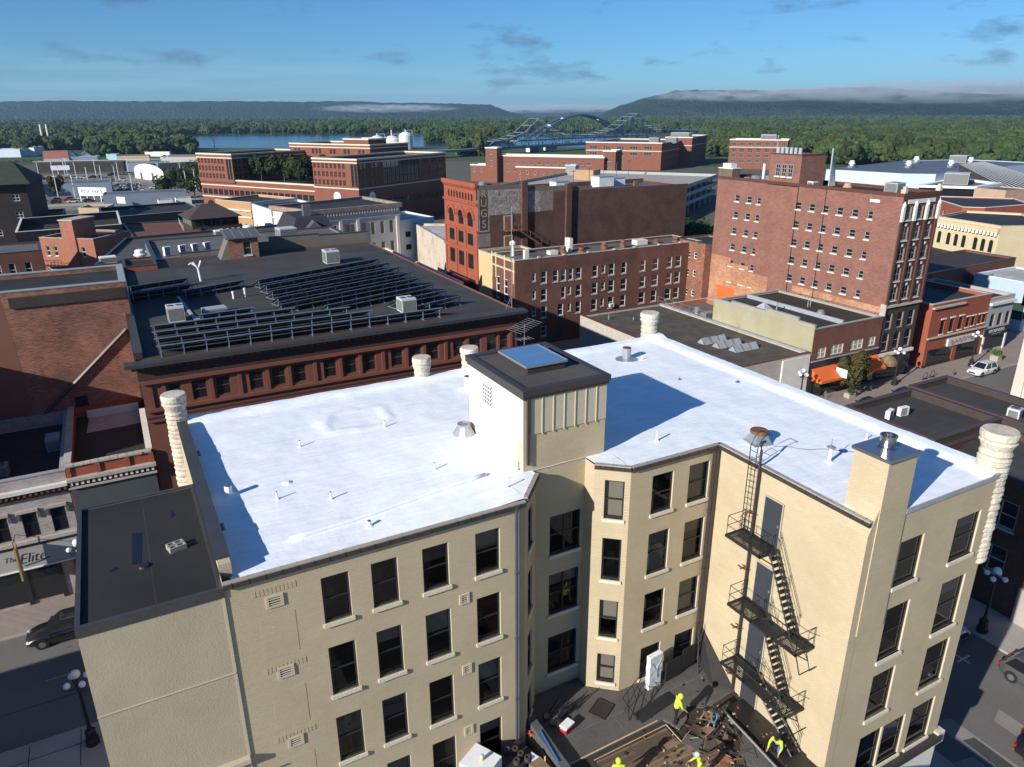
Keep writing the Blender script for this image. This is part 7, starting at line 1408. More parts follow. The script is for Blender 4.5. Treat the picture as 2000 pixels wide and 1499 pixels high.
# ---- rooftops left of the middle
rb2 = building('middle_roofs', 'wide dark flat roofs with fans behind the stair house', 'building', [(-3, 121.5), (28, 121.5), (30, 150), (2, 147)], 14.0, BR_DRK, roofmat('worn_grey_roof', (0.075, 0.073, 0.07)), parapet=.35, cope=COPE)
for i, (x, y, lb) in enumerate(((6.0, 106.5, 'first from the left of the row of pale condensers on the grey stucco roof'), (7.9, 106.9, 'second from the left of the row of pale condensers on the grey stucco roof'), (9.5, 107.3, 'third from the left of the row of pale condensers on the grey stucco roof'), (11.1, 107.8, 'rightmost of the row of pale condensers on the grey stucco roof'))): mini_split('condenser', lb, x, y, 16.9, .55, 'row of condensers', 1.0, 1.15)
for i, (x, y, r, lb) in enumerate(((17.5, 128, 1.0, 'white mushroom fan behind the stair house, left one'), (21.5, 139, 1.1, 'white mushroom fan standing tallest behind the stair house'), (3.2, 123.5, .9, 'white mushroom fan beside the white boat-shaped hood'), (27.0, 136, .9, 'white mushroom fan next to the arcaded building'))): mushroom('roof_fan', lb, x, y, 13.65, r, 2.0 * r)
for i, (x, y, wx, h, lb) in enumerate(((-1.2, 124.5, 2.2, 1.0, 'low white rooftop box left of the fans'), (12.5, 133, 2.4, 1.2, 'white rooftop box between the fans'), (17.5, 143, 2.6, 1.1, 'white rooftop box near the cupola house'), (10.2, 127, 1.5, 2.0, 'tall grey rooftop box among the fans'))): ac_unit('rooftop_unit', lb, x, y, 13.65, wx, 1.5, h, .1, 0, WHITE if i != 3 else GREYM)
ac_unit('rooftop_unit', 'large pale louvred unit on legs right of the stair house', 21.5, 106.5, 16.9, 2.4, 2.2, 2.6, .1, 0, mat('pale_casing', (0.52, 0.54, 0.56), .5, .08))
mb = MB(); mb.v = [(0, 0, 0), (3.2, .3, 0), (3.2, 1.3, 0), (0, 1, 0), (-.3, -.2, 1.0), (4.2, .2, 1.5), (4.2, 1.5, 1.5), (-.3, 1.2, 1.0)]; mb.f = [(0, 1, 5, 4), (1, 2, 6, 5), (2, 3, 7, 6), (3, 0, 4, 7)]; mb.m = [0] * 4; tag(mb.build('intake_hood', WHITE, None, (3.6, 124.8, 13.7)), 'white boat-shaped intake hood on the dark middle roofs', 'hood')
mans = thing('mansard_house', 'dark mansard roofed house behind the solar block', 'house', (25.2, 121.2, 0)); mb = MB(); mb.prism(rect(0, 0, 7.5, 12), 0, 15.2); mb.build('wall', BR_DRK, mans)
mb = MB(); a_ = rect(-.3, -.3, 7.8, 12.3); b_ = rect(1.3, 1.3, 6.2, 10.7)
for k in range(4): j = (k + 1) % 4; mb.face([(*a_[k], 15.25), (*a_[j], 15.25), (*b_[j], 18.6), (*b_[k], 18.6)])
mb.face([(x, y, 18.6) for x, y in b_]); mb.build('roof', mat('dark_slate', (0.035, 0.035, 0.038), .7, .3, .8, 9), mans); MB().box(3, 3, 18.6, 4.2, 4.2, 20.4).build('chimney', DGREY, mans); mb = MB(); mb.prism([(2.8, -.5), (4.8, -.5), (4.8, 1.2), (2.8, 1.2)], 15.3, 17.0); mb.face([(2.5, -.7, 17), (5.1, -.7, 17), (3.8, -.7, 18.2)]); mb.face([(2.5, -.7, 17), (3.8, -.7, 18.2), (3.8, 1.6, 18.2), (2.5, 1.6, 17)]); mb.face([(5.1, -.7, 17), (5.1, 1.6, 17), (3.8, 1.6, 18.2), (3.8, -.7, 18.2)]); mb.build('dormer', DGREY, mans)
rd_ = building('red_deck_roof', 'low building with a rust red flat roof', 'building', [(3.6, 158), (16, 158), (17, 182), (2.4, 184)], 12.0, BR_DRK, mat('rust_red_roof', (0.15, 0.065, 0.045), .9, .25, .3, 4), parapet=.2, cope=COPE)
for k in range(9): MB().tube([(9.5 + k * .05, 8 + k * 1.8, 11.8), (9.5 + k * .05, 8 + k * 1.8, 12.9)], .04, 4).build('railing_post', GREYM, rd_)
cup = thing('cupola_house', 'dark glazed rooftop pavilion with a hipped brown roof', 'pavilion', (15.0, 168.0, 11.5), .1); mb = MB(); mb.prism(rect(0, 0, 9.5, 9), 0, 2.4); mb.build('wall', BR_DRK, cup)
for k in range(5): MB().box(-.06, .5 + k * 1.7, .9, -.003, 1.8 + k * 1.7, 2.2).build('window', mat('dusty_pane', (0.16, 0.165, 0.16), .3, .4, 1, 3), cup)
for k in range(5): MB().box(.6 + k * 1.8, -.06, .9, 1.9 + k * 1.8, -.003, 2.2).build('window', PANE, cup)
mb = MB(); 
for f in ([(-.8, -.8, 2.4), (10.3, -.8, 2.4), (6.2, 4.5, 4.9), (3.3, 4.5, 4.9)], [(10.3, -.8, 2.4), (10.3, 9.8, 2.4), (6.2, 4.5, 4.9)], [(10.3, 9.8, 2.4), (-.8, 9.8, 2.4), (3.3, 4.5, 4.9), (6.2, 4.5, 4.9)], [(-.8, 9.8, 2.4), (-.8, -.8, 2.4), (3.3, 4.5, 4.9)]): mb.face(f)
mb.build('roof', mat('brown_shingle', (0.06, 0.045, 0.04), .9, .3, .8, 9), cup)
sal = building('salmon_house', 'sunlit salmon brick house with white window sills and iron stairs', 'house', [(-11.6, 156.6), (-3.1, 149.7), (3.1, 157.4), (-5.2, 164.3)], 13.8, BR_SAL, TAR2, parapet=.3, cope=CAPS, wins={0: [(u, z, .8, 1.8, ST_WHITES, .15) for u in (1.3, 2.9, 6.9, 8.6) for z in (7.2, 10.6)]})
st_ = thing('salmon_stack', 'tall square salmon brick stack beside the salmon house', 'stack', (-7.9, 153.3, 0)); mb = MB(); mb.prism([(0, 0), (2.0, -1.65), (5.4, 2.6), (3.4, 4.2)], 0, 16.9); mb.build('wall', BR_SAL, st_); mb = MB(); mb.prism([(-.2, -.03), (2.05, -1.9), (5.7, 2.62), (3.4, 4.45)], 16.903, 17.1, 0, True); mb.build('cap', CAPS, st_)
s = MB(); s.box(0, -1.2, 8.9, 4.2, -.05, 9.0)
for k in range(7): s.tube([(k * .7, -1.15, 9), (k * .7, -1.15, 10)], .04, 4)
s.tube([(0, -1.15, 10), (4.2, -1.15, 10)], .05, 4); s.tube([(4, -.8, 9), (0, -.9, 5)], .1, 4); s.tube([(0, -.6, 9), (4, -.7, 5)], .06, 4); tag(s.build('iron_balcony', BLACKM, None, (-11.3, 156.3, 0), -.682), 'black iron balcony and stair on the salmon house', 'balcony')
building('red_house', 'dark red brick house with white arched windows at the left edge', 'house', [(-24, 138.5), (-10.4, 139.8), (-11.2, 150), (-26, 150)], 14.0, BR_RED, GREYR, parapet=.25, cope=COPE, wins={0: [(u, 10.2, .95, 2.2, ST_WHITE, .2) for u in (5.5, 7.3, 9.2, 11.4)]})
wb = building('black_walled_store', 'store with a long black side wall and white corner cornice', 'building', [(-16.0, 167.5), (2, 169.5), (2, 194), (-16.6, 190)], 13.6, mat('black_render', (0.018, 0.02, 0.026), .85, .2), TAR2, parapet=1.6, cope=OFFW)
ap = building('dark_flats', 'dark brick flats with white windows at the left edge', 'building', [(-40, 205), (-15.6, 206), (-13.5, 230), (-40, 230)], 19.5, BR_DRK, TAR, parapet=.3, cope=COPE, wins={0: [(u, z, 1.5, 1.5, dict(fm=WFRAME, t=.12, cols=2)) for u in (13.2, 17.2, 22.0) for z in (4.5, 8.2, 12.0, 15.8)], 1: [(u, 6, 1.5, 1.5, dict(fm=WFRAME, t=.12, cols=2)) for u in (4, 10)]})
mb = MB(); mb.face([(-1, -1, 19.6), (25.5, -.2, 19.6), (22, 12, 24), (0, 12, 24)]); mb.face([(25.5, -.2, 19.6), (27, 25, 19.6), (22, 12, 24)]); mb.build('roof', mat('green_shingle', (0.045, 0.055, 0.035), .9, .3, .8, 9), ap)
building('dark_flats', 'lower wing of the dark flats with a white window', 'building', [(-15.4, 214), (-9.6, 215), (-9.6, 226), (-13.5, 226)], 11.5, BR_DRK, TAR, parapet=.3, cope=COPE, wins={0: [(3.0, 7.6, 1.5, 1.6, dict(fm=WFRAME, t=.12, cols=2))]})
building('dark_hall', 'long black hall with a pale roof line behind the red roof', 'building', [(-1, 205), (22, 210), (20, 232), (-2, 228)], 11.0, mat('black_render', (0.018, 0.02, 0.026)), TAR, parapet=.6, cope=CAPG)
tf = building('peach_front', 'small peach coloured facade with square attic windows', 'building', [(-7.4, 250), (-.6, 247), (2, 256), (-5, 258)], 9.0, mat('peach_paint', (0.56, 0.40, 0.27), .85, .1), TAR, parapet=.5, cope=BAND, wins={0: [(u, 6.2, .9, .5, ST_DARK) for u in (1, 2.8, 4.6, 6.4)]})
# ================================================================== car lot and sheds on the left
sheet('car_lot', [(-45, 335), (52, 325), (60, 520), (-40, 545)], 0.0, mat('pale_asphalt', (0.20, 0.18, 0.155), .95, .2, .02, .3))  # lot surface is asphalt of a paler tone than the streets
sheet('street_far', [(-60, 352), (40, 345), (40, 352), (-60, 362)], 0.006, CONC)
BLUEW = mat('blue_grey_cladding', (0.20, 0.25, 0.31), .7, .12)
def shed(label, poly, z, wm, rm, gable=0, name='shed', wins=None): return building(name, label, 'shed', poly, z, wm, rm, parapet=.2, pt=.3, cope=CAPG, wins=wins)
shed('long blue grey dealership shed behind the white billboard', [(-26, 396), (3.5, 393), (4, 410), (-26, 413)], 5.2, BLUEW, BLUER)
shed('second blue grey shed right of the billboard', [(-.7, 332), (29, 330), (30, 343), (0, 345)], 5.0, BLUEW, BLUER)
hg = thing('quonset_shed', 'white arched shed in the sunny car lot', 'shed', (17.2, 486, 0), radians(-72)); mb = MB(); n_ = 12; arc = [(20 - 20 * cos(pi * k / n_), 4.5 + 4.0 * sin(pi * k / n_)) for k in range(n_ + 1)]
mb.face([(0, 0, 0), (40, 0, 0)] + [(a, 0, b_) for a, b_ in arc[::-1]]); mb.build('front', WHITE, hg); mb = MB()
for k in range(n_): mb.face([(arc[k][0], 0.02, arc[k][1]), (arc[k + 1][0], 0.02, arc[k + 1][1]), (arc[k + 1][0], 26, arc[k + 1][1]), (arc[k][0], 26, arc[k][1])])
mb.face([(40, 0, 0), (40, 26, 0), (40, 26, 4.5), (40, 0, 4.5)]); mb.build('roof', TAR, hg); MB().box(24, -.1, 0, 27, -.003, 4).build('door', DGREY, hg); MB().box(8, -.1, 0, 11, -.003, 3.5).build('door', DGREY, hg)
shed('long dark open canopy at the back of the car lot', [(-34, 562), (14, 549), (16, 562), (-32, 575)], 6.0, BR_DRK, TAR); shed('grey shed right of the open canopy', [(15, 541), (39, 534), (41, 548), (17, 556)], 5.5, BLUEW, BLUER)
shed('tan shed with a faded name on its wall', [(12, 600), (32, 596), (34, 612), (14, 616)], 7.0, mat('tan_wall', (0.52, 0.40, 0.26), .9, .1), TAR); shed('long pale concrete shed left of the brick complex', [(37.5, 573), (60, 560), (64, 585), (42, 598)], 7.0, mat('pale_concrete', (0.42, 0.40, 0.35), .9, .1), GREYR)
shed('small teal painted shed far behind the car lot', [(6, 657), (12.8, 648), (16, 660), (9, 668)], 6, mat('teal_paint', (0.25, 0.42, 0.46), .8, .1), TAR); shed('pale blue house at the left edge', [(-80, 788), (-57.4, 778), (-52, 800), (-76, 808)], 6.5, mat('bluish_white', (0.52, 0.60, 0.68), .8, .08), WHITE); shed('white windowless shed beside the pale blue house', [(-56.4, 799), (-47.7, 795), (-42, 828), (-52, 832)], 7, WHITE, GREYR)
shed('low blue shed in front of the red roof', [(-32, 655), (0, 647), (2, 662), (-30, 672)], 5, BLUEW, WHITE)
rr_ = thing('red_roofed_shed', 'shed with a curved salmon red roof', 'shed', (-34.5, 650, 0), .02); mb = MB(); n_ = 8
for k in range(n_): a, b_ = pi * k / n_, pi * (k + 1) / n_; mb.face([(0, 18 - 18 * cos(a), 4 + 5 * sin(a)), (16, 18 - 18 * cos(a), 4 + 5 * sin(a)), (16, 18 - 18 * cos(b_), 4 + 5 * sin(b_)), (0, 18 - 18 * cos(b_), 4 + 5 * sin(b_))])
mb.build('roof', mat('salmon_roof', (0.36, 0.15, 0.11), .8, .15), rr_); MB().prism(rect(0, 0, 16, 36), 0, 4).build('wall', OFFW, rr_)
for x, lb in ((-20.5, 'white gabled shed beside the red roof'), (-11, 'grey gabled shed right of the red roof')):
    g_ = thing('gabled_shed', lb, 'shed', (x, 660, 0)); mb = MB(); mb.prism(rect(0, 0, 7.5, 26), 0, 5, top=False); mb.face([(0, 0, 5), (7.5, 0, 5), (3.75, 0, 8)]); mb.build('wall', WHITE if x < -15 else BLUEW, g_); mb = MB(); mb.face([(-.3, -.3, 4.9), (3.75, -.3, 8.05), (3.75, 26, 8.05), (-.3, 26, 4.9)]); mb.face([(3.75, -.3, 8.05), (7.8, -.3, 4.9), (7.8, 26, 4.9), (3.75, 26, 8.05)]); mb.build('roof', GREYR, g_)
shed('white trailers parked beyond the sheds', [(36.7, 735), (55, 722), (57, 727), (39, 740)], 3.6, WHITE, WHITE)
for i, (x, y, wx, lb) in enumerate(((17.5, 314, 5, 'small white kiosk left of the trees by the car lot'), (24.0, 318, 5.5, 'small white garage next to the kiosk'))): shed(lb, rect(x, y, x + wx, y + 5), 3.8, WHITE, GREYR)
for x, y, lb in ((-47.9, 962, 'left of two slim white chimneys'), (-42.0, 955, 'right of two slim white chimneys')): tag(MB().lathe(0, 0, [(1.1, 0), (.9, 24), (.8, 24.5)], 10).build('chimney_stack', OFFW, None, (x, y, 0)), lb, 'chimney', 'twin white chimneys')
# billboard
bb_ = thing('billboard', 'large white billboard on posts with a dealer name', 'billboard', (-9.3, 365, 0), atan2(-8.8, 10.3)); Lb = 13.5
for k in range(5): MB().box(k * 3.3, .15, 0, k * 3.3 + .3, .4, 4.8).build('post', WHITE, bb_)
MB().box(0, -.1, 2.4, Lb, .15, 5.8).build('board', WHITE, bb_); text_part(bb_, 'lettering', 'PISCHKE', (6.5, -.13, 4.1), 0, 2.3, mat('dull_blue_ink', (0.06, 0.09, 0.13), .7), .01, 1.25)
tag(MB().box(-2.2, -.1, 2.0, 2.2, .1, 4.4).build('sign_board', WHITE, None, (5.3, 328, 0), -.9), 'smaller blank white sign right of the billboard', 'sign')
tag(MB().box(-5, -.1, 2.5, 5, .1, 5.2).build('sign_board', WHITE, None, (-21, 540, 0), -.1), 'white dealer banner in front of the open canopy', 'sign')
# lamp poles of the lot
lp0 = None; rl = random.Random(31); ORD = ['first', 'second', 'third', 'fourth', 'fifth', 'sixth', 'seventh', 'eighth', 'ninth', 'tenth', 'eleventh', 'twelfth', 'thirteenth', 'fourteenth', 'fifteenth', 'sixteenth', 'seventeenth', 'eighteenth', 'nineteenth', 'twentieth', 'twenty-first', 'twenty-second', 'twenty-third', 'twenty-fourth', 'twenty-fifth', 'twenty-sixth', 'twenty-seventh', 'twenty-eighth', 'twenty-ninth', 'thirtieth']
lpp = [(rl.uniform(-34, 42), rl.choice((372, 385, 425, 440, 470, 500, 525)) + rl.uniform(-3, 3)) for k in range(30)]
for k, (x, y) in enumerate(sorted([q for q in lpp if not (14 < q[0] < 50 and 440 < q[1] < 500)], key=lambda q: q[0] / q[1])):
    lb = ORD[k] + ' thin white lamp pole from the left in the car lot'
    if lp0 is None:
        lp0 = thing('lot_lamp', lb, 'lamp pole', (x, y, 0), 0, 'lamp poles in the car lot'); MB().tube([(0, 0, 0), (0, 0, 10)], .14, 5).build('pole', WHITE, lp0); MB().box(-.8, -.25, 9.9, .8, .25, 10.15).build('lamp_head', GREYM, lp0)
    else: dup(lp0, (x, y, 0), rl.uniform(0, 3), lb)
mb = MB(); mb.tube([(-34, 532, 8.2), (38, 520, 8.2)], .15, 5); tag(mb.build('fence_rail', WHITE), 'long white horizontal rail over the car lot', 'rail')
# parked cars, too far to show their parts
SM = {}
def small_car(pm):
    if pm.name in SM: return SM[pm.name]
    mb = MB()
    secs = [(-2.2, .8, .4, .9), (-2.0, .88, .3, .95), (1.2, .9, .3, .95), (2.1, .8, .35, .75), (2.25, .7, .4, .65)]
    for x, hw_, a, b_ in secs: mb.v += [(x, -hw_, a), (x, -hw_, b_), (x, hw_, b_), (x, hw_, a)]
    for k in range(4):
        for j in range(4): mb.f.append((k * 4 + j, k * 4 + 4 + j, k * 4 + 4 + (j + 1) % 4, k * 4 + (j + 1) % 4)); mb.m.append(0)
    i = len(mb.v); mb.v += [(-2.0, -.85, .95), (1.0, -.85, .95), (1.0, .85, .95), (-2.0, .85, .95), (-1.5, -.65, 1.55), (.2, -.65, 1.55), (.2, .65, 1.55), (-1.5, .65, 1.55)]
    for f, m_ in (((0, 1, 5, 4), 1), ((1, 2, 6, 5), 1), ((2, 3, 7, 6), 1), ((3, 0, 4, 7), 1), ((4, 5, 6, 7), 0)): mb.f.append(tuple(i + q for q in f)); mb.m.append(m_)
    for wx in (-1.35, 1.35):
        for s_ in (-.85, .85): mb.cbox(wx, s_, 0, .64, .2, .64, 2)
    SM[pm.name] = mb.mesh('parked_car', [pm, CARG, TYRE]); return SM[pm.name]
PR = paint('red_car_paint', (0.36, 0.03, 0.02)); POR = paint('orange_car_paint', (0.55, 0.11, 0.02)); PBL = paint('blue_car_paint', (0.03, 0.08, 0.22))
rc = random.Random(17); pal_ = [(PW, 'white'), (PW, 'white'), (PB, 'black'), (PB, 'black'), (PG, 'graphite'), (PSL, 'silver'), (PNB, 'navy'), (PBL, 'blue'), (PR, 'red')]
rows_c = [(-38, 500, 12, 4.2, 'back row of the car lot'), (-34, 470, 11, 4.4, 'middle row of the car lot'), (2, 516, 9, 3.6, 'row before the open canopy'), (6, 402, 9, 3.3, 'dense row behind the second shed'), (4, 412, 8, 3.6, 'row beside the long blue shed'), (-28, 372, 9, 4.8, 'street parking left of the billboard'), (-24, 362, 5, 6.0, 'near kerb left of the billboard'), (-28, 420, 8, 4.0, 'row just behind the long blue shed'), (-60, 700, 10, 5.0, 'far yard beside the white house'), (-36, 452, 10, 4.0, 'row of the lot between the lamp poles'), (0, 432, 6, 3.2, 'short row by the arched shed'), (6, 378, 7, 3.8, 'row behind the small white sign')]
for x0, y0, n_, dx, where in rows_c:
    idx = -1
    for k in range(n_):
        if rc.random() < .12: continue
        idx += 1
        pm, cn = rc.choice(pal_)
        if (x0, k) == (2, 3): pm, cn = POR, 'orange'
        o = place('parked_car', small_car(pm), None, (x0 + k * dx, y0 - k * .25 * dx * .3 + rc.uniform(-.8, .8), .01), rc.choice((0.1, 1.5, 1.4, 3.2)) if y0 > 380 else .1 + rc.choice((0, pi)))
        tag(o, '%s car, %s from the left in the %s' % (cn, ORD[idx], where), 'car', 'cars parked in the lots')
for i, (x, y, h, r, m, lb) in enumerate(((-17.4, 378, 9, 3.2, LEAFA, 'young tree before the blue shed, right of the two'), (-27.5, 394, 9, 3.4, LEAFD, 'dark tree before the blue shed, left of the two'), (24, 356, 9, 4.5, LEAF, 'tree beside the second blue shed'), (34, 350, 11, 6.0, LEAF, 'broad yellowish tree next to the brick podium'), (40, 425, 12, 6.5, LEAFD, 'broad green tree left of the brick complex'), (46, 440, 11, 5.5, LEAFD, 'green tree touching the brick complex'), (33, 420, 9, 4.5, LEAF, 'smaller green tree by the arched shed'))): tree('lot_tree', lb, x, y, 0, h, r, 80 + i, m, 'trees around the car lot', 900, .65, 'tree', .25)
# power poles
for i, (x, y, h, lb) in enumerate(((61.7, 970, 26, 'tall thin utility mast in the middle of the shore trees'), (110, 860, 26, 'tall thin utility mast nearest the river water'), (-65, 900, 30, 'tall thin utility mast at the left edge'), (205, 800, 20, 'utility mast behind the brick complex'))): t = thing('utility_mast', lb, 'mast', (x, y, 0), 0, 'utility masts'); MB().tube([(0, 0, 0), (0, 0, h)], .45, 5, r1=.3).build('pole', mat('brown_pole', (0.05, 0.03, 0.025), .9), t); MB().box(-3, -.2, h - 3, 3, .2, h - 2.6).build('cross_arm', MATS['brown_pole'], t)
# ---- tanks
TANK = mat('tank_white', (0.68, 0.68, 0.66), .6, .1, .05, .4)
for i, (x, y, r, h, lb) in enumerate(((257, 768, 8.0, 13, 'left of three white tanks, low with a domed roof'), (266, 749, 8.6, 13, 'middle of three white tanks, widest with a domed roof'), (275, 733, 7.0, 17, 'right of three white tanks, the tallest'))):
    t = thing('storage_tank', lb, 'tank', (x, y, 0), 0, 'white storage tanks'); MB().lathe(0, 0, [(r, 0), (r, h - 4)], 24, captop=False).build('shell', TANK, t); MB().lathe(0, 0, [(r * 1.01, h - 4), (r * .8, h - 2.2), (r * .4, h - .8), (.3, h)], 24).build('dome', TANK, t)
    s = MB(); s.tube([(r, 0, h - 4), (r, 0, h + 1), (0, 0, h + 1)], .25, 4); s.tube([(0, 0, h), (0, 0, h + (5 if i == 1 else 1.5))], .6, 5); s.build('pipe', OFFW, t)
# ================================================================== bridges
BLU = mat('bridge_blue_steel', (0.17, 0.23, 0.29), .55, .12, .1, 1)
PA, PB2 = polar(928, 650), polar(1440, 1010)
def along(px):                                            # parameter along the bridge for a bearing
    dx, dy = polar(px, 1.0); ex, ey = PB2[0] - PA[0], PB2[1] - PA[1]
    den = dx * ey - dy * ex; return (PA[1] * dx - PA[0] * dy) / (-(ey * dx - ex * dy)) if den else 0
br_ = thing('truss_bridge', 'blue steel cantilever truss bridge with two peaks over the river', 'bridge', (*PA, 0), atan2(PB2[1] - PA[1], PB2[0] - PA[0])); BL = hypot(PB2[0] - PA[0], PB2[1] - PA[1]); DZ = 6.0
prof = [(940, 0), (955, 5), (985, 6.5), (1015, 11), (1050, 25), (1078, 14), (1105, 8.5), (1130, 7.5), (1160, 7.5), (1195, 12), (1237, 27), (1262, 16), (1290, 10), (1320, 9), (1410, 8), (1425, 0)]
T_ = [(along(px) * BL, h) for px, h in prof]
def topz(s_):
    for (a, h0), (b_, h1) in zip(T_[:-1], T_[1:]):
        if a <= s_ <= b_: return h0 + (h1 - h0) * (s_ - a) / (b_ - a)
    return 0
MB().box(-160, -6, DZ - 1.6, BL, 6, DZ).build('deck', BLU, br_)
s0, s1 = T_[0][0], T_[-1][0]; npan = 44; xs_ = lin(s0, s1, npan + 1)
for yy in (-6.2, 6.2):
    ch = MB(); vt = MB(); dg_ = MB()
    for k in range(npan):
        a, b_ = xs_[k], xs_[k + 1]; za, zb = DZ + topz(a), DZ + topz(b_)
        ch.tube([(a, yy, za), (b_, yy, zb)], .42, 4); ch.tube([(a, yy, DZ), (b_, yy, DZ)], .4, 4)
        if topz(b_) > 1: vt.tube([(b_, yy, DZ), (b_, yy, zb)], .28, 4)
        if k % 2: dg_.tube([(a, yy, DZ), (b_, yy, zb)], .3, 4)
        else: dg_.tube([(a, yy, za), (b_, yy, DZ)], .3, 4)
        if max(topz(a), topz(b_)) > 11: dg_.tube([(a, yy, DZ + topz(a) * .5), (b_, yy, DZ + topz(b_) * .5)], .25, 4)
    ch.build('truss_chord', BLU, br_); vt.build('truss_posts', BLU, br_); dg_.build('truss_diagonals', BLU, br_)
cx_ = MB()
for k in range(1, npan): cx_.tube([(xs_[k], -6.2, DZ + topz(xs_[k])), (xs_[k], 6.2, DZ + topz(xs_[k]))], .3, 4)
cx_.build('cross_bracing', BLU, br_)
for sx_ in (T_[4][0], T_[10][0], -40, 20, s0 + 2): MB().box(sx_ - 2.2, -6, -.05, sx_ + 2.2, 6, DZ - 1.6).build('pier', CONC, br_)
ab_ = thing('arch_bridge', 'slender blue steel arch bridge behind the truss bridge', 'bridge', (*polar(1040, 860), 0)); q0, q1 = polar(1040, 860), polar(1215, 1010); ab_.rotation_euler = (0, 0, atan2(q1[1] - q0[1], q1[0] - q0[0])); AL = hypot(q1[0] - q0[0], q1[1] - q0[1]); n_ = 22
for yy in (-6, 6):
    s = MB(); s.tube([(AL * k / n_, yy * (1 - .5 * sin(pi * k / n_)), 6 + 25 * sin(pi * k / n_) ** .9) for k in range(n_ + 1)], 1.3, 6); s.build('arch_rib', mat('dark_bridge_blue', (0.10, 0.16, 0.22), .5, .1), ab_)
    s = MB()
    for k in range(2, n_ - 1): s.tube([(AL * k / n_, yy, 6), (AL * k / n_, yy * (1 - .5 * sin(pi * k / n_)), 6 + 25 * sin(pi * k / n_) ** .9)], .1, 4)
    s.build('hangers', BLU, ab_)
s = MB()
for k in range(4, n_ - 3, 3): yv = 6 * (1 - .5 * sin(pi * k / n_)); s.tube([(AL * k / n_, -yv, 6 + 25 * sin(pi * k / n_) ** .9), (AL * k / n_, yv, 6 + 25 * sin(pi * k / n_) ** .9)], .7, 4)
s.build('arch_bracing', WHITE, ab_); MB().box(-30, -6, 4.6, AL + 60, 6, 6).build('deck', BLU, ab_)
MB().box(0, 0, 0, 1, 1, 1) if False else None
# ================================================================== riverside buildings on the right
C2 = radians(-52)
def facing(label, pl, pr, z, depth, wm, rm, wins=None, cope=BAND, bands=(), name='hotel_block', cat='building'):
    """block whose front top edge runs from pl to pr"""
    a = atan2(pr[1] - pl[1], pr[0] - pl[0]); L_ = hypot(pr[0] - pl[0], pr[1] - pl[1])
    t = building(name, label, cat, rect(0, 0, L_, depth), z, wm, rm, parapet=.5, pt=.4, cope=cope, cope_h=.6, cope_o=.25, wins=wins(L_) if wins else None, loc=(pl[0], pl[1], 0), rz=a, depth=.2)
    for zz_ in bands: MB().ring(offset_poly(rect(0, 0, L_, depth), -.15), offset_poly(rect(0, 0, L_, depth), .02), zz_, zz_ + .45).build('stone_band', BAND, t)
    return t
WHT = mat('white_trim', (0.70, 0.67, 0.60), .8, .06)
dwn = dict(fm=GFRAME, t=.12, cols=3)
facing('long low brick block with a white roof edge and evenly spaced windows', (182.7, 357.4), (219.9, 311.5), 13, 14, BR_CMP, PALER, lambda L_: {0: [(3 + k * 4.4, z, 2.6, 1.4, dwn) for k in range(int((L_ - 4) / 4.4)) for z in (9.3, 5.5)]}, WHT)
facing('square brick turret at the left end of the long low block', (177.3, 357.2), (181.4, 352.2), 17, 6, BR_CMP, GREYR, lambda L_: {0: [(L_ / 2, z, 1.8, 1.4, dwn) for z in (8, 11, 14)]}, WHT)
facing('square brick turret at the right end of the long low block', (221, 314), (225, 309), 16, 12, BR_CMP, GREYR, lambda L_: {0: [(L_ / 2, z, 2.2, 1.4, dwn) for z in (5, 8.2, 11.4)], 1: [(u, z, 2, 1.4, dwn) for u in (3, 8) for z in (5, 8.2, 11.4)]}, WHT)
facing('big brick riverside hotel with white cornice and a shaded side', (277.5, 413.6), (306, 373), 16.0, 66, BR_CMP, GREYR, lambda L_: {0: [(5 + k * 9, z, 5, 1.9, dwn) for k in range(5) for z in (12.2, 8.6)], 1: [(4 + k * 6.5, z, 2.6, 1.6, DW) for k in range(9) for z in (5, 8.6, 12.2)]}, WHT, (11.2,))
facing('taller shaded brick riverside hotel wing at the right', (336.8, 407), (347.6, 393), 18.0, 55, BR_CMP, GREYR, lambda L_: {1: [(5 + k * 8, z, 2.6, 2, DW) for k in range(6) for z in (5, 9, 14.5)]}, WHT, (13,))
for i, (x, y, s_, h, lb) in enumerate(((318, 395, 6, 3.4, 'left of two grey plant boxes on the big riverside hotel'), (325, 386, 6, 3.4, 'right of two grey plant boxes on the big riverside hotel'), (352, 409, 12, 3.5, 'white plant room on the taller riverside wing'))): ac_unit('plant_box', lb, x, y, 15.5 if i < 2 else 17.5, s_, s_, h, C2, 0, GREYM if i < 2 else OFFW)
rv = facing('five storey brick riverside block with arched third floor windows', (354, 365), (375.3, 337.5), 17.4, 17, BR_CMP, PALER, lambda L_: {0: [(2.8 + k * 5.0, z, 3.0, 1.7, dwn) for k in range(7) for z in (4.0, 7.2, 14.2)] + [(2.8 + k * 5.0, 10.2, 2.8, 2.1, dwn, .9) for k in range(7)]}, WHT, (13.0,))
ac_unit('plant_box', 'stepped white plant room on the five storey riverside block', 374, 352, 17, 9, 7, 3.6, C2, 0, WHITE)
facing('low motel wing with a white eave and brick bays, left of two', (174.5, 369.6), (187, 354.7), 8, 9, BR_CMP, GREYR, lambda L_: {0: [(2 + k * 4.2, 4.6, 1.0, 1.8, ST_WHITE) for k in range(5)]}, WHT, name='motel_wing')
facing('low motel wing with a white eave and brick bays, right of two', (187.5, 342.8), (204.6, 322.5), 8, 9, BR_CMP, GREYR, lambda L_: {0: [(2 + k * 4.2, z, 1.0, 1.8, ST_WHITE) for k in range(7) for z in (4.6, 1.2)]}, WHT, name='motel_wing')
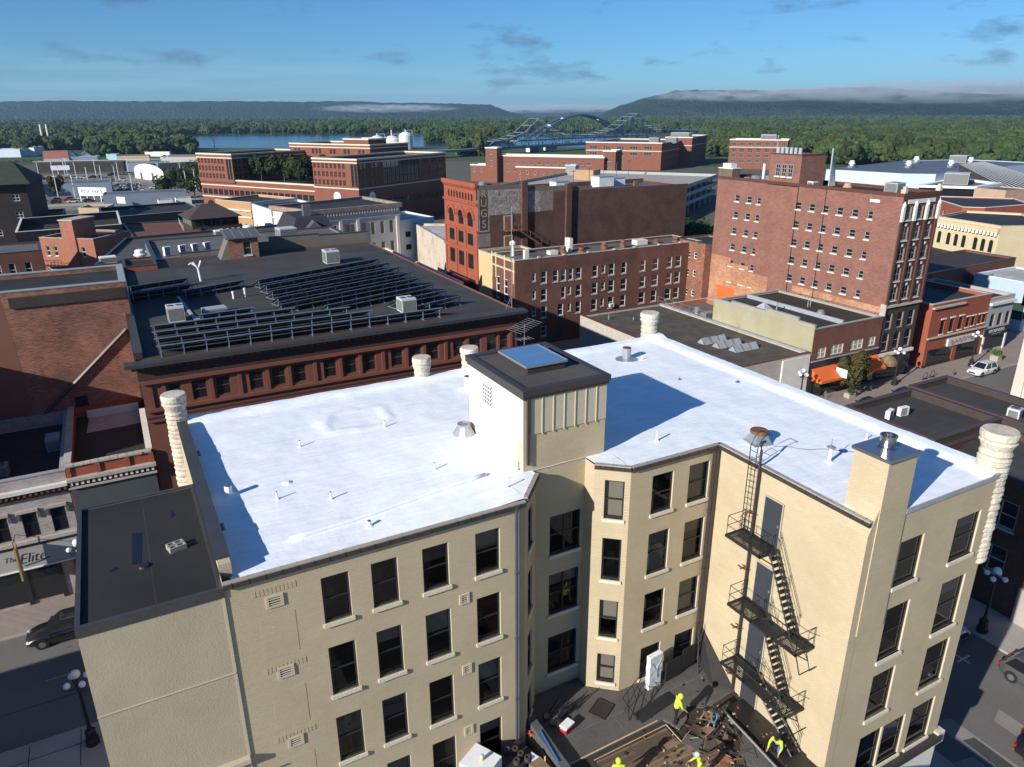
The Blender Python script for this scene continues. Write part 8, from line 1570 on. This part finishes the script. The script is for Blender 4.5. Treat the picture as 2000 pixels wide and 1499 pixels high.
facing('grey stair tower with a pale blue cap and yellow corner', (173.7, 273.8), (176.4, 270.5), 13, 5, mat('grey_render', (0.27, 0.27, 0.27), .9, .1), BLUER, None, mat('pale_blue_cap', (0.35, 0.5, 0.55), .6), name='stair_tower')
building('dark_gabled_store', 'flat black roofed store in front of the motel', 'building', [(120, 240), (150, 215), (160, 232), (128, 258)], 9.0, BR_DRK, TAR, parapet=.3, cope=COPE)
for i, (x, y, lb) in enumerate(((158, 262, 'left small brick house with a pale roof before the motel'), (165, 252, 'right small brick house with a pale roof before the motel'))): building('small_house', lb, 'house', rect(x, y, x + 7, y + 8), 8.5, BR_TAN, PALER, parapet=.3, cope=WHITE)
# parking ramp
rmp = thing('parking_ramp', 'pale concrete parking ramp with sloping decks', 'parking ramp', (134, 172.5, 0), radians(35)); RW, RD = 107, 60
for z in (3.2, 6.4, 9.4): MB().box(0, 0, z - .35, RW, RD, z).build('deck', CONC, rmp)
for z in (3.2, 6.4, 9.4): MB().ring(rect(-.2, -.2, RW + .2, RD + .2), rect(.15, .15, RW - .15, RD - .15), z + .003, z + 1.05).build('parapet', mat('ramp_concrete', (0.34, 0.35, 0.35), .9, .1), rmp)
for k in range(12):
    for y in (.6, RD - .6): MB().box(k * 9 + .2, y - .3, 0, k * 9 + .9, y + .3, 9.0).build('column', MATS['ramp_concrete'], rmp)
mb = MB(); mb.face([(8, 18, 9.42), (60, 18, 6.6), (60, 30, 6.6), (8, 30, 9.42)]); mb.build('ramp', CONC, rmp)
MB().box(70, 40, 9.42, 78, 48, 13.2).build('stair_house', BR_TAN, rmp)
for k in range(6):
    p = loc_of(134, 172.5, radians(35), 20 + k * 15, 34); t = thing('deck_lamp', ORD[k] + ' twin headed lamp pole from the near left on the parking ramp', 'lamp pole', (p[0], p[1], 9.42), 0, 'lamp poles on the parking ramp'); MB().tube([(0, 0, 0), (0, 0, 6)], .12, 5).build('pole', DGREY, t); MB().box(-1, -.2, 5.9, 1, .2, 6.1).build('lamp_head', DGREY, t)
for i, (x, y, h, r, lb) in enumerate(((107, 128, 12, 6, 'big green tree behind the right end of the brown block'), (113, 124, 11, 5.5, 'green tree between the brown block and the hotel'), (118, 131, 12, 6, 'green tree below the parking ramp'), (110, 136, 11, 5, 'tree farthest back between the brown block and the hotel'))): tree('block_tree', lb, x, y, 0, h, r, 120 + i, LEAFD, 'trees behind the brown block', 1700, .55, 'tree', .25)
building('cream_garage', 'low cream garage left of the hotel', 'building', [(96, 110), (104, 106), (112, 120), (101, 124)], 6.5, mat('cream_render', (0.60, 0.54, 0.44), .9, .1), BLUER, parapet=.3, cope=WHITE)
# ---- event hall
ar = building('event_hall', 'very large hall with pale blue walls and a wide dark flat roof', 'hall', [(262, 214), (268, 184), (276, 176), (306, 184), (375, 190), (372, 226), (336, 232)], 12.0, mat('pale_blue_cladding', (0.47, 0.56, 0.64), .7, .06, .1, 1), BLUER, parapet=.25, pt=.4, cope=CAPG)
for i, (x, y) in enumerate(((281, 217), (300, 204), (318, 197), (330, 221), (345, 205))): mushroom('hall_vent', ('white turbine vent at the left of the event hall roof', 'white turbine vent near the rounded corner of the event hall', 'white turbine vent in the middle front of the event hall roof', 'white turbine vent at the back of the event hall roof', 'white turbine vent at the right of the event hall roof')[i], x, y, 11.75, 1.3, 3.0)
lw_ = building('hall_lobby', 'low dark lobby roof with a white eave in front of the event hall', 'hall', [(258, 170), (269, 156.5), (290, 160), (300, 182), (277, 175.5)], 8.6, PANE, GREYR, parapet=.15, cope=WHITE, cope_h=.8, cope_o=.9)
ac_unit('plant_box', 'stepped silver plant box on the hall lobby', 283, 172, 8.5, 10, 8, 4.0, .5, 0, mat('silver_panel', (0.48, 0.50, 0.52), .45, .08)); ac_unit('plant_box', 'silver plant box at the top right of the event hall', 352, 214, 11.75, 9, 7, 3.2, .3, 0, MATS['silver_panel'])
sr = thing('seamed_roof', 'big dark standing seam roof sloping beside the event hall', 'hall', (290, 150, 0)); mb = MB(); Q = [(0, 0, 5), (38, -4, 5), (40, 40, 14), (16, 36, 14)]; mb.face(Q); mb.build('roof', DGREY, sr); mb = MB(); mb.face([(0, 0, 0), (38, -4, 0), (38, -4, 5), (0, 0, 5)]); mb.face([(16, 36, 0), (0, 0, 0), (0, 0, 5), (16, 36, 14)]); mb.build('wall', BR_DRK, sr)
for k in range(14): f = k / 14; s = MB(); s.tube([(38 * f, -4 * f, 5.1), (16 + 24 * f, 36 + 4 * f, 14.1)], .12, 4); s.build('standing_seam', GREYM, sr)
rdb = building('red_row', 'orange red brick row with white parapets right of the hotel top', 'building', [(205, 128.5), (194.6, 115.3), (198, 111.5), (216, 110), (226, 120), (214, 134)][::1], 11.0, BR_ORG, TAR, parapet=.3, cope=WHITE, wins={0: [(5, 6.5, 1.2, 2.2, ST_WHITE, .2)], 2: [(u, 5.5, 1.0, 3.0, ST_WHITE) for u in (3, 6, 9, 12, 15)]})
yl = building('cream_brick_block', 'cream brick block with arched windows and a bracketed cornice', 'building', [(157.5, 98.5), (154.5, 83.2), (166, 78), (178, 92), (172, 101)], 13.0, BR_CRM, TAR, parapet=.4, cope=CAPS, wins={0: [(u, z, .95, 2.5 if z > 7 else 2.2, dict(fm=FRAME, t=.08), .4) for z in (7.6, 3.6) for u in (1.6, 4.0, 5.9, 7.8, 10.6, 12.4, 14.2)]})
s = MB(); edge_box(s, (0, 0), (-3, -15.3), 11.6, 12.5, .003, .6); s.build('cornice', BR_CRM, yl)
for k in range(18): f = (k + .5) / 18; MB().cbox(-3 * f - .5, -15.3 * f, 11.0, .35, .45, .7, 0, .19).build('cornice_bracket', OFFW, yl)
building('flat_roofed_row', 'low dark flat roofed row between the hotel and the long hall', 'building', [(112, 85), (146, 84.5), (150, 99), (118, 100)], 8.0, BR_DRK, TAR2, parapet=.3, cope=COPE)
building('orange_end_house', 'orange brick house with a white parapet at the right edge', 'house', [(168, 76), (185, 70), (190, 84), (174, 90)], 12.0, BR_ORG, TAR, parapet=.4, cope=WHITE, wins={3: [(4, 5, 1.4, 2.6, ST_DARK, .5), (8, 5, 1.4, 2.6, ST_DARK, .5)], 0: [(4, 5, 1.4, 2.6, ST_DARK, .5)]})
building('patched_wall_house', 'tan and pink patched wall at the right edge behind the red row', 'building', [(262, 142), (276, 141), (276, 152), (263, 153)], 9.5, brick('patched_pink_brick', (0.46, 0.32, 0.21), (0.42, 0.24, 0.18), (0.44, 0.33, 0.25), var=.25), GREYR, parapet=.3, cope=CAPS); tree('block_tree', 'dark bush below the patched wall at the right edge', 246, 132, 0, 7, 5, 140, LEAFD, 'trees behind the brown block', 700, .6)
building('gabled_annex_hall', 'grey flat roofed hall right of the red row', 'hall', [(222, 108), (246, 100), (256, 116), (232, 126)], 8.0, OFFW, BLUER, parapet=.2, cope=CAPG)
sp = thing('mission_house', 'long low white mission style building at the edge of the wood', 'house', (505, 352, 0), atan2(-20, 30)); MB().box(0, 0, 0, 46, 8, 4.2).build('wing', WHITE, sp); mb = MB(); mb.prism(rect(18, -3, 32, 8), 0, 6.5, top=False); mb.face([(18, -3, 6.5), (32, -3, 6.5), (29, -3, 8.5), (25, -3, 11), (21, -3, 8.5)]); mb.build('gable_front', WHITE, sp); mb = MB(); mb.face([(17.5, -3.2, 6.6), (25, -3.2, 11.2), (25, 8, 11.2), (17.5, 8, 6.6)]); mb.face([(25, -3.2, 11.2), (32.5, -3.2, 6.6), (32.5, 8, 6.6), (25, 8, 11.2)]); mb.build('roof', mat('clay_tile', (0.28, 0.13, 0.08), .9, .2), sp)
for u, z in ((21, 4.5), (25, 7.2), (29, 4.5), (23, 1), (27, 1), (35, 1.5), (40, 1.5)): MB().box(u - .8, -3.08 if u < 33 else -.08, z, u + .8, -3.003 if u < 33 else -.003, z + 2).build('window', PANE, sp)
sheet('mission_lawn', [(470, 395), (560, 300), (580, 330), (500, 420)], 0.012, mat('dry_lawn', (0.30, 0.26, 0.15), .95, .15, .05, 1))
# river dwellings
for i, px in enumerate((900, 925, 1040, 1075)): x, y = polar(px, 680 + 14 * i); t = thing('boathouse', ('left', 'second', 'third', 'rightmost')[i] + ' of the small white boathouses below the bridge', 'house', (x, y, 0), .4, 'boathouses'); MB().box(0, 0, 0, 13, 6, 3.5).build('wall', WHITE, t); MB().box(-.5, -.5, 3.503, 13.5, 6.5, 4.0).build('roof', GREYM, t)
# ================================================================== air
hz = MB(); hz.box(-3003, -403, -1.9, 9003, 10003, 230); hzo = hz.build('haze', None); hzo.data.materials.clear(); stuff(hzo)
HM = bpy.data.materials.new('haze_air'); HM.use_nodes = True; ht_ = HM.node_tree; ht_.nodes.clear(); ho = N(ht_, 'ShaderNodeOutputMaterial'); pvn = N(ht_, 'ShaderNodeVolumePrincipled'); pvn.inputs['Color'].default_value = (0.42, 0.70, 1.0, 1); pvn.inputs['Density'].default_value = 0.000075; pvn.inputs['Anisotropy'].default_value = 0.2
ht_.links.new(pvn.outputs[0], ho.inputs['Volume']); hzo.data.materials.append(HM)

# low mist lying on the bluffs
MI = bpy.data.materials.new('mist_air'); MI.use_nodes = True; mt = MI.node_tree; mt.nodes.clear(); mo = N(mt, 'ShaderNodeOutputMaterial'); mv = N(mt, 'ShaderNodeVolumePrincipled'); mv.inputs['Color'].default_value = (0.86, 0.93, 1.0, 1)
mc = N(mt, 'ShaderNodeTexCoord'); vl = N(mt, 'ShaderNodeVectorMath', operation='LENGTH'); mt.links.new(mc.outputs['Object'], vl.inputs[0])
mm = N(mt, 'ShaderNodeMapping'); mm.inputs['Scale'].default_value = (5.0, 2.0, 1.2); mt.links.new(mc.outputs['Object'], mm.inputs[0]); mn = N(mt, 'ShaderNodeTexNoise', i_Scale=1.3, i_Detail=5.0, i_Roughness=0.62); mt.links.new(mm.outputs[0], mn.inputs['Vector'])
fall = ramp(mt, vl.outputs['Value'], [(0.3, (1, 1, 1)), (1.0, (0, 0, 0))]); md_ = ramp(mt, mn.outputs[0], [(0.42, (0, 0, 0)), (0.62, (1, 1, 1))])
mt.links.new(math_(mt, 'MULTIPLY', math_(mt, 'MULTIPLY', fall, md_), 0.014), mv.inputs['Density']); mt.links.new(mv.outputs[0], mo.inputs['Volume'])
for i, (px, d, rx, ry, rz_, z, lb) in enumerate(((1500, 4420, 760, 260, 40, 118, 'long bank of mist across the right bluff'), (1860, 4250, 900, 300, 60, 120, 'thick bank of mist at the right end of the bluffs'), (1080, 7000, 900, 300, 40, 60, 'thin mist in the gap between the bluffs'), (760, 5250, 520, 220, 30, 62, 'wisps of mist low on the left bluff'))):
    mb = MB(); mb.lathe(0, 0, [(max(.02, sin(pi * k / 10)), -cos(pi * k / 10)) for k in range(11)], 20); x, y = polar(px, d); o = mb.build('mist', MI, None, (x, y, z), -(YAW + math.atan((px - 1000) / 1529.0)), smooth=True); o.scale = (rx, ry, rz_); stuff(tag(o, lb, 'mist'))
